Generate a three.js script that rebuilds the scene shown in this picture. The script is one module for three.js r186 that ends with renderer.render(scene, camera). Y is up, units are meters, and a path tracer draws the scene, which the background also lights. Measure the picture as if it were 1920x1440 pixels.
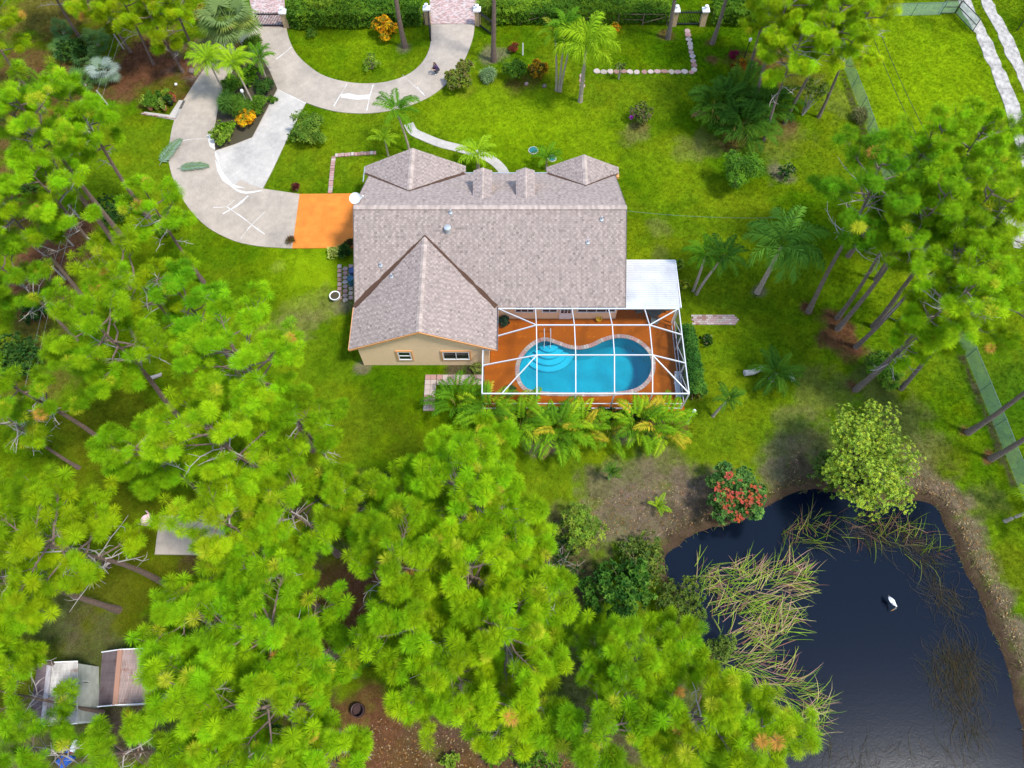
import * as THREE from 'three';
import { mergeGeometries } from 'three/addons/utils/BufferGeometryUtils.js';
import { MarchingCubes } from 'three/addons/objects/MarchingCubes.js';

// ---------------------------------------------------------------- camera, sky, sun, exposure
const scene = new THREE.Scene();
const CAM_H = 45, FPX = 1331, TILT = 26 * Math.PI / 180;              // drone height, lens, angle from straight down
const camera = new THREE.PerspectiveCamera(2 * Math.atan(720 / FPX) * 180 / Math.PI, 4 / 3, 0.5, 9000);
camera.position.set(0, CAM_H, 0);
camera.rotation.set(-(Math.PI / 2 - TILT), 0, 0);
const renderer = new THREE.WebGLRenderer({ antialias: true });
renderer.toneMapping = THREE.LinearToneMapping;
renderer.toneMappingExposure = 1.56;
renderer.shadowMap.enabled = true;
const SUN = new THREE.Vector3(0.44, 0.88, 0.18).normalize();
const sun = new THREE.DirectionalLight(new THREE.Color(1, 0.95, 0.85), 3.0);
sun.target.position.set(0, 0, -25); sun.position.copy(SUN).multiplyScalar(120).add(sun.target.position);
sun.castShadow = true; sun.shadow.radius = 17; sun.shadow.mapSize.set(2048, 2048);
Object.assign(sun.shadow.camera, { left: -70, right: 70, top: 60, bottom: -60, near: 1, far: 260 });
scene.add(sun, sun.target);

// ---------------------------------------------------------------- helpers
let seedState = 12345;
const seed = (s) => { seedState = (s * 2654435761) >>> 0; };
const rnd = () => { seedState = (seedState + 0x6D2B79F5) | 0; let t = Math.imul(seedState ^ (seedState >>> 15), 1 | seedState); t = (t + Math.imul(t ^ (t >>> 7), 61 | t)) ^ t; return ((t ^ (t >>> 14)) >>> 0) / 4294967296; };
const rr = (a, b) => a + (b - a) * rnd();
const clamp = (x, a = 0, b = 1) => Math.min(b, Math.max(a, x));
const sstep = (a, b, x) => { const t = clamp((x - a) / (b - a)); return t * t * (3 - 2 * t); };
const V = (x, y, z) => new THREE.Vector3(x, y, z);
const C = (r, g, b) => new THREE.Color().setRGB(r, g, b);
// survey of the photograph: a picture point (1920 x 1440) at height h gives the place on the ground plan
function G(u, v, h = 0) {
  const x = (u - 960) / FPX, y = -(v - 720) / FPX, dy = -Math.cos(TILT) + y * Math.sin(TILT), dz = -Math.sin(TILT) - y * Math.cos(TILT), t = (h - CAM_H) / dy;
  return V(t * x, h, t * dz);
}
const hash = (x, y, s) => { let h = Math.imul(x, 374761393) + Math.imul(y, 668265263) + Math.imul(s, 974634777); h = Math.imul(h ^ (h >>> 13), 1274126177); return ((h ^ (h >>> 16)) >>> 0) / 4294967296; };
function vnoise(x, y, s = 0, per = 0) {
  const ix = Math.floor(x), iy = Math.floor(y), fx = x - ix, fy = y - iy, u = fx * fx * (3 - 2 * fx), v = fy * fy * (3 - 2 * fy);
  const w = per ? (a) => ((a % per) + per) % per : (a) => a;
  const a = hash(w(ix), w(iy), s), b = hash(w(ix + 1), w(iy), s), c = hash(w(ix), w(iy + 1), s), d = hash(w(ix + 1), w(iy + 1), s);
  return a + (b - a) * u + (c - a) * v + (a - b - c + d) * u * v;
}
function fbm(x, y, s = 0, oct = 4, per = 0) { let f = 0, a = 0.5, t = 0; for (let i = 0; i < oct; i++) { f += a * vnoise(x, y, s + i * 17, per); t += a; x *= 2; y *= 2; per *= 2; a *= 0.5; } return f / t; }
function tex(n, fn, srgb = true, m = n) {
  const d = new Uint8Array(n * m * 4);
  for (let y = 0; y < m; y++) for (let x = 0; x < n; x++) { const c = fn(x / n, y / m), i = (y * n + x) * 4; for (let k = 0; k < 3; k++) { const l = clamp(typeof c === 'number' ? c : c[k]); d[i + k] = 255 * (srgb ? (l <= 0.0031308 ? l * 12.92 : 1.055 * Math.pow(l, 1 / 2.4) - 0.055) : l); } d[i + 3] = 255; }
  const t = new THREE.DataTexture(d, n, m); t.wrapS = t.wrapT = THREE.RepeatWrapping; t.magFilter = THREE.LinearFilter; t.minFilter = THREE.LinearMipmapLinearFilter; t.generateMipmaps = true;
  if (srgb) t.colorSpace = THREE.SRGBColorSpace; t.needsUpdate = true; return t;
}
const rep = (t, metres) => { const c = t.clone(); c.repeat.set(1 / metres, 1 / metres); c.needsUpdate = true; return c; };
const std = (color, rough = 0.85, o = {}) => new THREE.MeshStandardMaterial({ color: Array.isArray(color) ? C(...color) : color, roughness: rough, ...o });
const phys = (color, rough, o = {}) => new THREE.MeshPhysicalMaterial({ color: C(...color), roughness: rough, ...o });
const leafMat = (color, rough = 0.6, through = 0.35, o = {}) => new THREE.MeshPhysicalMaterial({ color: C(...color), roughness: rough, transmission: through, thickness: 0, side: THREE.DoubleSide, specularIntensity: 0.06, ...o });

// geometry builder: triangles with uv in metres taken from the plane each face lies in
class MB {
  constructor() { this.p = []; this.c = []; this.uvs = []; this.col = null; }
  tint(c) { this.col = c; return this; }
  tri(a, b, c, uv) {
    this.p.push(a.x, a.y, a.z, b.x, b.y, b.z, c.x, c.y, c.z);
    if (uv) this.uvs.push(...uv); else {
      const nx = (b.y - a.y) * (c.z - a.z) - (b.z - a.z) * (c.y - a.y), ny = (b.z - a.z) * (c.x - a.x) - (b.x - a.x) * (c.z - a.z), nz = (b.x - a.x) * (c.y - a.y) - (b.y - a.y) * (c.x - a.x);
      const X = Math.abs(nx), Y = Math.abs(ny), Z = Math.abs(nz);
      for (const q of [a, b, c]) { if (Y >= X && Y >= Z) this.uvs.push(q.x, q.z); else if (X > Z) this.uvs.push(q.z, q.y); else this.uvs.push(q.x, q.y); }
    }
    if (this.col) for (let i = 0; i < 3; i++) this.c.push(this.col[0], this.col[1], this.col[2]);
    return this;
  }
  quad(a, b, c, d) { return this.tri(a, b, c).tri(a, c, d); }
  poly(pts) { for (let i = 1; i < pts.length - 1; i++) this.tri(pts[0], pts[i], pts[i + 1]); return this; }
  box(cx, cy, cz, sx, sy, sz, turn = 0, tilt = 0) {
    const m = new THREE.Matrix4().makeRotationFromEuler(new THREE.Euler(0, turn, tilt, 'YXZ')), P = (i, j, k) => V(i * sx / 2, j * sy / 2, k * sz / 2).applyMatrix4(m).add(V(cx, cy, cz));
    const q = [P(-1, -1, -1), P(1, -1, -1), P(1, 1, -1), P(-1, 1, -1), P(-1, -1, 1), P(1, -1, 1), P(1, 1, 1), P(-1, 1, 1)];
    for (const [a, b, c, d] of [[1, 0, 3, 2], [4, 5, 6, 7], [0, 4, 7, 3], [5, 1, 2, 6], [7, 6, 2, 3], [0, 1, 5, 4]]) this.quad(q[a], q[b], q[c], q[d]);
    return this;
  }
  // bevelled slab standing on y0, outline in plan (counter-clockwise or not)
  slab(pts, y0, y1, bev = 0.02) {
    const c = pts.reduce((s, p) => s.add(p), V(0, 0, 0)).multiplyScalar(1 / pts.length), n = pts.length;
    const at = (p, y, k) => { const d = V(p.x - c.x, 0, p.z - c.z), l = Math.max(d.length(), 1e-3); return V(c.x + d.x * (1 - k / l), y, c.z + d.z * (1 - k / l)); };
    let area = 0; for (let i = 0; i < n; i++) { const a = pts[i], b = pts[(i + 1) % n]; area += a.x * b.z - b.x * a.z; }
    const P = area < 0 ? pts : [...pts].reverse();
    for (let i = 0; i < n; i++) { const a = P[i], b = P[(i + 1) % n]; this.quad(at(a, y0, 0), at(b, y0, 0), at(b, y1 - bev, 0), at(a, y1 - bev, 0)); this.quad(at(a, y1 - bev, 0), at(b, y1 - bev, 0), at(b, y1, bev), at(a, y1, bev)); this.tri(at(a, y1, bev), at(b, y1, bev), V(c.x, y1, c.z)); }
    return this;
  }
  tube(pts, rad, seg = 5, cap = true) {
    const n = pts.length, R = (i) => Array.isArray(rad) ? rad[i] : rad, rings = [];
    let len = 0;
    for (let i = 0; i < n; i++) {
      const t = V(0, 0, 0).subVectors(pts[Math.min(n - 1, i + 1)], pts[Math.max(0, i - 1)]).normalize(), up = Math.abs(t.y) > 0.9 ? V(1, 0, 0) : V(0, 1, 0), s = V(0, 0, 0).crossVectors(t, up).normalize(), w = V(0, 0, 0).crossVectors(s, t);
      if (i) len += pts[i].distanceTo(pts[i - 1]);
      const ring = []; for (let k = 0; k < seg; k++) { const a = k / seg * 2 * Math.PI; ring.push(pts[i].clone().addScaledVector(s, Math.cos(a) * R(i)).addScaledVector(w, Math.sin(a) * R(i))); }
      ring.len = len; rings.push(ring);
    }
    for (let i = 0; i < n - 1; i++) for (let k = 0; k < seg; k++) {
      const a = rings[i][k], b = rings[i][(k + 1) % seg], c = rings[i + 1][(k + 1) % seg], d = rings[i + 1][k], u0 = k / seg * 6.28 * R(0), u1 = (k + 1) / seg * 6.28 * R(0), v0 = rings[i].len, v1 = rings[i + 1].len;
      this.tri(a, b, c, [u0, v0, u1, v0, u1, v1]).tri(a, c, d, [u0, v0, u1, v1, u0, v1]);
    }
    if (cap) { this.poly([...rings[0]].reverse()); this.poly(rings[n - 1]); }
    return this;
  }
  bar(a, b, w, h = w) { // rectangular bar between two points
    const t = V(0, 0, 0).subVectors(b, a).normalize(), up = Math.abs(t.y) > 0.95 ? V(1, 0, 0) : V(0, 1, 0), s = V(0, 0, 0).crossVectors(t, up).normalize().multiplyScalar(w / 2), q = V(0, 0, 0).crossVectors(s, t).normalize().multiplyScalar(h / 2);
    const o = (p, i, j) => p.clone().addScaledVector(s, i).addScaledVector(q, j), A = [o(a, -1, -1), o(a, 1, -1), o(a, 1, 1), o(a, -1, 1)], B = [o(b, -1, -1), o(b, 1, -1), o(b, 1, 1), o(b, -1, 1)];
    for (let i = 0; i < 4; i++) { const j = (i + 1) % 4; this.quad(A[i], A[j], B[j], B[i]); }
    return this.quad(A[3], A[2], A[1], A[0]).quad(B[0], B[1], B[2], B[3]);
  }
  lathe(prof, cx, cy, cz, seg = 12) { // prof: [r, y] pairs upwards
    for (let i = 0; i < prof.length - 1; i++) for (let k = 0; k < seg; k++) {
      const P = (q, kk) => V(cx + q[0] * Math.cos(kk / seg * 6.2832), cy + q[1], cz - q[0] * Math.sin(kk / seg * 6.2832)); // eslint-disable-line
      const a = P(prof[i], k), b = P(prof[i], k + 1), c = P(prof[i + 1], k + 1), d = P(prof[i + 1], k);
      if (prof[i][0] > 1e-4) this.tri(a, b, c); if (prof[i + 1][0] > 1e-4) this.tri(a, c, d);
    }
    return this;
  }
  geo() {
    const g = new THREE.BufferGeometry(); g.setAttribute('position', new THREE.Float32BufferAttribute(this.p, 3)); g.setAttribute('uv', new THREE.Float32BufferAttribute(this.uvs, 2));
    if (this.c.length) g.setAttribute('color', new THREE.Float32BufferAttribute(this.c, 3));
    g.computeVertexNormals(); return g;
  }
  build(name, material, parent = scene) { return obj(name, this.geo(), material, parent); }
}
const taken = {};
function numbered(name) { const n = taken[name] = (taken[name] ?? -1) + 1; return n ? name + '_' + String(n).padStart(3, '0') : name; }
function obj(name, geometry, material, parent = scene) {
  const m = new THREE.Mesh(geometry, material); m.name = parent === scene ? numbered(name) : name; m.castShadow = m.receiveShadow = true; parent.add(m); return m;
}
function tag(o, label, category, group, kind) { o.userData.label = label; if (category) o.userData.category = category; if (group) o.userData.group = group; if (kind) o.userData.kind = kind; return o; }
function thing(name, label, category, at = [0, 0, 0], turn = 0, group) {
  const o = new THREE.Group(); o.name = numbered(name); scene.add(o); o.position.set(...(at.isVector3 ? at.toArray() : at)); o.rotation.y = turn; return tag(o, label, category, group);
}
function struct(o, label) { o.userData.kind = 'structure'; if (label) o.userData.label = label; return o; }
function copies(name, geometry, material, list, parent, kind) { // list of [Matrix4, Color]
  const m = new THREE.InstancedMesh(geometry, material, list.length); m.name = parent === scene ? numbered(name) : name; m.castShadow = m.receiveShadow = true;
  list.forEach(([mat, c], i) => { m.setMatrixAt(i, mat); if (c) m.setColorAt(i, c); });
  if (kind) m.userData.kind = kind; parent.add(m); return m;
}
const smooth = (g) => g;
function place(pos, axis, spin, s) { // matrix whose +y follows axis
  const q = new THREE.Quaternion().setFromUnitVectors(V(0, 1, 0), axis.clone().normalize()).multiply(new THREE.Quaternion().setFromAxisAngle(V(0, 1, 0), spin));
  return new THREE.Matrix4().compose(pos, q, typeof s === 'number' ? V(s, s, s) : s);
}
function spline(pts, n, closed = false) { return new THREE.CatmullRomCurve3(pts, closed, 'catmullrom', 0.5).getSpacedPoints(n); }
function flat(pts, y, holes = []) { // flat sheet from a plan outline, uv in metres
  const s = new THREE.Shape(pts.map((p) => new THREE.Vector2(p.x, -p.z))); for (const h of holes) s.holes.push(new THREE.Path(h.map((p) => new THREE.Vector2(p.x, -p.z))));
  const g = new THREE.ShapeGeometry(s); g.rotateX(-Math.PI / 2); g.translate(0, y, 0); return g;
}
function plate(pts, y0, y1, holes = [], bev = 0.015) {
  const s = new THREE.Shape(pts.map((p) => new THREE.Vector2(p.x, -p.z))); for (const h of holes) s.holes.push(new THREE.Path(h.map((p) => new THREE.Vector2(p.x, -p.z))));
  const g = new THREE.ExtrudeGeometry(s, { depth: y1 - y0 - bev, bevelEnabled: true, bevelThickness: bev, bevelSize: bev, bevelOffset: -bev, bevelSegments: 1 }); g.rotateX(-Math.PI / 2); g.translate(0, y0, 0); return g;
}
const GP = (list, h = 0) => list.map(([u, v]) => G(u, v, h));
function inPoly(x, z, P) { let c = false; for (let i = 0, j = P.length - 1; i < P.length; j = i++) if ((P[i].z > z) !== (P[j].z > z) && x < (P[j].x - P[i].x) * (z - P[i].z) / (P[j].z - P[i].z) + P[i].x) c = !c; return c; }
function polyDist(x, z, P) { let d = 1e9; for (let i = 0, j = P.length - 1; i < P.length; j = i++) { const ax = P[j].x, az = P[j].z, bx = P[i].x - ax, bz = P[i].z - az, t = clamp(((x - ax) * bx + (z - az) * bz) / (bx * bx + bz * bz + 1e-9)); d = Math.min(d, Math.hypot(x - ax - t * bx, z - az - t * bz)); } return inPoly(x, z, P) ? -d : d; }

// ---------------------------------------------------------------- sky: bright, thin broken cloud over blue
{
  const W = 1024, H = 512, d = new Float32Array(W * H * 4);
  for (let y = 0; y < H; y++) for (let x = 0; x < W; x++) {
    const el = ((y + 0.5) / H - 0.5) * Math.PI, az = (x + 0.5) / W * 2 * Math.PI, e = Math.max(0, Math.sin(el)), i = (y * W + x) * 4;
    const k = 1 / (0.25 + e), px = Math.cos(az) * Math.cos(el) * k * 2.2 + 9, pz = Math.sin(az) * Math.cos(el) * k * 2.2 + 4;
    const cl = sstep(0.44 + 0.2 * e * e, 0.72 + 0.14 * e * e, fbm(px, pz, 5, 5)), hz = Math.pow(1 - e, 3);
    const b = [0.3 + 0.72 * hz, 0.47 + 0.57 * hz, 0.86 + 0.22 * hz], w = 1.2;
    for (let c = 0; c < 3; c++) d[i + c] = el < 0 ? [0.13, 0.17, 0.06][c] : b[c] * (1 - cl) + w * [1, 1, 1.02][c] * cl;
    d[i + 3] = 1;
  }
  const t = new THREE.DataTexture(d, W, H, THREE.RGBAFormat, THREE.FloatType); t.mapping = THREE.EquirectangularReflectionMapping; t.magFilter = THREE.LinearFilter; t.needsUpdate = true;
  scene.background = t; scene.environment = t;
}

// ---------------------------------------------------------------- textures
const T = {};
T.grass = tex(1024, (u, v) => { // 8 m tile: blades, tufts, dry flecks
  const f = fbm(u * 16, v * 16, 3, 4, 16), g = vnoise(u * 256, v * 256, 9, 256), h = vnoise(u * 512, v * 340, 11, 512), k = 0.34 + 0.26 * f + 0.22 * (g - 0.5) * 2 * 0.55 + 0.3 * (h - 0.5);
  const dry = sstep(0.62, 0.8, vnoise(u * 128, v * 128, 21, 128)) * 0.35;
  return [k * (1 + dry * 0.5), k, k * (1 + dry)];
});
T.grassBump = tex(1024, (u, v) => 0.5 * vnoise(u * 400, v * 400, 12, 400) + 0.5 * fbm(u * 90, v * 90, 14, 3, 90), false);
T.concrete = tex(1024, (u, v) => { // 10 m tile, broom lines and stains
  const f = fbm(u * 6, v * 6, 31, 5, 6), g = vnoise(u * 300, v * 60, 33, 300), s = fbm(u * 30, v * 30, 35, 3, 30), k = 0.62 + 0.3 * (f - 0.5) + 0.1 * (g - 0.5) + 0.16 * (s - 0.5);
  return [k, k * (0.985 - 0.03 * f), k * (0.95 - 0.06 * f)];
});
T.grain = tex(512, (u, v) => 0.7 + 0.3 * (fbm(u * 8, v * 8, 41, 4, 8) - 0.5) + 0.18 * (vnoise(u * 200, v * 200, 43, 200) - 0.5));
T.plaster = tex(256, (u, v) => 0.94 + 0.08 * (fbm(u * 8, v * 8, 49, 4, 8) - 0.5) + 0.08 * (vnoise(u * 120, v * 120, 50, 120) - 0.5));
T.grainBump = tex(512, (u, v) => 0.5 * vnoise(u * 180, v * 180, 45, 180) + 0.5 * fbm(u * 40, v * 40, 47, 3, 40), false);
T.scuff = tex(1024, (u, v) => { // worn painted deck: pale scrapes and chips
  const f = fbm(u * 5, v * 5, 51, 5, 5), s = sstep(0.7, 0.78, fbm(u * 26, v * 26, 53, 4, 26)) * 0.5, k = 0.62 + 0.2 * (f - 0.5) + 0.1 * (vnoise(u * 260, v * 260, 55, 260) - 0.5);
  return [k + s * 0.3, k + s * 0.42, k + s * 0.55];
});
T.bark = tex(256, (u, v) => { const a = Math.abs(vnoise(u * 9, v * 5, 61, 0) - 0.5) * 2, f = fbm(u * 24, v * 12, 63, 4); return [0.35 + 0.5 * f * (0.4 + a), 0.33 + 0.44 * f * (0.4 + a), 0.31 + 0.4 * f * (0.4 + a)]; });
T.brick = tex(1024, (u, v) => { // 4 m tile: pavers 0.2 x 0.1
  const r = Math.floor(v * 40), x = u * 20 + (r % 2) * 0.5, c = Math.floor(x) % 20, fx = x - Math.floor(x), fy = v * 40 - r, joint = fx < 0.07 || fy < 0.13, h = hash(c, r, 71), f = 0.85 + 0.3 * (fbm(u * 12, v * 12, 73, 4, 12) - 0.5);
  const cols = [[0.62, 0.42, 0.38], [0.7, 0.52, 0.48], [0.5, 0.3, 0.26], [0.66, 0.57, 0.53], [0.42, 0.3, 0.28]], q = cols[Math.floor(h * 5)];
  return joint ? [0.3 * f, 0.26 * f, 0.24 * f] : q.map((k) => k * f);
});
T.brickBump = tex(1024, (u, v) => { const r = Math.floor(v * 40), x = u * 20 + (r % 2) * 0.5, fx = x - Math.floor(x), fy = v * 40 - r; return (fx < 0.07 || fy < 0.13) ? 0.1 : 0.8 + 0.2 * hash(Math.floor(x) % 20, r, 75); }, false);
T.gravel = tex(512, (u, v) => { const a = vnoise(u * 120, v * 120, 81, 120), b = fbm(u * 10, v * 10, 83, 4, 10), k = 0.22 + 0.3 * a + 0.4 * (b - 0.5); return [k, k * 0.985, k * 0.95]; });
T.wave = tex(1024, (u, v) => 0.5 * fbm(u * 40, v * 64, 91, 3, 8) + 0.5 * fbm(u * 9, v * 14, 93, 3, 1), false);
T.wave = tex(1024, (u, v) => 0.55 * fbm(u * 64, v * 96, 91, 3, 32) + 0.45 * fbm(u * 16, v * 24, 93, 3, 8), false);
T.tin = tex(512, (u, v) => { // weathered metal sheet: streaks along v, rust blooms
  const s = fbm(u * 40, v * 3, 101, 4), r = sstep(0.62, 0.75, fbm(u * 6, v * 6, 103, 5, 6)), k = 0.5 + 0.45 * (s - 0.5) + 0.25 * (fbm(u * 5, v * 5, 105, 4, 5) - 0.5);
  return [k * (1 - 0.35 * r), k * (1 - 0.55 * r) * 0.96, k * (1 - 0.62 * r) * 0.96];
});
T.pool = tex(512, (u, v) => { const a = fbm(u * 8, v * 8, 111, 4, 8), b = vnoise(u * 60, v * 60, 113, 60), k = 0.8 + 0.25 * (a - 0.5) + 0.08 * (b - 0.5); return [k * 0.9, k, k]; });
{
  const n = 128, c = document.createElement('canvas'); c.width = c.height = n; const x = c.getContext('2d'); x.fillStyle = '#000'; x.fillRect(0, 0, n, n); x.strokeStyle = '#fff'; x.lineWidth = 24;
  for (const [a, b, d, e] of [[0, 0, n, n], [n, 0, 0, n], [-n, 0, n, 2 * n], [0, -n, 2 * n, n]]) { x.beginPath(); x.moveTo(a, b); x.lineTo(d, e); x.stroke(); }
  T.link = new THREE.CanvasTexture(c); T.link.wrapS = T.link.wrapT = THREE.RepeatWrapping; T.link.repeat.set(9, 9);
}
const M = {
  concrete: std([0.6, 0.525, 0.445], 0.9, { map: rep(T.concrete, 10), bumpMap: rep(T.grainBump, 2), bumpScale: 0.006 }),
  concretePale: std([0.7, 0.67, 0.63], 0.9, { map: rep(T.concrete, 8), bumpMap: rep(T.grainBump, 2), bumpScale: 0.005 }),
  patch: std([0.6, 0.57, 0.53], 0.9, { bumpMap: rep(T.grainBump, 1.2), bumpScale: 0.006 }),
  deck: phys([0.52, 0.13, 0.002], 0.7, { specularIntensity: 0.25, map: rep(T.scuff, 5), bumpMap: rep(T.grainBump, 1), bumpScale: 0.002 }),
  apron: phys([0.9, 0.29, 0.045], 0.7, { specularIntensity: 0.3, map: rep(T.grain, 4), bumpMap: rep(T.grainBump, 1), bumpScale: 0.002 }),
  brick: std([1, 1, 1], 0.9, { map: rep(T.brick, 4), bumpMap: rep(T.brickBump, 4), bumpScale: 0.01 }),
  gravel: std([1, 0.95, 0.88], 0.95, { map: rep(T.gravel, 3), bumpMap: rep(T.gravel, 3), bumpScale: 0.03 }),
  stucco: std([1.0, 0.71, 0.43], 0.92, { map: rep(T.plaster, 2), bumpMap: rep(T.grainBump, 0.8), bumpScale: 0.006 }),
  trim: std([0.7, 0.33, 0.12], 0.6), white: std([0.8, 0.8, 0.8], 0.45), whiteMetal: std([0.66, 0.68, 0.7], 0.35, { metalness: 0.1 }), glass: std([0.015, 0.02, 0.02], 0.06),
  shingle: std([1, 1, 1], 0.92, { vertexColors: true, map: rep(T.grain, 1.5), bumpMap: rep(T.grainBump, 0.5), bumpScale: 0.003 }),
  deckboard: std([0.12, 0.1, 0.09], 0.9), litter: std([0.1, 0.05, 0.03], 1, { bumpMap: rep(T.grainBump, 0.6), bumpScale: 0.03 }),
  black: std([0.012, 0.012, 0.014], 0.45), galv: std([0.5, 0.53, 0.53], 0.4, { metalness: 0.5 }), greenPost: std([0.12, 0.2, 0.16], 0.5),
  wood: std([0.42, 0.33, 0.22], 0.9, { map: rep(T.bark, 0.8) }), bark: std([0.3, 0.22, 0.19], 0.95, { map: rep(T.bark, 0.9), bumpMap: rep(T.bark, 0.9), bumpScale: 0.04 }), barkDark: std([0.32, 0.27, 0.24], 0.95, { map: rep(T.bark, 0.9), bumpMap: rep(T.bark, 0.9), bumpScale: 0.04 }),
  deadwood: std([0.36, 0.32, 0.3], 0.95), palmTrunk: std([0.68, 0.62, 0.54], 0.85, { map: rep(T.bark, 0.7), bumpMap: rep(T.bark, 0.7), bumpScale: 0.02 }), stem: std([0.3, 0.24, 0.14], 0.9),
  stone: [[0.56, 0.38, 0.35], [0.66, 0.54, 0.48], [0.42, 0.24, 0.19], [0.52, 0.44, 0.36], [0.58, 0.33, 0.29]].map((c) => std(c, 0.92, { map: rep(T.grain, 0.7), bumpMap: rep(T.grainBump, 0.4), bumpScale: 0.01 })),
  terracotta: std([0.5, 0.2, 0.1], 0.85), soil: std([0.06, 0.05, 0.025], 1), blue: std([0.02, 0.06, 0.2], 0.5), yellow: std([0.75, 0.5, 0.02], 0.5),
  link: std([0.5, 0.7, 0.6], 0.5, { metalness: 0.2, alphaMap: T.link, transparent: true, side: THREE.DoubleSide }),
  screenRoof: std([0.05, 0.05, 0.055], 0.8, { transparent: true, opacity: 0.07, side: THREE.DoubleSide }), screenWall: std([0.045, 0.045, 0.06], 0.7, { transparent: true, opacity: 0.42, side: THREE.DoubleSide }),
};

// ---------------------------------------------------------------- ground, pond, drives
const POND_Y = -0.35, GROUND = { paths: [] };
const pond = spline(GP([[1540, 1560], [1440, 1440], [1380, 1350], [1330, 1250], [1285, 1150], [1240, 1075], [1236, 1035], [1270, 1008], [1320, 985], [1375, 968], [1425, 945], [1480, 918], [1540, 912], [1610, 928], [1680, 936], [1730, 932], [1765, 952], [1790, 1000], [1812, 1055], [1842, 1110], [1872, 1180], [1898, 1250], [1920, 1330], [1934, 1420], [1925, 1520], [1800, 1610], [1650, 1620]], POND_Y), 160, true);
const poolCurve = spline(GP([[973, 705], [974, 682], [984, 663], [1001, 647], [1021, 639], [1043, 645], [1066, 653], [1088, 655], [1110, 650], [1134, 639], [1158, 633.5], [1181, 636], [1202, 647], [1216, 662], [1222, 680], [1220, 700], [1209, 718], [1188, 731], [1150, 737], [1090, 738], [1030, 737], [993, 732], [979, 721]]), 150, true);
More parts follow.
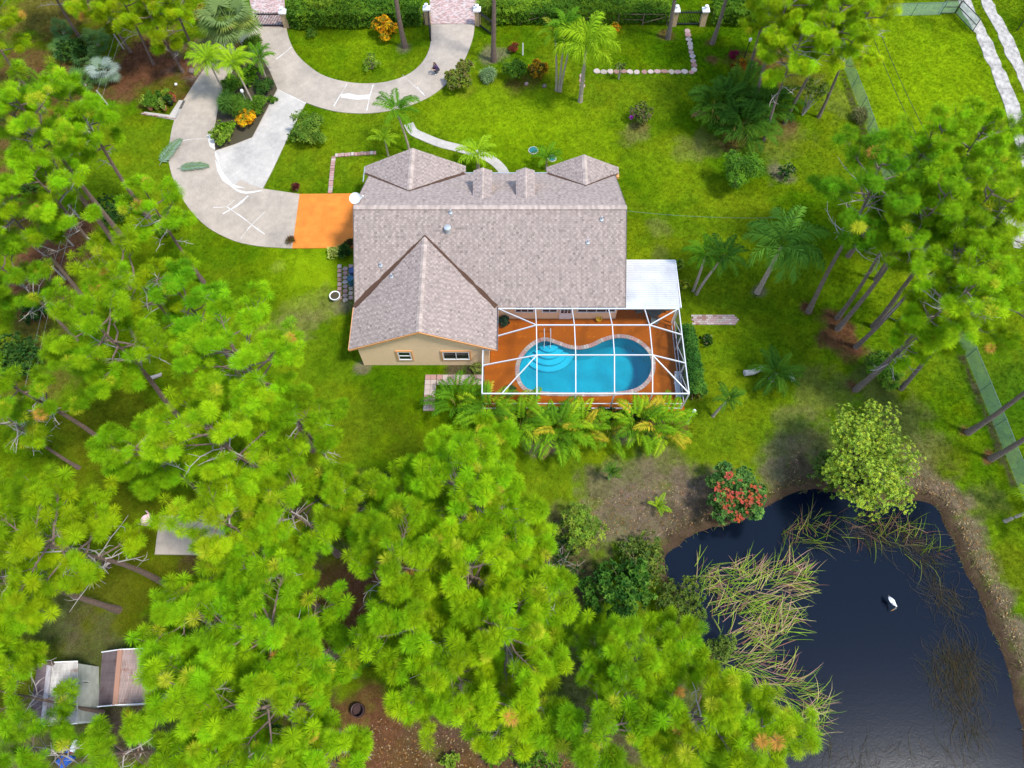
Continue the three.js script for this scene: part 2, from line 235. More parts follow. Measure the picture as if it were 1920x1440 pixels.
{
  const lines = (a, b, s, far) => { const o = [...far.map((f) => a - f).reverse()]; for (let x = a; x < b + 1e-6; x += s) o.push(x); return [...o, ...far.map((f) => b + f)]; };
  const far = [4, 12, 35, 100, 300, 900, 2600], X = lines(-58, 60, 0.26, far), Z = lines(-72, 10, 0.26, far), nx = X.length, nz = Z.length;
  const pos = new Float32Array(nx * nz * 3), col = new Float32Array(nx * nz * 3), uv = new Float32Array(nx * nz * 2), idx = [];
  // patches of the ground as the photograph shows them: [u, v, radius m, kind, strength]
  const K = { straw: [0.135, 0.062, 0.03], mudBrown: [0.1, 0.075, 0.045], dry: [0.2, 0.19, 0.06], lite: [0.215, 0.34, 0.004], dark: [0.05, 0.13, 0.006], olive: [0.1, 0.12, 0.005], ash: [0.21, 0.16, 0.12], bank: [0.17, 0.13, 0.08] };
  const spots = [
    [330, 145, 3.4, 'straw', 1], [285, 110, 3.5, 'straw', 1], [250, 140, 2.8, 'straw', 0.9], [395, 110, 3, 'ash', 0.8], [430, 140, 1.6, 'straw', 0.8], [230, 165, 2, 'straw', 0.8], [130, 150, 4, 'straw', 0.7], [60, 140, 4, 'straw', 0.8], [160, 60, 4, 'olive', 0.8], [300, 180, 2.5, 'olive', 0.8], [90, 20, 5, 'straw', 0.6], [20, 240, 3, 'straw', 0.8],
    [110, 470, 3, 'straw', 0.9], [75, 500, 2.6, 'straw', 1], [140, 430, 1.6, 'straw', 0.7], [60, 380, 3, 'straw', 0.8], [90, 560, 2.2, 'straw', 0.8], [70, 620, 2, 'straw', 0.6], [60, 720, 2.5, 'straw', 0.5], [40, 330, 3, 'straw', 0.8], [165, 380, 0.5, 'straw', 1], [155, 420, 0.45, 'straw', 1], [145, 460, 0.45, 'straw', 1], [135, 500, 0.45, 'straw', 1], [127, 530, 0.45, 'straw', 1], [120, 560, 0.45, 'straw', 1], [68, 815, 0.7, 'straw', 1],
    [690, 1110, 2.2, 'straw', 0.9], [620, 1090, 2, 'straw', 0.8], [560, 1080, 1.5, 'straw', 0.6], [640, 1190, 1.8, 'straw', 0.9], [680, 1330, 1.4, 'straw', 0.7], [760, 1410, 3.2, 'straw', 0.9], [880, 1410, 3, 'straw', 0.9], [680, 1400, 2.5, 'straw', 0.8], [600, 1420, 2.5, 'straw', 0.7], [1000, 1430, 2.4, 'straw', 0.9], [840, 1380, 2, 'mudBrown', 0.6], [760, 1060, 3, 'straw', 0.8], [850, 1160, 3, 'straw', 0.7], [950, 1350, 3, 'mudBrown', 0.7], [1130, 1330, 4, 'mudBrown', 0.6], [1250, 1330, 4, 'mudBrown', 0.6],
    [200, 780, 3.2, 'olive', 0.8], [150, 850, 3, 'olive', 0.7], [110, 1150, 3.6, 'mudBrown', 0.55], [180, 1180, 3, 'mudBrown', 0.6], [240, 1100, 3, 'olive', 0.9], [220, 970, 2.5, 'olive', 0.8], [60, 1380, 3, 'mudBrown', 0.7], [260, 1340, 2.5, 'mudBrown', 0.9], [330, 1000, 3, 'olive', 0.8], [400, 1020, 2, 'straw', 0.7], [40, 1260, 2, 'olive', 0.8], [220, 1400, 3, 'mudBrown', 0.8], [500, 1000, 4, 'mudBrown', 0.5], [700, 980, 3, 'mudBrown', 0.5], [460, 1250, 4, 'mudBrown', 0.6],
    [1140, 920, 2, 'bank', 0.75], [1190, 900, 1.7, 'bank', 0.7], [1250, 890, 1.6, 'bank', 0.6], [1230, 950, 2, 'bank', 0.95], [1310, 930, 2, 'bank', 1], [1380, 950, 1.6, 'bank', 0.9], [1160, 970, 1.8, 'bank', 0.8], [1090, 980, 1.6, 'bank', 0.5], [1280, 980, 1.4, 'mudBrown', 0.9], [1340, 965, 1.2, 'mudBrown', 0.9], [1030, 1000, 1.5, 'mudBrown', 0.6], [1060, 1060, 2.5, 'mudBrown', 0.8],
    [1470, 850, 1.7, 'bank', 0.6], [1490, 800, 1.6, 'bank', 0.35], [1450, 890, 1.4, 'bank', 0.75], [1530, 850, 2, 'bank', 0.45], [1500, 890, 1.2, 'mudBrown', 0.9], [1720, 900, 1.6, 'bank', 0.9], [1770, 930, 1.6, 'bank', 0.95], [1810, 1000, 1.5, 'bank', 0.9], [1840, 1060, 1.3, 'bank', 0.9], [1870, 1120, 1.2, 'bank', 0.9], [1895, 1180, 1.1, 'bank', 0.9], [1915, 1250, 1, 'bank', 0.9], [1690, 800, 2.4, 'dry', 0.5], [1740, 850, 1.8, 'dry', 0.5], [1640, 720, 2.2, 'dry', 0.45], [1540, 740, 2, 'dry', 0.4], [1850, 940, 1.3, 'dry', 0.4], [1900, 1060, 1.4, 'olive', 0.5], [1780, 870, 1.6, 'olive', 0.5],
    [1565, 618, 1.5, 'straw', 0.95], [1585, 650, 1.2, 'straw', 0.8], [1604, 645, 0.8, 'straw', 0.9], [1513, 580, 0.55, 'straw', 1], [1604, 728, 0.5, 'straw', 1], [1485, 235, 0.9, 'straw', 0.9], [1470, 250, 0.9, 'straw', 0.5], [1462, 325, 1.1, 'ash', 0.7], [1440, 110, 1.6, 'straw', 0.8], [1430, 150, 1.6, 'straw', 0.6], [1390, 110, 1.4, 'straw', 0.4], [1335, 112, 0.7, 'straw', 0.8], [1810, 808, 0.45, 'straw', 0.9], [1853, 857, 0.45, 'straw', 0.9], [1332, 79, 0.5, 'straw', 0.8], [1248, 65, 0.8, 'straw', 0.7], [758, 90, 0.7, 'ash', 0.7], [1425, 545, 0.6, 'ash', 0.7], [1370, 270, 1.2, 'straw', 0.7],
    [1200, 240, 0.7, 'straw', 0.6], [1190, 250, 1.2, 'dry', 0.6], [990, 155, 1.2, 'straw', 0.6], [965, 160, 1, 'straw', 0.6], [920, 105, 1.3, 'ash', 0.6], [870, 170, 0.9, 'straw', 0.5], [1330, 265, 1.4, 'dry', 0.5], [1290, 280, 1.4, 'dry', 0.4], [1240, 425, 1, 'dry', 0.4], [1235, 480, 0.9, 'dry', 0.35], [1440, 250, 3, 'dry', 0.3], [1590, 190, 2.4, 'dry', 0.3], [1500, 150, 2, 'straw', 0.4],
    [560, 600, 1.6, 'dry', 0.55], [600, 575, 1.6, 'dry', 0.6], [520, 630, 1.6, 'dry', 0.4], [640, 570, 0.8, 'ash', 0.6], [520, 500, 0.6, 'dry', 0.6], [680, 690, 0.5, 'ash', 0.7], [600, 490, 3, 'lite', 0.4], [560, 520, 3, 'lite', 0.4],
    [1000, 830, 0.9, 'ash', 0.9], [1030, 835, 0.8, 'ash', 0.9], [980, 815, 0.8, 'straw', 0.7], [1170, 815, 0.7, 'ash', 0.8], [1230, 815, 0.6, 'ash', 0.8], [1110, 780, 0.8, 'straw', 0.9], [1160, 775, 0.7, 'straw', 0.9], [1060, 780, 0.8, 'straw', 0.9], [930, 780, 1, 'straw', 0.9], [1220, 790, 0.8, 'straw', 0.8], [1280, 800, 0.6, 'straw', 0.7], [1300, 730, 0.7, 'straw', 0.6], [850, 690, 0.6, 'mudBrown', 0.9], [890, 690, 0.6, 'mudBrown', 0.9],
    [880, 220, 4, 'lite', 0.6], [1000, 220, 4, 'lite', 0.6], [1080, 270, 4, 'lite', 0.5], [960, 270, 3, 'lite', 0.5], [1240, 330, 3, 'lite', 0.3], [1700, 120, 7, 'lite', 0.55], [1780, 160, 6, 'lite', 0.55], [1720, 220, 5, 'lite', 0.5], [640, 90, 4, 'lite', 0.3], [720, 80, 3, 'lite', 0.3], [640, 250, 2.5, 'lite', 0.25], [520, 480, 2.4, 'lite', 0.35],
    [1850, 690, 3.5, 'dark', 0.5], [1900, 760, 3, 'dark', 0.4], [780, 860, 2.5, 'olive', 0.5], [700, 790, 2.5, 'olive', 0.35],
  ].map(([u, v, r, k, s]) => { const p = G(u, v); return [p.x, p.z, r, K[k], s]; });
  for (const [p, q] of [[[1568, 92], [1655, 330]], [[1655, 330], [1735, 505]], [[1735, 505], [1811, 670]], [[1811, 670], [1908, 912]]]) for (let i = 0; i < 26; i++) { const g = G(p[0] + (q[0] - p[0]) * i / 26 - 5, p[1] + (q[1] - p[1]) * i / 26 + 2); spots.push([g.x, g.z, 0.24, K.mudBrown, 0.75]); }  // narrow line of darker brown along the left foot of the right fence
  const poolB = new THREE.Box2(); poolCurve.forEach((p) => poolB.expandByPoint(new THREE.Vector2(p.x, p.z)));
  for (let j = 0; j < nz; j++) for (let i = 0; i < nx; i++) {
    const x = X[i], z = Z[j], n = j * nx + i; let y = 0, R, Gc, B;
    const f = fbm(x * 0.16, z * 0.16, 201, 4), f2 = fbm(x * 0.7, z * 0.7, 203, 3), f3 = vnoise(x * 2.6, z * 2.6, 205);
    const a = sstep(0.3, 0.7, f), b = sstep(0.35, 0.75, f2);
    R = 0.083 + 0.06 * a + 0.034 * (b - 0.5) + 0.02 * (f3 - 0.5); Gc = 0.165 + 0.056 * a + 0.02 * (b - 0.5) + 0.03 * (f3 - 0.5); B = 0.002 + 0.003 * a;
    const near = x > -60 && x < 62 && z > -75 && z < 12;
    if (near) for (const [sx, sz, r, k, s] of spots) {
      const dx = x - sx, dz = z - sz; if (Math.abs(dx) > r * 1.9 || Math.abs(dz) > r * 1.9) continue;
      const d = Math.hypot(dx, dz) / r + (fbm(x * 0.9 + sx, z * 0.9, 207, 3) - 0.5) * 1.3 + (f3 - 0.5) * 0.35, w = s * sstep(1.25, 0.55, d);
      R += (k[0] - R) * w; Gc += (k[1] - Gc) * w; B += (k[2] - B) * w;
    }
    if (x > 5 && x < 42 && z > -30 && z < 10) {
      const d = polyDist(x, z, pond) + (f2 - 0.5) * 0.5;
      if (d < 0.9) { const w = sstep(0.9, -0.1, d); y = -0.1 * sstep(0.9, 0.1, d) - 1.6 * sstep(0.35, -2.6, d); const bank = [0.075, 0.05, 0.028], bed = [0.022, 0.016, 0.01], q = sstep(0, -1.2, d); for (const [ch, k] of [[0, 0], [1, 1], [2, 2]]) { const t = bank[k] + (bed[k] - bank[k]) * q; if (ch === 0) R += (t - R) * w; else if (ch === 1) Gc += (t - Gc) * w; else B += (t - B) * w; } }
    }
    if (x > poolB.min.x - 0.4 && x < poolB.max.x + 0.4 && z > poolB.min.y - 0.4 && z < poolB.max.y + 0.4 && polyDist(x, z, poolCurve) < 0.1) y = -3;
    y += (f2 - 0.5) * 0.05 * (near ? 1 : 0) - 0.02;
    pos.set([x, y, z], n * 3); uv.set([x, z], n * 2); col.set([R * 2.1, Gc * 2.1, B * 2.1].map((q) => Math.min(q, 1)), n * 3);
  }
  const o0 = far.length; GROUND.at = (x, z) => { const i = clamp(Math.round((x + 58) / 0.26) + o0, 0, nx - 1), j = clamp(Math.round((z + 72) / 0.26) + o0, 0, nz - 1), n = j * nx + i; return [col[n * 3] / 2.1, col[n * 3 + 1] / 2.1, col[n * 3 + 2] / 2.1, pos[n * 3 + 1]]; };
  for (let j = 0; j < nz - 1; j++) for (let i = 0; i < nx - 1; i++) { const a = j * nx + i; idx.push(a, a + nx, a + 1, a + 1, a + nx, a + nx + 1); }
  const g = new THREE.BufferGeometry(); g.setAttribute('position', new THREE.BufferAttribute(pos, 3)); g.setAttribute('uv', new THREE.BufferAttribute(uv, 2)); g.setAttribute('color', new THREE.BufferAttribute(col, 3)); g.setIndex(idx); g.computeVertexNormals();
  struct(obj('ground', g, phys([1, 1, 1], 0.95, { specularIntensity: 0, vertexColors: true, map: rep(T.grass, 8), bumpMap: rep(T.grassBump, 5), bumpScale: 0.05 })), 'mown green lawn with brown pine straw and bare patches');
}
const flatten = (pts, y) => pts.map((p) => V(p.x, y, p.z));
{ // pond: still dark water, blue of the reflected sky painted into its base colour
  const big = flat(pond.map((p) => { const c = G(1600, 1180); return V(c.x + (p.x - c.x) * 1.06, 0, c.z + (p.z - c.z) * 1.06); }), POND_Y);
  struct(obj('pond_water', big, phys([0.019, 0.046, 0.11], 0.15, { transmission: 0.9, thickness: 0, ior: 1.33, side: THREE.DoubleSide, bumpMap: rep(T.wave, 5), bumpScale: 0.0018 })), 'dark still pond water mirroring the sky, navy sky colour painted in');
}
const S = (obj_, label) => struct(obj_, label);
// concrete loop drive with a planted island left open
const island = GP([[520, 167], [506, 134], [490, 106], [466, 98], [447, 112], [428, 150], [411, 195], [404, 232], [400, 250], [403, 283], [440, 271], [473, 258]]);
const inner = spline(GP([[537, 52], [543, 76], [556, 101], [577, 122], [605, 141], [645, 153], [690, 157], [733, 152], [768, 138], [792, 117], [805, 92], [808, 70], [808, 46]]), 40);
const outerR = spline(GP([[890, 46], [888, 66], [880, 92], [866, 122], [845, 150], [812, 178], [772, 197], [735, 207], [690, 213], [640, 211], [603, 203], [574, 193]]), 40);
const outerL = spline(GP([[548, 466], [495, 463], [452, 456], [420, 444], [390, 427], [364, 403], [344, 376], [329, 348], [320, 320], [316, 295], [319, 262], [325, 232], [336, 203], [347, 184], [370, 148], [396, 112], [418, 82], [432, 70], [455, 58], [479, 51]]), 50);
GROUND.drive = [...outerR, ...GP([[541, 256], [510, 322], [493, 354], [562, 364]]), ...outerL, ...inner];
S(obj('driveway', plate([...outerR, ...GP([[541, 256], [510, 322], [493, 354], [562, 364]]), ...outerL, ...inner], -0.05, 0.05, [island]), M.concrete), 'worn beige concrete loop driveway with broom lines');
{
  const s = S(obj('driveway_branch', plate(GP([[521, 169], [574, 193], [541, 256], [510, 322], [493, 354], [470, 347], [452, 338], [437, 350], [420, 340], [411, 318], [403, 284], [440, 272], [474, 259]]), 0.02, 0.056), M.concretePale), 'paler straight concrete branch of the driveway');
  S(obj('soil_bed', flat(island, 0.03), M.soil), 'dark soil bed between the driveway arms');
  const marks = [[[[418, 402], [445, 386], [466, 368]], 0.3], [[[425, 388], [450, 405], [480, 428], [497, 440]], 0.22], [[[497, 398], [470, 425], [452, 448]], 0.16], [[[400, 390], [425, 388], [440, 376]], 0.12], [[[518, 112], [534, 100], [547, 89]], 0.25], [[[651, 158], [643, 172], [638, 180], [626, 200]], 0.16], [[[700, 160], [694, 180], [688, 208]], 0.2], [[[782, 164], [797, 181]], 0.14], [[[755, 141], [790, 175]], 0.06], [[[395, 259], [385, 261], [360, 262], [335, 266]], 0.1], [[[404, 286], [420, 330], [437, 352], [460, 362], [492, 358]], 0.35], [[[520, 168], [548, 182], [574, 195]], 0.15]];
  for (const [pts, w] of marks) {
    const c = spline(GP(pts), 16), L = [], R = [];
    c.forEach((p, i) => { const t = V(0, 0, 0).subVectors(c[Math.min(16, i + 1)], c[Math.max(0, i - 1)]).normalize(), q = w / 2 * (0.08 + 0.7 * vnoise(p.x * 2.3, p.z * 2.3, 301)); L.push(V(p.x - t.z * q, 0, p.z + t.x * q)); R.push(V(p.x + t.z * q, 0, p.z - t.x * q)); });
    obj('joint_patch', flat([...L, ...R.reverse()], 0.061), M.patch, s);
  }
  for (const [pts] of [[[[638, 178], [655, 176], [672, 180], [694, 178], [691, 187], [668, 188], [640, 184]]], [[[404, 300], [420, 326], [436, 346], [462, 354], [436, 352], [418, 340], [408, 322]]], [[[388, 254], [401, 252], [404, 282], [394, 276]]]]) obj('joint_patch', flat(GP(pts), 0.0605), M.patch, s);
}
S(obj('orange_apron', plate(GP([[562, 364], [672, 363], [672, 465], [548, 466]]), -0.05, 0.054), M.apron), 'bright orange painted concrete apron beside the house');
GROUND.paths.push(GP([[478, 51], [537, 51], [531, -30], [462, -30]]), GP([[808, 45], [891, 45], [905, -30], [804, -30]]), GP([[300, 967], [420, 964], [425, 1042], [291, 1040]]), GP([[1296, 589], [1386, 589], [1386, 611], [1296, 611]]), GP([[797, 700], [905, 700], [905, 721], [823, 721], [823, 775], [797, 775]]));
S(obj('brick_drive', plate([...GP([[478, 51], [537, 51]]), ...GP([[531, -30], [462, -30]])], -0.04, 0.045), M.brick), 'pinkish brick paver drive outside the left gate');
S(obj('brick_drive', plate([...GP([[808, 45], [891, 45]]), ...GP([[905, -30], [804, -30]])], -0.04, 0.045), M.brick), 'pinkish brick paver drive outside the middle gate');
{ // curving front walk
  const c = spline(GP([[766, 232], [775, 247], [795, 257], [825, 269], [860, 278], [895, 288], [922, 300], [940, 316], [948, 330]]), 36), L = [], R = [];
  c.forEach((p, i) => { const t = V(0, 0, 0).subVectors(c[Math.min(36, i + 1)], c[Math.max(0, i - 1)]).normalize(); L.push(V(p.x - t.z * 0.42, 0, p.z + t.x * 0.42)); R.push(V(p.x + t.z * 0.42, 0, p.z - t.x * 0.42)); });
  GROUND.paths.push([...L, ...[...R].reverse()]); S(obj('front_walk', plate([...L, ...R.reverse()], -0.05, 0.04), M.concretePale), 'pale curving concrete walk to the front door');
}
{ // white shell-rock track on the right, with a grassy crown
  for (const off of [-1.0, 1.05]) {
    const c = spline(GP([[1812, -40], [1835, 15], [1862, 65], [1893, 135], [1925, 215], [1950, 300], [1965, 380], [1980, 470], [2010, 600]]), 60), L = [], R = [];
    c.forEach((p, i) => { const t = V(0, 0, 0).subVectors(c[Math.min(60, i + 1)], c[Math.max(0, i - 1)]).normalize(), n1 = 0.62 + 0.5 * (fbm(p.z * 1.1, off, 305, 3) - 0.5), n2 = 0.62 + 0.5 * (fbm(p.z * 1.1, off, 307, 3) - 0.5); L.push(V(p.x - t.z * (off + n1), 0, p.z + t.x * (off + n1))); R.push(V(p.x - t.z * (off - n2), 0, p.z + t.x * (off - n2))); });
    GROUND.paths.push([...L, ...[...R].reverse()]); S(obj('gravel_track', plate([...L, ...R.reverse()], -0.05, 0.03, [], 0.02), M.gravel), 'white shell gravel wheel track');
  }
  const p = GP([[1880, 400], [1960, 380], [1990, 470], [1900, 465]]); S(obj('gravel_track', plate(p, -0.05, 0.026), M.gravel), 'white shell gravel clearing behind the pines');
}
S(obj('concrete_slab', plate(GP([[300, 967], [420, 964], [425, 1042], [291, 1040]]), -0.03, 0.1), M.concrete), 'stained concrete slab under the pines');

// stone and brick paths: every piece its own mesh
function stoneAt(parent, x, z, rx, rz, turn, h, mat, n = 9, name = 'stone') {
  const pts = []; for (let i = 0; i < n; i++) { const a = i / n * 6.2832, k = rr(0.86, 1.08), px = Math.cos(a) * rx * k, pz = Math.sin(a) * rz * k; pts.push(V(x + px * Math.cos(turn) - pz * Math.sin(turn), 0, z + px * Math.sin(turn) + pz * Math.cos(turn))); }
  return new MB().slab(pts, -0.04, h, 0.025).build(name, mat, parent);
}
function stonePath(label, pts, gap, r, h = 0.05) {
  const t = thing('stepping_stone_path', label, 'stone path');
  for (let s = 0; s < pts.length - 1; s++) { const a = G(...pts[s]), b = G(...pts[s + 1]), n = Math.max(1, Math.round(a.distanceTo(b) / gap)), ang = Math.atan2(b.z - a.z, b.x - a.x); for (let i = 0; i < n; i++) { const k = (i + 0.5) / n; stoneAt(t, a.x + (b.x - a.x) * k + rr(-0.04, 0.04), a.z + (b.z - a.z) * k + rr(-0.05, 0.05), r * rr(0.8, 1.1), r * rr(0.7, 1), ang, h * rr(0.7, 1.2), M.stone[Math.floor(rnd() * 5)], 7 + Math.floor(rnd() * 4)); } }
}
seed(11);
stonePath('row of round stones running across the front lawn and up to the small gate', [[1112, 134], [1303, 135], [1288, 54]], 0.6, 0.34);
stonePath('short line of stones at the foot of the yellow-green palm', [[1090, 138], [1092, 166]], 0.6, 0.3);
{
  const t = thing('brick_edging', 'row of red edging bricks turning a corner on the lawn beside the house', 'brick edging');
  for (const [p, q] of [[[628, 292], [706, 287]], [[626, 294], [619, 363]]]) { const a = G(...p), b = G(...q), n = Math.round(a.distanceTo(b) / 0.27), ang = Math.atan2(b.z - a.z, b.x - a.x); for (let i = 0; i < n; i++) { const k = (i + 0.5) / n; new MB().box(0, 0, 0, 0.24, 0.09, 0.34).build('brick', M.stone[Math.floor(rnd() * 5)], t).position.set(a.x + (b.x - a.x) * k + rr(-0.02, 0.02), 0.03 + rr(0, 0.02), a.z + (b.z - a.z) * k + rr(-0.03, 0.03)); t.children.at(-1).rotation.y = -ang + rr(-0.08, 0.08); } }
}
{
  const t = thing('brick_path', 'pink brick strip with a rounded end on the lawn right of the pool', 'brick path'), a = G(1296, 600), b = G(1386, 600), g = new THREE.BoxGeometry(0.255, 0.08, 0.155);
  for (let r = 0; r < 5; r++) for (let i = 0; i < 13; i++) { const x = a.x + 0.15 + i * 0.268 + (r % 2) * 0.134; if (x > b.x - 0.1 - (Math.abs(r - 2) === 2 ? 0.25 : 0)) continue; const m = obj('brick', g, M.stone[Math.floor(rnd() * 2) + (rnd() < 0.2 ? 2 : 0)], t); m.position.set(x, 0.02 + rr(0, 0.012), a.z + (r - 2) * 0.168); m.rotation.y = rr(-0.03, 0.03); }
}
{
  const t = thing('paver_path', 'pale pink square paver path turning a corner by the left end of the pool cage', 'paver path'), a = G(797, 703), b = G(903, 703), c = G(800, 772), g = new THREE.BoxGeometry(0.38, 0.08, 0.38);
  const put = (x, z) => { const m = obj('paver', g, M.stone[[0, 1, 1, 4][Math.floor(rnd() * 4)]], t); m.position.set(x, 0.02 + rr(0, 0.015), z); m.rotation.y = rr(-0.03, 0.03); };
  for (let z = a.z + 0.2; z < c.z; z += 0.4) for (let k = 0; k < 2; k++) put(a.x + 0.22 + k * 0.4, z);
  for (let x = a.x + 1.05; x < b.x; x += 0.4) for (let k = 0; k < 2; k++) put(x, a.z + 0.2 + k * 0.4);
}
{
  const t = thing('stepping_stone_path', 'patch of round pink and square stones along the left side of the house', 'stone path'); // columns of stones by the wall
  for (let r = 0; r < 8; r++) for (let k = 0; k < 3; k++) { const p = G(637 + k * 10.5, 500 + r * 8.4 + (k % 2) * 4); if (k === 1) stoneAt(t, p.x, p.z, 0.21, 0.19, 0, 0.06, M.stone[[0, 4, 0, 1][r % 4]], 11); else { const m = new MB().box(0, 0, 0, 0.3, 0.1, 0.3).build('stone', M.stone[Math.floor(rnd() * 5)], t); m.position.set(p.x, 0.02 + rr(0, 0.02), p.z); m.rotation.y = rr(-0.15, 0.15); } }
}

// ---------------------------------------------------------------- the house
const EAVE = 2.6, RX0 = -11.03, RX1 = 7.95, RZ0 = -38.9, RZ1 = -26.7, RIDGE_Z = -32.75, SL = 0.557, RIDGE_Y = 6.0, GS = 0.48;
const clip = (P, Q) => { // convex clip in the plane, [u, v] lists
  let out = P, area = 0; for (let i = 0; i < Q.length; i++) { const a = Q[i], b = Q[(i + 1) % Q.length]; area += a[0] * b[1] - b[0] * a[1]; } const s = Math.sign(area);
  for (let i = 0; i < Q.length && out.length; i++) { const a = Q[i], b = Q[(i + 1) % Q.length], side = (p) => s * ((b[0] - a[0]) * (p[1] - a[1]) - (b[1] - a[1]) * (p[0] - a[0])), nxt = []; for (let j = 0; j < out.length; j++) { const p = out[j], q = out[(j + 1) % out.length], dp = side(p), dq = side(q); if (dp >= 0) nxt.push(p); if ((dp > 0 && dq < 0) || (dp < 0 && dq > 0)) { const t = dp / (dp - dq); nxt.push([p[0] + (q[0] - p[0]) * t, p[1] + (q[1] - p[1]) * t]); } } out = nxt; }
  return out;
};
// one roof plane: a solid deck and overlapping shingle tabs in courses
function roofPlane(parent, poly, along, outward) {
  const o = poly[0], U = along.clone().normalize(), N = outward.clone().normalize(), W = V(0, 0, 0).crossVectors(N, U); if (W.y < 0) W.negate();
  const Q = poly.map((p) => { const d = p.clone().sub(o); return [d.dot(U), d.dot(W)]; }), P3 = (u, v, h) => o.clone().addScaledVector(U, u).addScaledVector(W, v).addScaledVector(N, h);
  const us = Q.map((q) => q[0]), vs = Q.map((q) => q[1]), u0 = Math.min(...us), u1 = Math.max(...us), v0 = Math.min(...vs), v1 = Math.max(...vs);
  const d = new MB(), a = Q.map((q) => P3(q[0], q[1], -0.01)), b = Q.map((q) => P3(q[0], q[1], -0.13)); d.poly(a).poly([...b].reverse()); for (let i = 0; i < a.length; i++) { const j = (i + 1) % a.length; d.quad(a[i], a[j], b[j], b[i]); }
  const roof = d.build('roof', M.deckboard, parent);
  const s = new MB(), ex = 0.145, tw = 0.19;
  for (let r = 0, v = v0; v < v1; r++, v += ex) for (let u = u0 - tw + (r % 2) * tw * 0.5 + rr(-0.03, 0.03); u < u1; u += tw) {
    const ww = tw * rr(0.92, 0.99), q = clip([[u, v], [u + ww, v], [u + ww, v + ex], [u, v + ex]], Q); if (q.length < 3) continue;
    const f = rnd(), blend = fbm(u * 0.5 + o.x, v * 0.5, 401, 3), k = ((r + Math.round(u / tw)) % 2 ? rr(0.85, 1.0) : rr(0.96, 1.24)) * (0.95 + 0.1 * blend) * (f < 0.06 ? 0.75 : 1);
    s.tint([0.45 * k, 0.36 * k, 0.315 * k]); const lift = 0.006 + (f < 0.5 ? 0.006 : 0.016);
    const top = q.map((p) => P3(p[0], p[1], lift * (1 - (p[1] - v) / ex) + 0.004)); s.poly(top);
    for (let i = 0; i < q.length; i++) { const j = (i + 1) % q.length; s.quad(P3(q[i][0], q[i][1], -0.009), P3(q[j][0], q[j][1], -0.009), top[j], top[i]); }
  }
  const sh = s.build('shingle', M.shingle, roof); sh.userData.kind = 'stuff'; return roof;
}
function ridgeCaps(parent, a, b, w = 0.2, drop = 0.09) {
  const n = Math.round(a.distanceTo(b) / 0.2), t = V(0, 0, 0).subVectors(b, a).normalize(), s = V(-t.z, 0, t.x).normalize(), m = new MB();
  for (let i = 0; i < n; i++) { const k = rr(0.9, 1.3); m.tint([0.52 * k, 0.42 * k, 0.36 * k]); const p = a.clone().addScaledVector(t, i * 0.2), q = p.clone().addScaledVector(t, 0.23), up = V(0, 1, 0), pt = (c, side, h) => c.clone().addScaledVector(s, side * w).addScaledVector(up, h - Math.abs(side) * drop); m.quad(pt(p, 0, 0.05), pt(q, 0, 0.035), pt(q, 1, 0.035), pt(p, 1, 0.05)).quad(pt(p, -1, 0.05), pt(q, -1, 0.035), pt(q, 0, 0.035), pt(p, 0, 0.05)).quad(pt(p, -1, 0.05), pt(p, 0, 0.05), pt(p, 0, 0.02), pt(p, -1, 0.02)).quad(pt(p, 0, 0.05), pt(p, 1, 0.05), pt(p, 1, 0.02), pt(p, 0, 0.02)); }
  const c = m.build('ridge_cap', M.shingle, parent); c.userData.kind = 'stuff'; return c;
}
seed(77);
const house = thing('house', 'single-storey peach stucco house with a brown shingle roof', 'house');
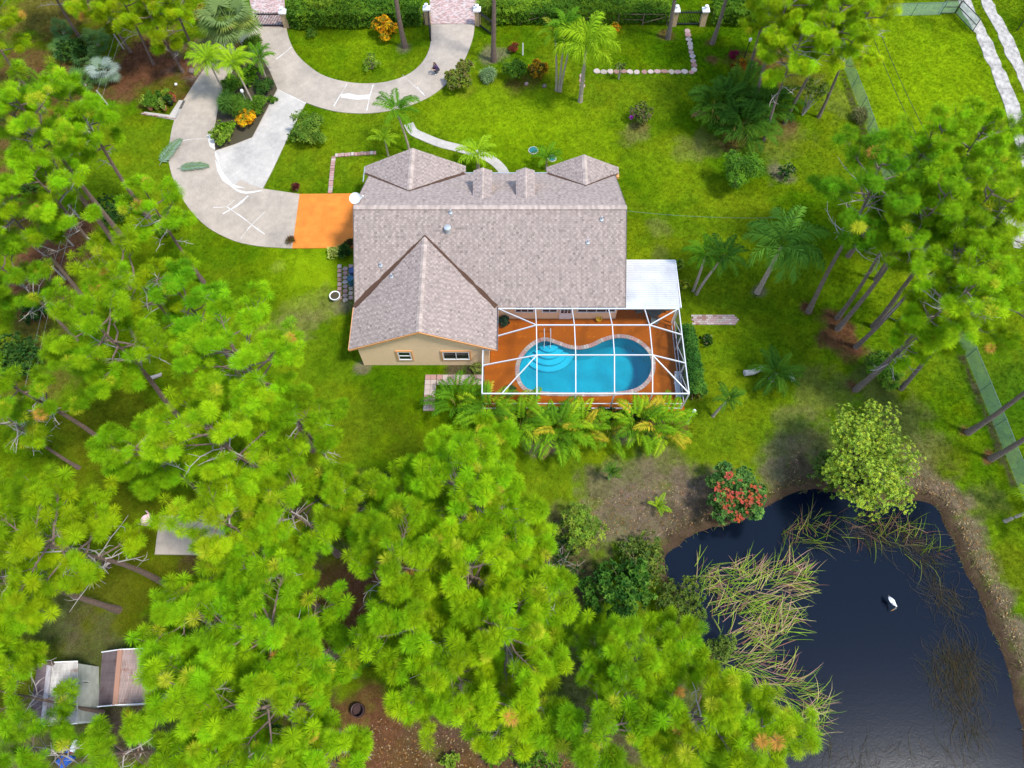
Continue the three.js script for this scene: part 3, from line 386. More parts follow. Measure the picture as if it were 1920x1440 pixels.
{
  const wall = new MB(), WH = EAVE - 0.12;
  // main body, rear wing and front bays; thick walls are solid volumes under the roof
  wall.box((-10.7 + 7.62) / 2, WH / 2, (-38.35 - 27.3) / 2, 18.32, WH, 11.05);
  wall.box((-10.56 - 1.6) / 2, WH / 2, (-27.29 - 23.45) / 2, 8.96, WH, 3.84);
  wall.box(-7.5, WH / 2, -38.75, 7.2, WH, 0.79).box(5.5, WH / 2, -38.75, 4.9, WH, 0.79);
  const gable = (x0, x1, y, apex, z0, z1) => { const c = (x0 + x1) / 2, f = [V(x0, y, z1), V(x1, y, z1), V(c, apex, z1)], b = [V(x0, y, z0), V(x1, y, z0), V(c, apex, z0)]; wall.tri(...f).tri(b[1], b[0], b[2]); for (const [i, j] of [[0, 1], [1, 2], [2, 0]]) wall.quad(f[j], f[i], b[i], b[j]); };
  gable(-10.56, -1.6, WH + 0.001, 4.78, -27.3, -23.452);
  gable(-11.1, -3.9, WH + 0.001, 4.1, -39.14, -38.3); gable(3.05, 7.95, WH + 0.001, 3.55, -39.14, -38.3);
  for (const x of [-10.7, 7.62]) { const w2 = 0.12, z0 = -38.3, z1 = -27.32, a = [V(x - w2, WH, z0), V(x - w2, WH, z1), V(x - w2, 5.75, RIDGE_Z)], b = a.map((p) => V(p.x + 2 * w2 - 0.003, p.y, p.z)); wall.tri(...a).tri(b[0], b[2], b[1]); wall.quad(a[1], a[2], b[2], b[1]).quad(a[2], a[0], b[0], b[2]); }
  wall.build('wall', M.stucco, house);
  // roof planes
  const main = roofPlane(house, [V(RX0, EAVE, RZ1), V(RX1, EAVE, RZ1), V(RX1, RIDGE_Y, RIDGE_Z), V(RX0, RIDGE_Y, RIDGE_Z)], V(1, 0, 0), V(0, 1, SL));
  roofPlane(house, [V(RX0 + 0.001, EAVE - 0.03, RZ0), V(RX1, EAVE - 0.03, RZ0), V(RX1, RIDGE_Y, RIDGE_Z), V(RX0 + 0.001, RIDGE_Y, RIDGE_Z)], V(1, 0, 0), V(0, 1, -SL));
  const GX = -6.08, AY = 5.02, AB = 5.02;
  const zb = RIDGE_Z + (RIDGE_Y - AB) / SL, zv = RIDGE_Z + (RIDGE_Y - EAVE) / SL; // where the wing ridge and eaves meet the main roof
  roofPlane(house, [V(-11.1, EAVE + 0.01, -23.28), V(-11.1, EAVE + 0.01, zv), V(GX, AB, zb), V(GX, AY, -23.28)], V(0, 0, 1), V(-GS, 1, 0));
  roofPlane(house, [V(-1.06, EAVE + 0.01, -23.28), V(-1.06, EAVE + 0.01, zv), V(GX, AB, zb), V(GX, AY, -23.28)], V(0, 0, 1), V(GS, 1, 0));
  ridgeCaps(house, V(RX0, RIDGE_Y, RIDGE_Z), V(RX1, RIDGE_Y, RIDGE_Z)); ridgeCaps(house, V(GX, AY, -23.27), V(GX, AB, zb - 0.05));
  const frontGable = (cx, hw, ridge, zf) => {
    const zr = RIDGE_Z - (RIDGE_Y - ridge) / SL, ze = RIDGE_Z - (RIDGE_Y - EAVE) / SL + 0.02, s = (ridge - EAVE) / hw;
    roofPlane(house, [V(cx - hw, EAVE + 0.012, zf), V(cx - hw, EAVE + 0.012, ze), V(cx, ridge, zr), V(cx, ridge, zf)], V(0, 0, 1), V(-s, 1, 0));
    roofPlane(house, [V(cx + hw, EAVE + 0.012, zf), V(cx + hw, EAVE + 0.012, ze), V(cx, ridge, zr), V(cx, ridge, zf)], V(0, 0, 1), V(s, 1, 0));
    ridgeCaps(house, V(cx, ridge, zf + 0.01), V(cx, ridge, zr));
    return [zr, ze];
  };
  const [zrL, zeL] = frontGable(-7.53, 3.92, 4.5, -39.62), [zrR, zeR] = frontGable(5.5, 2.8, 3.95, -39.5);
  frontGable(-6.25, 1.15, 3.35, -40.1);
  // leaf litter lying in the valleys
  const valley = (a, b, w0, w1) => { const m = new MB(), n = 26, t = V(0, 0, 0).subVectors(b, a).normalize(), s = V(-t.z, 0, t.x).normalize(), L = []; for (let i = 0; i <= n; i++) { const p = a.clone().lerp(b, i / n), w = (w0 + (w1 - w0) * i / n) * (0.5 + fbm(i * 0.5, a.x, 411, 3)); L.push([p.clone().addScaledVector(s, -w).add(V(0, 0.05 + w * 0.35, 0)), p.clone().add(V(0, 0.075, 0)), p.clone().addScaledVector(s, w).add(V(0, 0.05 + w * 0.35, 0))]); } for (let i = 0; i < n; i++) for (let k = 0; k < 2; k++) m.quad(L[i][k], L[i][k + 1], L[i + 1][k + 1], L[i + 1][k]); m.build('valley_litter', M.litter, house).userData.kind = 'stuff'; };
  valley(V(-11.05, EAVE, zv), V(GX, AB, zb), 0.24, 0.05); valley(V(-1.1, EAVE, zv), V(GX, AB, zb), 0.17, 0.05);
  valley(V(-11.4, EAVE, zeL), V(-7.53, 4.5, zrL), 0.1, 0.03); valley(V(-3.66, EAVE, zeL), V(-7.53, 4.5, zrL), 0.17, 0.04); valley(V(2.75, EAVE, zeR), V(5.5, 3.95, zrR), 0.1, 0.03); valley(V(8.2, EAVE, zeR), V(5.5, 3.95, zrR), 0.1, 0.03);
  // dormers
  for (const cx of [-2.14, 0.98]) {
    const d = new THREE.Group(); d.name = 'dormer'; house.add(d);
    const zf = -37.0, rz = 5.0, ed = 4.95, hw = 0.68, zr = RIDGE_Z - (RIDGE_Y - rz - 0.25) / SL + 0.3, body = new MB();
    body.box(cx, 4.1, -35.9, 1.06, 1.3, 2.0); body.build('wall', M.stucco, d);
    new MB().box(cx, 4.3, -36.92, 0.6, 0.62, 0.05).build('window', M.white, d); new MB().box(cx, 4.3, -36.955, 0.48, 0.5, 0.03).build('pane', M.glass, d);
    for (const s of [-1, 1]) { const ze = RIDGE_Z - (RIDGE_Y - ed) / SL + 0.12; const r = roofPlane(house, [V(cx + s * hw, ed, zf), V(cx + s * hw, ed, ze), V(cx, rz + 0.25, zr - 0.2), V(cx, rz + 0.25, zf)], V(0, 0, 1), V(s * 0.44, 1, 0)); r.name = 'dormer_roof'; }
    ridgeCaps(house, V(cx, rz + 0.25, zf + 0.01), V(cx, rz + 0.25, zr - 0.25), 0.17, 0.13);
  }
  // orange barge boards on the wing gable, fascias, gutters
  const bar = (a, b, w, h, m, name) => new MB().bar(a, b, w, h).build(name, m, house);
  for (const s of [-1, 1]) bar(V(GX, AY - 0.1, -23.25), V(GX + s * 5.02, EAVE - 0.08, -23.25), 0.05, 0.14, M.trim, 'barge_board');
  bar(V(-11.13, EAVE - 0.06, zv), V(-11.13, EAVE - 0.06, -23.25), 0.05, 0.16, M.trim, 'fascia'); bar(V(-1.03, EAVE - 0.06, zv), V(-1.03, EAVE - 0.06, -23.3), 0.1, 0.12, M.black, 'gutter');
  for (const [x, s] of [[RX0 - 0.03, 1], [RX1 + 0.03, 1]]) { bar(V(x, EAVE - 0.07, RZ1), V(x, RIDGE_Y - 0.07, RIDGE_Z), 0.04, 0.14, M.deckboard, 'barge_board'); bar(V(x, EAVE - 0.1, RZ0), V(x, RIDGE_Y - 0.07, RIDGE_Z), 0.04, 0.14, M.deckboard, 'barge_board'); }
  bar(V(-3.6, EAVE - 0.06, RZ0 - 0.07), V(2.7, EAVE - 0.06, RZ0 - 0.07), 0.08, 0.08, M.galv, 'gutter'); bar(V(-11.5, EAVE - 0.06, -39.6), V(-11.5, EAVE - 0.06, -38.1), 0.07, 0.08, M.galv, 'gutter');
  new MB().box(8.2, EAVE - 0.08, -38.75, 0.2, 0.2, 0.5).build('eave_return', M.trim, house);
  // windows of the wing gable, then the rear wall under the cage
  const win = (x0, x1, y0, y1, z, bars, frame = M.white, surround = M.trim) => {
    const w = x1 - x0, h = y1 - y0, cx = (x0 + x1) / 2, cy = (y0 + y1) / 2, f = new MB(); if (surround) { f.box(cx, y1 + 0.05, z + 0.03, w + 0.2, 0.1, 0.06).box(cx, y0 - 0.05, z + 0.03, w + 0.2, 0.1, 0.06).box(x0 - 0.05, cy, z + 0.03, 0.1, h - 0.002, 0.06).box(x1 + 0.05, cy, z + 0.03, 0.1, h - 0.002, 0.06); }
    const W = f.p.length ? f.build('window', surround, house) : (() => { const g = new THREE.Group(); g.name = 'window'; house.add(g); return g; })();
    const k = new MB().box(cx, y1 - 0.045, z + 0.02, w, 0.09, 0.07).box(cx, y0 + 0.045, z + 0.025, w, 0.09, 0.09).box(x0 + 0.04, cy, z + 0.02, 0.08, h - 0.182, 0.07).box(x1 - 0.04, cy, z + 0.02, 0.08, h - 0.182, 0.07);
    for (const [t, p] of bars) { if (t === 'h') k.box(cx, y0 + h * p, z + 0.02, w - 0.162, 0.06, 0.06); else k.box(x0 + w * p, cy, z + 0.022, 0.05, h - 0.182, 0.06); }
    k.build('frame', frame, W); new MB().box(cx, cy, z + 0.006, w - 0.15, h - 0.17, 0.02).build('pane', M.glass, W);
  };
  win(-7.93, -7.0, 0.85, 2.05, -23.45, [['h', 0.5]]); win(-4.82, -2.95, 0.9, 2.05, -23.45, [['v', 0.5]]);
  win(0.2, 1.62, 0.95, 2.1, -27.3, [['v', 0.33], ['v', 0.66]], M.white, null); win(2.15, 3.3, 0.95, 2.1, -27.3, [['v', 0.5]], M.white, null); win(4.7, 7.5, 0.95, 2.1, -27.3, [['v', 0.25], ['v', 0.5], ['v', 0.75]], M.white, null);
  const d = new MB().box(3.9, 1.03, -27.27, 0.9, 2.02, 0.06).build('door', M.white, house); const p = new MB(); for (let i = 0; i < 3; i++) for (let j = 0; j < 3; j++) p.box(3.65 + i * 0.25, 1.05 + j * 0.3, -27.237, 0.2, 0.25, 0.02); p.build('pane', M.glass, d); new MB().box(4.27, 0.95, -27.22, 0.05, 0.12, 0.06).build('handle', M.galv, d);
  // vents on the roof
  const up = (u, v, h) => { let lo = 2, hi = 6.2; for (let i = 0; i < 40; i++) { const m = (lo + hi) / 2, q = G(u, v, m), roofY = Math.max(RIDGE_Y - SL * Math.abs(q.z - RIDGE_Z), q.z > -31 && q.x < -1.2 ? AY - GS * Math.abs(q.x - GX) : 0); if (m > roofY) hi = m; else lo = m; } return G(u, v, lo); };
  for (const [u, v] of [[845, 399], [714, 498], [735, 519], [1128, 412], [1102, 455]]) { const q = up(u, v); new MB().lathe([[0.16, -0.1], [0.14, 0.04], [0.055, 0.06], [0.055, 0.32], [0.001, 0.33]], q.x, q.y, q.z, 10).build('vent_pipe', M.galv, house); }
  { const q = up(840, 433); new MB().lathe([[0.2, -0.12], [0.14, 0.1], [0.14, 0.22], [0.26, 0.28], [0.24, 0.4], [0.001, 0.46]], q.x, q.y, q.z, 14).build('roof_ventilator', M.galv, house); }
}

// ---------------------------------------------------------------- pool, deck, cage, patio cover
{
  const out = poolCurve.map((p, i) => { const a = poolCurve[(i + 1) % poolCurve.length], b = poolCurve[(i + poolCurve.length - 1) % poolCurve.length], t = V(a.x - b.x, 0, a.z - b.z).normalize(), n = V(t.z, 0, -t.x), q = p.clone().addScaledVector(n, 0.05); return polyDist(q.x, q.z, poolCurve) > 0 ? n : n.negate(); });
  const off = (k) => poolCurve.map((p, i) => V(p.x + out[i].x * k, 0, p.z + out[i].z * k));
  struct(obj('pool_deck', plate([V(-1.98, 0, -23.42), V(-1.98, 0, -19.85), V(11.95, 0, -19.85), V(11.95, 0, -30.7), V(7.66, 0, -30.7), V(7.66, 0, -27.26), V(-1.56, 0, -27.26), V(-1.56, 0, -23.42)], -0.05, 0.07, [off(0.24)]), M.deck), 'burnt orange painted pool deck with pale scrapes');
  const pool = thing('swimming_pool', 'kidney-shaped turquoise swimming pool inside the screen cage', 'swimming pool');
  const sh = new MB(), n = poolCurve.length, D = (x) => -1.15 - 0.8 * sstep(3, 9, x), fl = [];
  for (let i = 0; i < n; i++) { const j = (i + 1) % n, a = poolCurve[i], b = poolCurve[j], c0 = V(4.6, 0, -23), ia = a.clone().lerp(c0, 0.12), ib = b.clone().lerp(c0, 0.12); sh.quad(V(a.x, 0.06, a.z), V(b.x, 0.06, b.z), V(b.x, D(b.x) + 0.5, b.z), V(a.x, D(a.x) + 0.5, a.z)); sh.quad(V(a.x, D(a.x) + 0.5, a.z), V(b.x, D(b.x) + 0.5, b.z), V(ib.x, D(ib.x), ib.z), V(ia.x, D(ia.x), ia.z)); fl.push(V(ia.x, D(ia.x), ia.z)); }
  for (let i = 0; i < n; i++) { const a = fl[i], b = fl[(i + 1) % n]; for (let k = 0; k < 4; k++) { const c0 = V(4.6, 0, -23), L = (p, t) => { const q = p.clone().lerp(c0, t); q.y = D(q.x); return q; }; sh.quad(L(a, k / 4), L(b, k / 4), L(b, (k + 1) / 4), L(a, (k + 1) / 4)); } }
  sh.build('basin', std([0.0, 0.43, 0.51], 0.7, { map: rep(T.pool, 5), side: THREE.DoubleSide }), pool);
  const c = G(1026, 640, 0), stepM = std([0.05, 0.5, 0.58], 0.7);
  for (let s = 0; s < 4; s++) { const r = 0.75 + s * 0.42, m = new MB(), pts = [V(c.x + 0.1, 0, c.z + 0.2)]; for (let k = 0; k <= 14; k++) { const a = -0.25 + k / 14 * 2.9; let x = c.x + Math.cos(a) * r + 0.1, z = c.z + Math.sin(a) * r; const d = polyDist(x, z, poolCurve); if (d > -0.03) { const q = V(x, 0, z).lerp(V(4.6, 0, -23), Math.min(0.5, (d + 0.05) / 4)); x = q.x; z = q.z; } pts.push(V(x, 0, z)); } m.slab(pts, -1.6, -0.22 - s * 0.24, 0.03).build('step', stepM, pool); }
  obj('water', flat(off(-0.002), -0.06), phys([0.45, 0.9, 0.98], 0.04, { transmission: 1, thickness: 0, ior: 1.33, side: THREE.DoubleSide, bumpMap: rep(T.wave, 4), bumpScale: 0.02 }), pool);
  for (let i = 0, k = 0; i < n; i += 1.25, k++) { // coping bricks
    const at = (f, o) => { const a = Math.floor(f) % n, b = (a + 1) % n, t = f - Math.floor(f); return V(poolCurve[a].x + (poolCurve[b].x - poolCurve[a].x) * t + (out[a].x + (out[b].x - out[a].x) * t) * o, 0, poolCurve[a].z + (poolCurve[b].z - poolCurve[a].z) * t + (out[a].z + (out[b].z - out[a].z) * t) * o); };
    const e = Math.min(i + 1.19, n - 0.02); new MB().slab([at(i, -0.05), at(e, -0.05), at(e, 0.25), at(i, 0.25)], 0.02, 0.1 + rr(0, 0.008), 0.012).build('coping_brick', M.stone[[0, 0, 1, 4, 3][Math.floor(rnd() * 5)]], pool);
  }
  const r0 = G(1020, 639), rail = thing('pool_handrail', 'white metal handrail at the pool steps', 'handrail', [r0.x, 0, r0.z]);
  for (const s of [0, 0.45]) new MB().tube(spline([V(s, 0.05, -0.7), V(s, 0.75, -0.62), V(s, 0.9, -0.35), V(s, 0.78, 0.1), V(s, -0.2, 0.55)], 14), 0.025, 7).build('rail', M.whiteMetal, rail);
  const b0 = G(1122, 602), tub = thing('bucket', 'small yellow bucket on the pool deck near the back door', 'bucket', [b0.x, 0.07, b0.z]); new MB().lathe([[0.001, 0], [0.16, 0], [0.22, 0.32], [0.235, 0.32], [0.2, 0.3], [0.15, 0.05], [0.001, 0.05]], 0, 0, 0, 14).build('body', M.yellow, tub); new MB().tube(spline([V(-0.22, 0.31, 0), V(-0.1, 0.5, 0), V(0.1, 0.5, 0), V(0.22, 0.31, 0)], 10), 0.012, 5).build('handle', M.galv, tub);
}
{ // screen cage
  const cage = thing('pool_cage', 'white framed screen cage over the pool with mesh panels', 'pool enclosure'), H = 2.5, T1 = 3.6, w = 0.06;
  const xs = [1.65, 4.22, 6.78, 9.3], zA = -24.62, zB = -22.32, z0 = -26.62, z1 = -20.02, xL = -1.0, xR = 11.72, xJ = -1.98, zJ = -23.32;
  const beam = (a, b, ww = w, hh = 0.1) => new MB().bar(a, b, ww, hh).build('beam', M.whiteMetal, cage), post = (x, z, h = H) => new MB().bar(V(x, 0.07, z), V(x, h - 0.05, z), 0.08, 0.08).build('post', M.whiteMetal, cage);
  beam(V(xL, H, z0), V(xR, H, z0), 0.09, 0.1); beam(V(xJ, H, z1), V(xR, H, z1), 0.075, 0.09); beam(V(xR, H, z0), V(xR, H, z1)); beam(V(xL, H, z0), V(xL, H, zJ)); beam(V(xJ, H, zJ), V(xL, H, zJ), 0.08, 0.1); beam(V(xJ, H, zJ), V(xJ, H, z1), 0.075, 0.09);
  for (const z of [zA, zB]) { for (let i = 0; i < 3; i++) beam(V(xs[i], T1, z), V(xs[i + 1], T1, z)); beam(V(xs[3], T1, z), V(xR, H, z === zA ? -24.5 : -22.3)); }
  beam(V(xs[0], T1, zA), V(xL, H, -24.4)); beam(V(xs[0], T1, zB), V(xJ, H, -22.12));
  xs.forEach((x, i) => { beam(V(x, H, z0), V(x, T1, zA)); beam(V(x, T1, zA), V(x, T1, zB)); beam(V(x, T1, zB), V(x, H, z1)); });
  beam(V(xL, H, z0), V(xs[0], T1, zA)); beam(V(xR, H, z0), V(xs[3], T1, zA)); beam(V(xJ + 1.3, H, z1), V(xs[0], T1, zB)); beam(V(xR, H, z1), V(xs[3], T1, zB));
  for (const x of [xJ, ...xs, xR]) post(x, z1); for (const z of [-24.5, -22.3, z0]) post(xR, z); post(xJ, -22.12); post(xJ, zJ);
  beam(V(xJ, 0.9, z1), V(xR, 0.9, z1), 0.05, 0.06); beam(V(xR, 0.9, z0), V(xR, 0.9, z1), 0.05, 0.06); beam(V(xJ, 0.12, z1), V(xR, 0.12, z1), 0.06, 0.08); beam(V(xR, 0.12, z0), V(xR, 0.12, z1), 0.06, 0.08);
  for (const [a, b] of [[z0, -24.5], [-24.5, -22.3], [-22.3, z1]]) beam(V(xR, 0.95, a), V(xR, H - 0.05, b), 0.045, 0.05);
  const panel = (pts, wall) => { const m = new MB(); m.poly(pts); m.build('screen_panel', wall ? M.screenWall : M.screenRoof, cage); };
  for (let i = 0; i < 3; i++) { panel([V(xs[i], H, z0), V(xs[i + 1], H, z0), V(xs[i + 1], T1, zA), V(xs[i], T1, zA)]); panel([V(xs[i], T1, zA), V(xs[i + 1], T1, zA), V(xs[i + 1], T1, zB), V(xs[i], T1, zB)]); panel([V(xs[i], T1, zB), V(xs[i + 1], T1, zB), V(xs[i + 1], H, z1), V(xs[i], H, z1)]); panel([V(xs[i], 0.1, z1), V(xs[i + 1], 0.1, z1), V(xs[i + 1], H, z1), V(xs[i], H, z1)]); }
  panel([V(xs[3], T1, zA), V(xR, H, z0), V(xR, H, -24.5)]); panel([V(xs[3], T1, zA), V(xs[3], H, z0), V(xR, H, z0)]); panel([V(xs[3], T1, zA), V(xR, H, -24.5), V(xR, H, -22.3), V(xs[3], T1, zB)]); panel([V(xs[3], T1, zB), V(xR, H, -22.3), V(xR, H, z1)]); panel([V(xs[3], T1, zB), V(xR, H, z1), V(xs[3], H, z1)]);
  panel([V(xs[0], T1, zA), V(xL, H, z0), V(xs[0], H, z0)]); panel([V(xs[0], T1, zA), V(xL, H, -24.4), V(xL, H, z0)]); panel([V(xs[0], T1, zA), V(xs[0], T1, zB), V(xJ, H, -22.12), V(xL, H, -24.4)]); panel([V(xs[0], T1, zB), V(xs[0], H, z1), V(xJ, H, z1), V(xJ, H, -22.12)]);
  for (const [a, b] of [[z0, -24.5], [-24.5, -22.3], [-22.3, z1]]) panel([V(xR, 0.1, a), V(xR, 0.1, b), V(xR, H, b), V(xR, H, a)], true);
  panel([V(xs[3], 0.1, z1), V(xR, 0.1, z1), V(xR, H, z1), V(xs[3], H, z1)]); panel([V(xJ, 0.1, z1), V(xs[0], 0.1, z1), V(xs[0], H, z1), V(xJ, H, z1)]); panel([V(xJ, 0.1, zJ), V(xJ, 0.1, z1), V(xJ, H, z1), V(xJ, H, zJ)]);
}
{ // ribbed white patio roof
  const t = thing('patio_cover', 'white ribbed metal patio roof at the right end of the house', 'patio cover'), x0 = 8.0, x1 = 11.86, z0 = -30.75, z1 = -26.72;
  const m = new MB(), N = 26, dz = (z1 - z0) / N, y = (z) => 2.52 - (z - z0) * 0.02;
  for (let i = 0; i < N; i++) { const z = z0 + i * dz, k = [[0, 0], [0.62, 0], [0.7, 0.035], [0.92, 0.035], [1, 0]]; for (let j = 0; j < 4; j++) { const za = z + k[j][0] * dz, zb = z + k[j + 1][0] * dz, ya = y(za) + k[j][1], yb = y(zb) + k[j + 1][1]; m.quad(V(x0, ya, za), V(x0, yb, zb), V(x1, yb, zb), V(x1, ya, za)); m.quad(V(x1, ya - 0.02, za), V(x1, yb - 0.02, zb), V(x0, yb - 0.02, zb), V(x0, ya - 0.02, za)); } }
  m.build('roof_sheet', std([0.74, 0.75, 0.77], 0.45, { map: rep(T.grain, 6) }), t);
  new MB().box(x1 + 0.04, 2.44, (z0 + z1) / 2, 0.06, 0.16, z1 - z0).build('fascia', M.white, t); new MB().box((x0 + x1) / 2, 2.4, z0 - 0.04, x1 - x0, 0.14, 0.06).build('fascia', M.white, t);
  for (const [x, z] of [[x1 - 0.15, z0 + 0.2], [x1 - 0.15, z1 - 0.2], [9.9, z0 + 0.2]]) new MB().box(x, 1.25, z, 0.09, 2.3, 0.09).build('post', M.white, t);
}
{ // table and chairs under the cover, loungers in the corner
  const metal = std([0.1, 0.13, 0.13], 0.5), chair = (x, z, turn, label) => { const t = thing('patio_chair', label, 'chair', [x, 0.07, z], turn, 'patio chairs'); new MB().box(0, 0.43, 0, 0.5, 0.04, 0.5).build('seat', metal, t); for (let i = 0; i < 5; i++) new MB().box(-0.2 + i * 0.1, 0.72, 0.24, 0.045, 0.55, 0.025).build('slat', metal, t); for (const a of [-1, 1]) { for (const b of [-1, 1]) new MB().box(a * 0.22, 0.205, b * 0.22, 0.035, 0.41, 0.035).build('leg', metal, t); new MB().bar(V(a * 0.26, 0.64, -0.22), V(a * 0.26, 0.64, 0.24), 0.05, 0.03).build('armrest', metal, t); } };
  const a = G(1215, 588), t = thing('patio_table', 'dark round patio table in the shade of the white patio roof', 'table', [a.x + 0.3, 0.07, a.z + 0.1]); new MB().lathe([[0.001, 0.7], [0.6, 0.7], [0.62, 0.72], [0.6, 0.74], [0.001, 0.74]], 0, 0, 0, 24).build('tabletop', metal, t); new MB().lathe([[0.28, 0], [0.06, 0.06], [0.05, 0.7]], 0, 0, 0, 10).build('base', metal, t);
  chair(a.x - 0.75, a.z, -1.4, 'dark metal patio chair left of the round table under the patio roof'); chair(a.x + 1.3, a.z - 0.2, 1.5, 'dark metal patio chair right of the round table by the screen wall'); chair(a.x + 0.3, a.z + 0.95, 3.1, 'dark metal patio chair on the pool side of the round table');
  const l = G(1273, 738), lo = thing('lounge_chair', 'pale grey lounge chair in the front right corner of the pool cage', 'lounge chair', [l.x, 0.07, l.z - 0.2]), cm = std([0.5, 0.53, 0.55], 0.7);
  new MB().box(0, 0.32, 0, 0.66, 0.08, 1.3).build('mattress', cm, lo); new MB().bar(V(0, 0.35, -0.65), V(0, 0.72, -1.15), 0.64, 0.08).build('backrest', cm, lo); for (const x of [-0.28, 0.28]) { for (const z of [-0.55, 0.55]) new MB().box(x, 0.14, z, 0.05, 0.28, 0.05).build('leg', M.white, lo); }
}
// things beside the house
{
  const q = G(665, 380, 3.1), d = thing('satellite_dish', 'white satellite dish on the left corner of the roof', 'satellite dish', [-10.98, 5.25, -33.6]), dish = new MB();
  for (let r = 0; r < 5; r++) for (let k = 0; k < 20; k++) { const P = (i, j) => { const R = i / 5 * 0.44, a = j / 20 * 6.2832; return V(Math.cos(a) * R, 0.28 * R * R / 0.25 - 0.1, Math.sin(a) * R * 0.92); }; dish.quad(P(r, k), P(r, k + 1), P(r + 1, k + 1), P(r + 1, k)); }
  const dm = dish.build('reflector', std([0.8, 0.8, 0.82], 0.4, { side: THREE.DoubleSide }), d); dm.position.y = 0.62; dm.rotation.set(0.5, 0, 0.25);
  new MB().tube([V(0.12, 0.15, 0), V(0.12, 0.4, 0), V(0, 0.6, 0)], 0.035, 7).build('mast', M.galv, d); new MB().bar(V(0.05, 0.6, 0.4), V(0.55, 0.95, 0.1), 0.04, 0.04).build('feed_arm', M.white, d); new MB().box(0.57, 0.97, 0.1, 0.1, 0.12, 0.1).build('receiver', M.white, d);
  const a = G(668, 486), ac = thing('air_conditioner', 'grey-blue air conditioner unit against the left wall of the house', 'air conditioner', [-11.35, 0, a.z + 0.3]), bm = std([0.42, 0.5, 0.58], 0.5); new MB().box(0, 0.42, 0, 0.8, 0.84, 0.8).build('cabinet', bm, ac); new MB().lathe([[0.33, 0.845], [0.33, 0.87], [0.27, 0.87], [0.27, 0.85]], 0, 0, 0, 20).build('fan_guard', M.black, ac); for (let i = 0; i < 4; i++) new MB().box(0, 0.853, 0, 0.5, 0.012, 0.08, i * 0.785).build('fan_blade', M.black, ac);
  for (const [u, v, l] of [[664, 518, 'dark blue barrel behind its twin beside the left wall of the house'], [661, 533, 'dark teal-blue barrel in front of its twin on the stone patch']]) { const p = G(u, v), b = thing('barrel', l, 'barrel', [Math.min(p.x, -11.1), 0.05, p.z], 0, 'barrels beside the wall'); new MB().lathe([[0.001, 0], [0.25, 0], [0.28, 0.1], [0.29, 0.4], [0.28, 0.7], [0.25, 0.8], [0.24, 0.78], [0.001, 0.76]], 0, 0, 0, 18).build('body', v < 525 ? M.blue : std([0.015, 0.1, 0.16], 0.5), b); new MB().lathe([[0.285, 0.28], [0.3, 0.3], [0.3, 0.33], [0.285, 0.35]], 0, 0, 0, 18).build('hoop', M.blue, b); }
  const w = G(630, 560), wb = thing('planter', 'large round white planter filled with dark soil at the corner of the lawn', 'planter', [w.x, 0, w.z]); new MB().lathe([[0.001, 0], [0.26, 0], [0.3, 0.1], [0.38, 0.42], [0.41, 0.45], [0.38, 0.46], [0.33, 0.43]], 0, 0, 0, 20).build('pot', M.white, wb); new MB().lathe([[0.34, 0.38], [0.001, 0.42]], 0, 0, 0, 16).build('soil', M.soil, wb);
  for (const [u, v, r, l] of [[1000, 282, 0.36, 'larger teal round lid in the lawn by the front walk'], [1035, 297, 0.31, 'smaller teal round lid close to the roof edge']]) { const p = G(u, v), k = thing('utility_lid', l, 'lid', [p.x, 0, p.z], 0, 'teal septic lids'); new MB().lathe([[r + 0.07, -0.03], [r + 0.06, 0.03], [r, 0.035]], 0, 0, 0, 24).build('rim', M.concretePale, k); new MB().lathe([[r - 0.001, 0.01], [r - 0.01, 0.06], [r * 0.5, 0.075], [0.001, 0.08]], 0, 0, 0, 24).build('cover', std([0.01, 0.14, 0.15], 0.6), k); }
  const sat = (u, v, label) => { const p = G(u, v), k = thing('marker_post', label, 'post', [p.x, 0, p.z]); new MB().lathe([[0.07, 0], [0.06, 0.9], [0.05, 1.2], [0.001, 1.3]], 0, 0, 0, 10).build('shaft', M.white, k); };
  sat(980, 103, 'short white pillar among the shrubs on the front lawn');
  const lamp = (u, v, h, label, m) => { const p = G(u, v), k = thing('lamp_post', label, 'lamp post', [p.x, 0, p.z]); new MB().lathe([[0.12, 0], [0.1, 0.06], [0.045, 0.12], [0.04, h - 0.3]], 0, 0, 0, 10).build('pole', m, k); new MB().lathe([[0.05, h - 0.3], [0.12, h - 0.24], [0.14, h - 0.1], [0.11, h], [0.001, h + 0.06]], 0, 0, 0, 12).build('lantern', M.white, k); };
  lamp(1289, 793, 2.1, 'white lamp post on the lawn off the front right corner of the pool cage', M.galv); lamp(1394, 112, 2.2, 'dark lamp post with a white lantern beside the purple bromeliads', M.black); lamp(468, 205, 2.1, 'pale lamp post among the palms of the driveway island', M.galv);
}

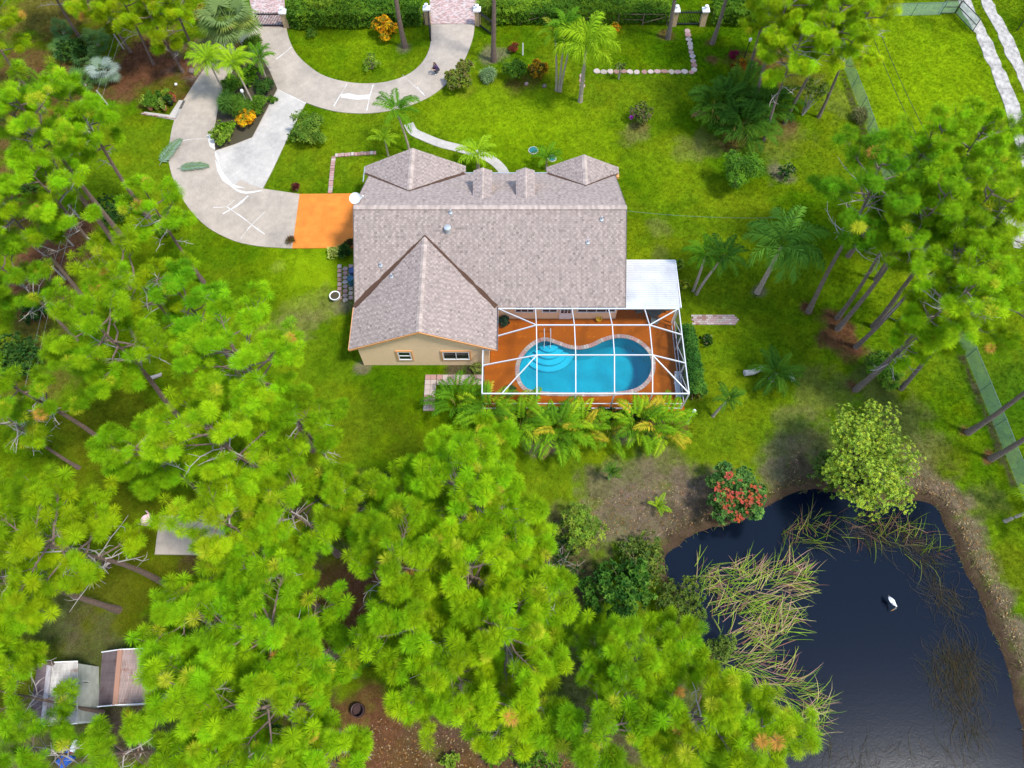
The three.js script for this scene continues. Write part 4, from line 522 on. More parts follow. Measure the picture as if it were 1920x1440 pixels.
// ---------------------------------------------------------------- fences, gates, hedges, sheds
function chainFence(label, pts, h, gap = 3, post = M.greenPost) { // pts: plan points
  const t = thing('chain_link_fence', label, 'chain link fence');
  for (let s = 0; s < pts.length - 1; s++) {
    const a = pts[s], b = pts[s + 1], n = Math.max(1, Math.round(a.distanceTo(b) / gap));
    for (let i = 0; i < n; i++) {
      const p = a.clone().lerp(b, i / n), q = a.clone().lerp(b, (i + 1) / n), L = p.distanceTo(q);
      new MB().tube([V(p.x, -0.1, p.z), V(p.x, h + 0.06, p.z)], 0.03, 7).build('post', post, t); if (s === pts.length - 2 && i === n - 1) new MB().tube([V(q.x, -0.1, q.z), V(q.x, h + 0.06, q.z)], 0.035, 7).build('post', post, t);
      new MB().tube([V(p.x, h, p.z), V(q.x, h, q.z)], 0.022, 6).build('rail', post, t);
      const m = new MB(), A = V(p.x, 0.03, p.z), B = V(q.x, 0.03, q.z), Cc = V(q.x, h - 0.02, q.z), D = V(p.x, h - 0.02, p.z); m.tri(A, B, Cc, [0, 0, L, 0, L, h]).tri(A, Cc, D, [0, 0, L, h, 0, h]); m.build('mesh_panel', M.link, t);
    }
  }
  return t;
}
chainFence('long green chain link fence running down the right side of the lawn', GP([[1568, 92], [1612, 205], [1655, 330], [1735, 505], [1811, 670], [1864, 800], [1908, 912], [1960, 1040]]), 1.35);
chainFence('short green chain link fence across the top of the far right field', GP([[1655, 31], [1762, 28]]), 1.3, 2.6);
function tubeGate(label, a, b, h) { const t = thing('chain_link_gate', label, 'gate'), P = (k, y) => V(a.x + (b.x - a.x) * k, y, a.z + (b.z - a.z) * k), bar = (p, q) => new MB().tube([p, q], 0.035, 6).build('frame', M.black, t); bar(P(0, 0.15), P(1, 0.15)); bar(P(0, h), P(1, h)); bar(P(0, 0.1), P(0, h + 0.1)); bar(P(1, 0.1), P(1, h + 0.02)); bar(P(0, h * 0.55), P(1, h * 0.55)); const L = a.distanceTo(b); new MB().tri(P(0, 0.15), P(1, 0.15), P(1, h), [0, 0, L, 0, L, h]).tri(P(0, 0.15), P(1, h), P(0, h), [0, 0, L, h, 0, h]).build('mesh_panel', M.link, t); }
tubeGate('dark framed gate panel standing beside the gravel track', G(1758, 27), G(1788, 27), 1.4); tubeGate('dark framed gate leaf swung open over the gravel track', G(1790, 27), G(1822, 61), 1.4); tubeGate('dark gate leaf cut off by the right edge of the picture', G(1905, 60), G(1945, 5), 1.5);
const pillarM = std([0.72, 0.52, 0.3], 0.9, { map: rep(T.grain, 1) });
function pillar(u, v, label) { const p = G(u, v), t = thing('gate_pillar', label, 'pillar', [p.x, 0, p.z]); new MB().box(0, 0.75, 0, 0.5, 1.5, 0.5).build('shaft', pillarM, t); new MB().box(0, 1.56, 0, 0.66, 0.12, 0.66).build('cap', M.white, t); new MB().lathe([[0.3, 1.62], [0.16, 1.78], [0.12, 1.86], [0.18, 1.98], [0.001, 2.06]], 0, 0, 0, 10).build('finial', M.white, t); }
pillar(539, 50, 'white-capped cream pillar at the right end of the closed left gate'); pillar(803, 44, 'white-capped cream pillar left of the open middle gateway'); pillar(896, 46, 'white-capped cream pillar right of the open middle gateway'); pillar(1262, 47, 'white-capped pillar half hidden by a trunk at the small gate'); pillar(1316, 47, 'white-capped cream pillar right of the small gate');
function ironGate(label, a, b, h) { const t = thing('iron_gate', label, 'gate'), L = a.distanceTo(b), P = (k, y) => V(a.x + (b.x - a.x) * k, y, a.z + (b.z - a.z) * k); for (const y of [0.12, h - 0.22]) new MB().bar(P(0, y), P(1, y), 0.1, 0.1).build('rail', M.black, t); for (const k of [0, 1]) new MB().bar(P(k, 0.05), P(k, h - 0.1), 0.1, 0.1).build('stile', M.black, t); const n = Math.round(L / 0.15); for (let i = 1; i < n; i++) new MB().bar(P(i / n, 0.12), P(i / n, h), 0.045, 0.045).build('baluster', M.black, t); }
ironGate('closed black iron gate across the left brick drive', G(486, 50), G(533, 50), 1.5); ironGate('open black gate leaf swung in on the left of the middle drive', G(806, 46), G(808, 77), 1.6); ironGate('open black gate leaf swung in on the right of the middle drive', G(898, 48), G(922, 66), 1.6); ironGate('small closed black iron gate in the front hedge', G(1266, 47), G(1312, 47), 1.5);
function railFence(label, a, b) { const t = thing('rail_fence', label, 'fence'), n = Math.max(2, Math.round(a.distanceTo(b) / 2.2)); for (let i = 0; i <= n; i++) { const p = a.clone().lerp(b, i / n); new MB().bar(V(p.x, -0.1, p.z), V(p.x + rr(-0.06, 0.06), 1.2, p.z), 0.1, 0.1).build('post', M.wood, t); if (i < n) { const q = a.clone().lerp(b, (i + 1) / n); new MB().bar(V(p.x, 1.1, p.z), V(q.x, 1.1 + rr(-0.05, 0.05), q.z), 0.05, 0.06).build('rail', M.wood, t); if (rnd() < 0.45) new MB().bar(V(p.x, 0.25, p.z + 0.06), V(q.x, 0.95, q.z + 0.06), 0.06, 0.06).build('rail', M.wood, t); else new MB().bar(V(p.x, 0.55, p.z), V(q.x, 0.5 + rr(-0.1, 0.1), q.z), 0.05, 0.06).build('rail', M.wood, t); } } }
seed(5);
railFence('brown post and rail fence below the hedge between the two drives', G(548, 47), G(796, 46)); railFence('brown post and rail fence below the hedge right of the middle drive', G(930, 45), G(1250, 47));
{
  const t = thing('wire_fence', 'leaning grey wooden posts of a wire fence along the left woods', 'fence'), posts = [[232, 92], [202, 196], [176, 262], [150, 409], [138, 461], [123, 524], [107, 577], [53, 838]].map(([u, v]) => G(u, v)), tops = [];
  posts.forEach((p) => { const q = V(p.x - rr(0, 0.25), 1.5, p.z + rr(-0.2, 0.1)); tops.push(q); new MB().tube([V(p.x, -0.1, p.z), q], [0.075, 0.06], 7).build('post', M.deadwood, t); });
  for (let i = 0; i < posts.length - 1; i++) for (const k of [0.5, 0.92]) new MB().tube([posts[i].clone().lerp(tops[i], k), posts[i + 1].clone().lerp(tops[i + 1], k)], 0.006, 4, false).build('wire', M.galv, t);
}
function shed(name, label, P, o) { // P: roof corners in plan (far left, far right, near right, near left)
  const t = thing(name, label, 'shed'), mid = (a, b, k) => a.clone().lerp(b, k), W = 0.12, base = (p) => V(p.x, 0, p.z), at = (p, y) => V(p.x, y, p.z), wall = new MB(), cx = P.reduce((s, p) => s.add(p), V(0, 0, 0)).multiplyScalar(0.25), inn = P.map((p) => p.clone().lerp(cx, 0.06)), [fl, fr, nr, nl] = inn;
  const rf = mid(P[0], P[1], o.ridge), rn = mid(P[3], P[2], o.ridge), irf = mid(fl, fr, o.ridge), irn = mid(nl, nr, o.ridge);
  for (const [a, b, r] of [[nl, nr, irn], [fr, fl, irf]]) { wall.quad(base(a), base(b), at(b, o.h - 0.05), at(a, o.h - 0.05)); wall.tri(at(a, o.h - 0.05), at(b, o.h - 0.05), at(r, o.r - 0.08)); } for (const [a, b] of [[fl, nl], [nr, fr]]) wall.quad(base(a), base(b), at(b, o.h - 0.05), at(a, o.h - 0.05));
  wall.build('wall', o.wallM, t);
  const ribs = (a0, a1, b0, b1, ya, yb, mat, nm) => { const n = 22, m = new MB(); for (let i = 0; i < n; i++) { const A = (k) => at(a0, ya).lerp(at(b0, yb), k), B = (k) => at(a1, ya).lerp(at(b1, yb), k), up = (p, e) => V(p.x, p.y + e, p.z), k0 = i / n, k1 = (i + 0.7) / n, k2 = (i + 0.85) / n, k3 = (i + 1) / n; for (const [p, q, e, f] of [[k0, k1, 0, 0], [k1, k2, 0, 0.035], [k2, k3, 0.035, 0]]) m.quad(up(A(p), e), up(A(q), f), up(B(q), f), up(B(p), e)); } return m.build(nm, mat, t); };
  ribs(P[0], P[3], rf, rn, o.h, o.r, o.left, 'roof'); ribs(P[1], P[2], rf, rn, o.h, o.r, o.right, 'roof');
  new MB().bar(at(rf, o.r + 0.03), at(rn, o.r + 0.03), 0.26, 0.05).build('ridge_cap', o.cap, t);
  for (const [a, b] of [[P[0], rf], [rf, P[1]], [P[3], rn], [rn, P[2]]]) new MB().bar(at(a, a === rf || a === rn ? o.r : o.h), at(b, b === rf || b === rn ? o.r : o.h), 0.05, 0.15).build('trim', M.white, t);
  return t;
}
const tin = (c) => std(c, 0.6, { map: rep(T.tin, 3), side: THREE.DoubleSide });
{
  const sM = std([0.75, 0.77, 0.7], 0.8, { map: rep(T.grain, 2), side: THREE.DoubleSide });
  const t1 = shed('garden_shed', 'pale weathered metal shed with a white wall and small window at the lower left', [G(71, 1246, 2.4), G(146, 1240, 2.4), G(146, 1356, 2.4), G(50, 1365, 2.4)], { h: 2.4, r: 2.85, ridge: 0.42, wallM: sM, left: tin([0.5, 0.42, 0.46]), right: tin([0.95, 0.95, 0.93]), cap: tin([0.7, 0.66, 0.66]) });
  const w = G(157, 1290, 1.4); const win = new MB().box(w.x, 1.45, w.z, 0.1, 0.7, 0.75).build('window', M.white, t1); new MB().box(w.x + 0.04, 1.45, w.z, 0.06, 0.56, 0.6).build('pane', M.glass, win);
  shed('garden_shed', 'brown-roofed metal shed with a rusty ridge at the lower left under the pines', [G(192, 1223, 2.5), G(292, 1215, 2.5), G(281, 1319, 2.5), G(184, 1325, 2.5)], { h: 2.5, r: 3.0, ridge: 0.42, wallM: sM, left: tin([0.3, 0.25, 0.27]), right: tin([0.62, 0.48, 0.45]), cap: std([0.36, 0.19, 0.13], 0.8) });
  const junk = (name, label, cat, u, v, build) => { const p = G(u, v), t = thing(name, label, cat, [p.x, 0, p.z], rr(0, 3)); build(t); };
  junk('gas_bottle', 'white bottle with a red top lying on the ground below the white shed', 'bottle', 150, 1388, (t) => { const g = new MB().lathe([[0.001, 0], [0.16, 0.02], [0.19, 0.12], [0.19, 0.5], [0.1, 0.64], [0.001, 0.66]], 0, 0, 0, 14).build('body', M.white, t); g.rotation.z = 1.4; g.position.y = 0.2; const c = new MB().lathe([[0.12, 0.6], [0.12, 0.76], [0.001, 0.78]], 0, 0, 0, 12).build('cap', std([0.5, 0.02, 0.03], 0.5), t); c.rotation.z = 1.4; c.position.y = 0.2; });
  junk('storage_tub', 'blue plastic tub on the ground below the sheds', 'tub', 128, 1424, (t) => { new MB().slab([V(-0.35, 0, -0.25), V(0.35, 0, -0.25), V(0.35, 0, 0.25), V(-0.35, 0, 0.25)], 0, 0.35, 0.03).build('body', std([0.02, 0.1, 0.45], 0.5), t); new MB().box(0, 0.38, 0, 0.76, 0.05, 0.56).build('lid', std([0.02, 0.1, 0.4], 0.5), t); });
  junk('gas_can', 'red fuel can on the ground just below the brown shed', 'can', 242, 1337, (t) => { new MB().slab([V(-0.18, 0, -0.12), V(0.18, 0, -0.12), V(0.18, 0, 0.12), V(-0.18, 0, 0.12)], 0, 0.36, 0.04).build('body', std([0.5, 0.02, 0.02], 0.5), t); new MB().tube([V(-0.12, 0.34, 0), V(-0.2, 0.52, 0)], 0.03, 6).build('spout', M.black, t); new MB().bar(V(-0.05, 0.4, 0), V(0.15, 0.4, 0), 0.04, 0.04).build('handle', M.black, t); });
  junk('tub_chair', 'pale pink scalloped plastic chair beside the concrete slab', 'chair', 280, 978, (t) => { const m = new MB(), n = 14, pm = std([0.75, 0.5, 0.52], 0.55, { side: THREE.DoubleSide }); for (let i = 0; i < n; i++) { const a = (k) => -0.3 + k / n * 3.7, R = (k) => 0.4 + 0.02 * (k % 2), P = (k, h, s) => V(Math.cos(a(k)) * R(k) * s, h, Math.sin(a(k)) * R(k) * s); m.quad(P(i, 0.4, 0.85), P(i + 1, 0.4, 0.85), P(i + 1, 0.95, 1.15), P(i, 0.95, 1.15)); } m.build('backrest', pm, t); new MB().lathe([[0.36, 0.36], [0.38, 0.4], [0.35, 0.44], [0.001, 0.42]], 0, 0, 0, 16).build('seat', pm, t); for (const [x, z] of [[0.22, 0.22], [-0.22, 0.22], [0.22, -0.22], [-0.22, -0.22]]) new MB().tube([V(x, 0.38, z), V(x * 1.02, 0, z * 1.02)], 0.025, 6).build('leg', pm, t); });
  junk('round_drum', 'dark round open drum in the pine straw at the bottom of the picture', 'drum', 673, 1332, (t) => { new MB().lathe([[0.36, 0], [0.38, 0.05], [0.38, 0.5], [0.36, 0.52], [0.32, 0.5], [0.31, 0.06], [0.001, 0.06]], 0, 0, 0, 20).build('body', std([0.05, 0.02, 0.02], 0.5), t); new MB().lathe([[0.385, 0.24], [0.4, 0.26], [0.385, 0.28]], 0, 0, 0, 20).build('hoop', M.black, t); });
}
function log(label, a, b, r, m) { const t = thing('log', label, 'log'), mid = a.clone().lerp(b, 0.5).add(V(0, 0.03, rr(-0.1, 0.1))); new MB().tube([V(a.x, r, a.z), V(mid.x, r * 1.05, mid.z), V(b.x, r * 0.9, b.z)], [r * 1.1, r, r * 0.85], 9).build('wood', m, t); for (const p of [a, b]) new MB().lathe([[r * 0.7, 0], [r * 0.5, 0.015], [0.001, 0.02]], p.x, r * 1.9, p.z, 8).build('bark_flake', M.deadwood, t); }
log('grey-white fallen palm boot lying left of the short coconut palm', G(1394, 702), G(1425, 694), 0.2, std([0.6, 0.55, 0.48], 0.9)); log('curled pale dead palm boot right of the short coconut palm', G(1478, 697), G(1486, 716), 0.15, std([0.55, 0.5, 0.43], 0.9)); log('short pale rotten log on the lawn between two left pines', G(280, 712), G(304, 704), 0.14, M.deadwood);
{ // overhead cables
  const cable = (label, a, b, sag, r, m) => { const t = thing('overhead_cable', label, 'cable', [0, 0, 0], 0), pts = []; for (let i = 0; i <= 20; i++) { const k = i / 20, p = a.clone().lerp(b, k); p.y -= 4 * sag * k * (1 - k); pts.push(p); } new MB().tube(pts, r, 5).build('wire', m, t); };
  cable('left thin black power cable over the bright green field at the upper right', G(1620, 20, 7), G(1725, 265, 7), 0.3, 0.02, M.black); cable('right thin black power cable over the bright green field at the upper right', G(1630, 5, 7), G(1745, 265, 7), 0.3, 0.02, M.black);
  cable('thin pale service cable from the right roof edge towards the pines', V(8.0, 5.4, -32.9), G(1500, 407, 6.5), 0.35, 0.009, M.greenPost);
}

// ---------------------------------------------------------------- vegetation
const bladeTri = (P, a, b, c) => P.push(a.x, a.y, a.z, b.x, b.y, b.z, c.x, c.y, c.z);
function bg(P) { const g = new THREE.BufferGeometry(); g.setAttribute('position', new THREE.Float32BufferAttribute(P, 3)); g.setAttribute('uv', new THREE.Float32BufferAttribute(new Float32Array(P.length / 3 * 2), 2)); g.computeVertexNormals(); return g; }
function tuftGeo(n, L, w) { // pine shoot: long needles opening round a twig along +y
  const P = [];
  for (let i = 0; i < n; i++) {
    const th = 0.68 + 1.22 * Math.pow((i + 0.5) / n, 0.85), ph = i * 2.39996 + rr(-0.3, 0.3), d = V(Math.sin(th) * Math.cos(ph), Math.cos(th), Math.sin(th) * Math.sin(ph)), s = V(-Math.sin(ph), 0, Math.cos(ph)).multiplyScalar(w / 2).addScaledVector(V(0, 1, 0), rr(-w / 3, w / 3)), o = V(0, (1 - th / 2) * 0.12, 0), l = L * rr(0.78, 1.08), mid = o.clone().addScaledVector(d, l * 0.55), tip = o.clone().addScaledVector(d, l).add(V(0, -0.13 * L * Math.sin(th), 0));
    bladeTri(P, o, mid.clone().add(s), mid.clone().sub(s)); bladeTri(P, mid.clone().add(s), tip, mid.clone().sub(s));
  }
  return bg(P);
}
seed(31);
const TUFT = [0, 1, 2].map(() => tuftGeo(115, 0.47, 0.0175));
const needleM = leafMat([1, 1, 1], 0.5, 0.18);
function pine(o, label) {
  const base = o.b ? G(o.b[0], o.b[1]) : (() => { const p = G(o.c[0], o.c[1], o.h * 0.76); return V(p.x, 0, p.z); })(), H = o.h, R = o.r * 0.88 - 0.15;
  seed(Math.round(base.x * 131 + base.z * 977 + 7));
  const t = thing('pine_tree', label, 'pine tree', [base.x, 0, base.z]), lean = o.lean ?? [rr(-0.5, 0.5), rr(-0.5, 0.5)], ax = (y) => V(lean[0] * (Math.max(0, y) / H) ** 1.3 + 0.12 * Math.sin(y * 0.5 + base.x), y, lean[1] * (Math.max(0, y) / H) ** 1.3 + 0.12 * Math.cos(y * 0.43));
  const tr = new MB(), dead = new MB(), r0 = 0.021 * H * (o.dark ? 0.56 : 0.66), pts = [], rad = [];
  for (let i = 0; i <= 10; i++) { const y = H * i / 10 * 0.97 - 0.1; pts.push(ax(y)); rad.push(r0 * (1 - 0.82 * i / 10) * (i === 0 ? 1.35 : 1)); }
  tr.tube(pts, rad, 9);
  const shade = rr(0.82, 1.12), warm = rr(0.88, 1.1), tufts = [], low = o.low ?? 0.52, nl = Math.round((o.n ?? 19) * 0.88 * (R / 2.9)), tone = (o.tone ?? [1, 1, 1]).map((q, i) => q * shade * (i === 0 ? warm : 1));
  const addTuft = (p, dir, s) => { const f = rnd(), k = rr(0.66, 1.25), y = rr(-0.045, 0.04); let c = C((0.235 + y) * k * tone[0], 0.4 * k * tone[1], 0.005 * k * tone[2]); if (f < 0.003) c = C(0.6, 0.3, 0.06); else if (f < 0.03) c = C(0.42, 0.46, 0.02); tufts.push([place(p, dir, rr(0, 6.28), s * 0.92), c]); };
  for (let i = 0; i < nl; i++) {
    const k = (i + rr(0.1, 0.9)) / nl, y = H * (low + (0.965 - low) * k), az = i * 2.4 + rr(-0.5, 0.5), prof = Math.sin(Math.PI * (0.22 + 0.7 * k)) * (o.flat ? 1.1 : 1), len = R * prof * rr(0.62, 1.12), out = V(Math.cos(az), 0, Math.sin(az)), a = ax(y), pitch = 0.1 + 0.75 * k + rr(-0.15, 0.15), L = [];
    for (let j = 0; j <= 4; j++) { const q = j / 4; L.push(a.clone().addScaledVector(out, len * q).add(V(rr(-0.08, 0.08) * j, len * (Math.tan(pitch) * 0.42 * q + 0.16 * q * q), rr(-0.08, 0.08) * j))); }
    tr.tube(L, [0.055, 0.045, 0.035, 0.026, 0.016].map((q) => q * (0.6 + R / 5) * 0.9), 5, false);
    const ns = 4 + Math.round(len * 2.3);
    for (let s = 0; s < ns; s++) {
      const q = 0.44 + 0.56 * (s + rr(0, 0.9)) / ns, idx = Math.min(3.99, q * 4), p0 = L[Math.floor(idx)].clone().lerp(L[Math.floor(idx) + 1], idx % 1), side = (s % 2 ? 1 : -1) * rr(0.35, 1.2), d = V(Math.cos(az + side), rr(0.25, 0.8), Math.sin(az + side)).normalize(), sl = rr(0.45, 1.05) * (1.15 - 0.5 * q) * Math.min(1.2, len * 0.55), p1 = p0.clone().addScaledVector(d, sl * 0.55).add(V(0, -0.03, 0)), p2 = p0.clone().addScaledVector(d, sl).add(V(0, 0.1, 0));
      tr.tube([p0, p1, p2], [0.018, 0.014, 0.009], 3, false);
      const up = d.clone().multiplyScalar(0.7).add(V(0, 0.75, 0)); addTuft(p2, up, rr(0.82, 1.2)); if (rnd() < (o.fill ?? 0.5)) addTuft(p1.clone().add(V(rr(-0.25, 0.25), 0.16, rr(-0.25, 0.25))), up.clone().add(V(rr(-0.5, 0.5), 0, rr(-0.5, 0.5))), rr(0.75, 1.05)); if (rnd() < (o.fill ?? 0.5) * 0.5) addTuft(p0.clone().lerp(p2, 0.8).add(V(rr(-0.35, 0.35), rr(-0.05, 0.3), rr(-0.35, 0.35))), up.clone().add(V(rr(-0.6, 0.6), 0, rr(-0.6, 0.6))), rr(0.7, 1.05));
    }
    addTuft(L[4], out.clone().multiplyScalar(0.8).add(V(0, 0.9, 0)), rr(0.95, 1.25));
  }
  for (let i = 0; i < 5; i++) addTuft(ax(H * 0.95).add(V(rr(-0.4, 0.4), rr(0, 0.4), rr(-0.4, 0.4))), V(rr(-0.4, 0.4), 1, rr(-0.4, 0.4)), rr(0.9, 1.2));
  for (let i = 0, n = o.dead ?? 6; i < n; i++) { // bare grey branches under and through the crown
    const y = H * rr(low - 0.1, 0.8), az = rr(0, 6.28), len = R * rr(0.5, 1.05), a = ax(y), L = [a]; let d = V(Math.cos(az), rr(-0.1, 0.5), Math.sin(az)); for (let j = 1; j <= 4; j++) { d = d.clone().add(V(rr(-0.4, 0.4), rr(-0.3, 0.3), rr(-0.4, 0.4))).normalize(); L.push(L[j - 1].clone().addScaledVector(d, len / 4)); }
    dead.tube(L, [0.042, 0.034, 0.028, 0.02, 0.01], 4, false); for (let j = 1; j < 4; j++) for (let s = 0; s < 2; s++) { const e = L[j].clone().add(V(rr(-0.6, 0.6), rr(-0.2, 0.4), rr(-0.6, 0.6))); dead.tube([L[j], L[j].clone().lerp(e, 0.5).add(V(rr(-0.1, 0.1), 0.05, rr(-0.1, 0.1))), e], [0.018, 0.013, 0.006], 3, false); }
  }
  tr.build('trunk', o.dark ? M.barkDark : M.bark, t); if ((o.dead ?? 6) > 0) dead.build('dead_branch', M.deadwood, t);
  copies('crown', TUFT[Math.floor(rnd() * 3)], needleM, tufts, t, 'stuff');
  return t;
}
// leaf cluster: n folded leaves round +y
function clusterGeo(n, len, wid, open = 1.1, droop = 0.2) {
  const P = [];
  for (let i = 0; i < n; i++) { const ph = i * 2.4 + rr(-0.3, 0.3), th = open * (0.35 + 0.75 * (i + 0.5) / n), d = V(Math.sin(th) * Math.cos(ph), Math.cos(th), Math.sin(th) * Math.sin(ph)), s = V(-Math.sin(ph), 0, Math.cos(ph)).multiplyScalar(wid / 2), l = len * rr(0.75, 1.15), o = V(0, 0.06 * len * i / n, 0), m = o.clone().addScaledVector(d, l * 0.5), t = o.clone().addScaledVector(d, l).add(V(0, -droop * l, 0)), up = V(0, wid * 0.18, 0); bladeTri(P, o, m.clone().add(s).add(up), m); bladeTri(P, o, m, m.clone().sub(s).add(up)); bladeTri(P, m.clone().add(s).add(up), t, m); bladeTri(P, m, t, m.clone().sub(s).add(up)); }
  return bg(P);
}
const CL = { small: clusterGeo(10, 0.17, 0.075), mid: clusterGeo(9, 0.26, 0.11), big: clusterGeo(8, 0.38, 0.17), long: clusterGeo(11, 0.42, 0.075, 1.2, 0.35), strap: clusterGeo(16, 0.6, 0.05, 1.25, 0.3), spike: clusterGeo(34, 0.75, 0.04, 1.35, 0.18) };
const leafM = leafMat([1, 1, 1], 0.5, 0.3);
function lumps(rx, ry, rz, n) { const L = []; for (let i = 0; i < n; i++) { const a = i * 2.4 + rr(-0.4, 0.4), q = Math.sqrt((i + 0.3) / n) * (n > 12 ? 0.85 : 0.74); L.push([Math.cos(a) * rx * q, ry * rr(0.72, 1.25), Math.sin(a) * rz * q, n > 12 ? rr(0.17, 0.34) : rr(0.3, 0.5)]); } return L; }
// broad-leaved bush or small tree: o = { at|px, rx, ry, rz, y (height of crown centre), n, cl, cols, name, cat, lumps }
function bush(o, label, group) {
  const p = o.at ?? G(o.px[0], o.px[1], o.gh ?? 0), rx = o.rx, rz = o.rz ?? o.rx, ry = o.ry ?? o.rx * 0.8, y = o.y ?? ry * 0.9; seed(Math.round(p.x * 211 + p.z * 577 + rx * 91));
  const t = thing(o.name ?? 'shrub', label, o.cat ?? 'shrub', [p.x, o.base ?? 0, p.z], o.turn ?? 0, group), st = new MB(), list = [], LP = lumps(rx, 0, rz, o.lumps ?? 7).map((l) => { const q = Math.hypot(l[0] / rx, l[2] / rz); l[1] = y + ry * (rr(-0.25, 0.5) - 0.35 * q * q); return l; });
  for (const l of LP) { st.tube([V(rr(-0.06, 0.06), 0, rr(-0.06, 0.06)), V(l[0] * 0.35, l[1] * 0.45, l[2] * 0.35), V(l[0], l[1], l[2])], [o.trunk ?? 0.035, (o.trunk ?? 0.035) * 0.6, 0.012], 5, false); for (let k = 0; k < 5; k++) st.tube([V(l[0], l[1], l[2]), V(l[0] + rr(-1, 1) * rx * l[3], l[1] + rr(-0.3, 1) * ry * l[3], l[2] + rr(-1, 1) * rz * l[3])], [0.012, 0.006], 3, false); }
  for (let i = 0; i < o.n; i++) {
    const l = LP[i % LP.length], u = rr(-0.55, 1), a = rr(0, 6.28), s = Math.sqrt(1 - u * u), d = V(s * Math.cos(a), u, s * Math.sin(a)), k = Math.pow(rnd(), 0.4), q = V(l[0] + d.x * rx * l[3] * k, Math.max(0.06, l[1] + d.y * ry * 0.75 * l[3] * k * 1.3), l[2] + d.z * rz * l[3] * k), c = o.cols[Math.floor(Math.pow(rnd(), o.bias ?? 1) * o.cols.length)], b = rr(0.72, 1.28);
    list.push([place(q, d.clone().add(V(rr(-0.4, 0.4), 0.7, rr(-0.4, 0.4))), rr(0, 6.28), rr(0.75, 1.2) * (o.s ?? 1)), C(c[0] * b, c[1] * b, c[2] * b)]);
  }
  st.build('stem', o.stemM ?? M.stem, t); copies('foliage', CL[o.cl ?? 'mid'], o.m ?? leafM, list, t, 'stuff');
  return t;
}
// pinnate frond lying along +x from its base
function frondGeo(L, n, ll, w, droop, pitch, vee = 0.25, wild = 0.2) {
  const m = new MB(), pts = [], dirs = []; let p = V(0, 0, 0), ang = pitch; const N = 14, tw = rr(-0.25, 0.25);
  for (let i = 0; i <= N; i++) { pts.push(p.clone()); dirs.push(ang); p = p.clone().add(V(Math.cos(ang) * L / N, Math.sin(ang) * L / N, tw * (i / N) * L / N)); ang -= droop / N * (0.4 + 1.4 * i / N); }
  m.tube(pts, pts.map((_, i) => 0.022 * (1 - 0.85 * i / N)), 3, false);
  for (let i = 0; i < n; i++) for (const s of [-1, 1]) {
    const k = 0.13 + 0.87 * (i + rr(0, 0.5)) / n, f = Math.min(N - 0.01, k * N), j = Math.floor(f), q = pts[j].clone().lerp(pts[j + 1], f - j), a = dirs[j], fw = V(Math.cos(a), Math.sin(a), 0), up = V(-Math.sin(a), Math.cos(a), 0), sp = 1.15 - 0.75 * k + rr(-wild, wild) * 0.5, lift = vee + rr(-wild, wild), d = fw.clone().multiplyScalar(Math.cos(sp)).add(V(0, 0, s * Math.sin(sp))).addScaledVector(up, lift).normalize(), len = ll * Math.pow(Math.sin(Math.PI * (0.12 + 0.83 * k)), 0.7) * rr(0.85, 1.1), mid = q.clone().addScaledVector(d, len * 0.5), tip = q.clone().addScaledVector(d, len).add(V(0, -len * (0.3 + wild * 0.6), 0)), e = fw.clone().multiplyScalar(w / 2);
    m.tri(q, mid.clone().add(e), mid.clone().sub(e)).tri(mid.clone().add(e), tip, mid.clone().sub(e));
  }
  return m.geo();
}
function fanGeo(R, n, pet, sweep = 2.2) { // palmate leaf on a petiole along +x
  const m = new MB(); m.tube([V(0, 0, 0), V(pet * 0.6, 0.1, 0), V(pet, 0.06, 0)], [0.022, 0.016, 0.012], 3, false);
  for (let i = 0; i < n; i++) { const a = (i / (n - 1) - 0.5) * 2 * sweep, d = V(Math.cos(a), 0, Math.sin(a)), s = V(-Math.sin(a), 0, Math.cos(a)).multiplyScalar(R * 0.055), l = R * rr(0.88, 1.05) * (1 - 0.12 * Math.abs(a) / sweep), o = V(pet, 0.06, 0), h = i % 2 ? 0.03 : -0.02, mid = o.clone().addScaledVector(d, l * 0.55).add(V(0, h + 0.06 - 0.1 * a * a * 0.2, 0)), tip = o.clone().addScaledVector(d, l).add(V(0, -R * 0.2, 0)); m.tri(o, mid.clone().add(s), mid.clone().sub(s)).tri(mid.clone().add(s), tip, mid.clone().sub(s)); }
  return m.geo();
}
seed(41);
const FR = { queen: [0, 1, 2].map(() => frondGeo(3.0, 40, 0.9, 0.105, 1.9, 0.85, -0.2, 0.4)), coco: [0, 1, 2].map(() => frondGeo(2.7, 34, 0.68, 0.105, 1.5, 0.6, 0.05, 0.22)), small: [0, 1].map(() => frondGeo(1.7, 22, 0.48, 0.09, 1.4, 0.7, 0.15, 0.22)), areca: [0, 1, 2].map(() => frondGeo(2.3, 27, 0.72, 0.115, 1.55, 1.0, 0.25, 0.2)), tiny: [0, 1].map(() => frondGeo(1.0, 14, 0.34, 0.08, 1.2, 0.9)), fan: [0, 1, 2].map(() => fanGeo(0.95, 26, 0.95)), silver: [0, 1].map(() => fanGeo(0.85, 22, 0.75, 2.4)), low: [0, 1].map(() => fanGeo(0.55, 16, 0.5, 1.9)) };
const fm = (c, t = 0.3) => { const m = leafMat(c, 0.55, t); return m; };
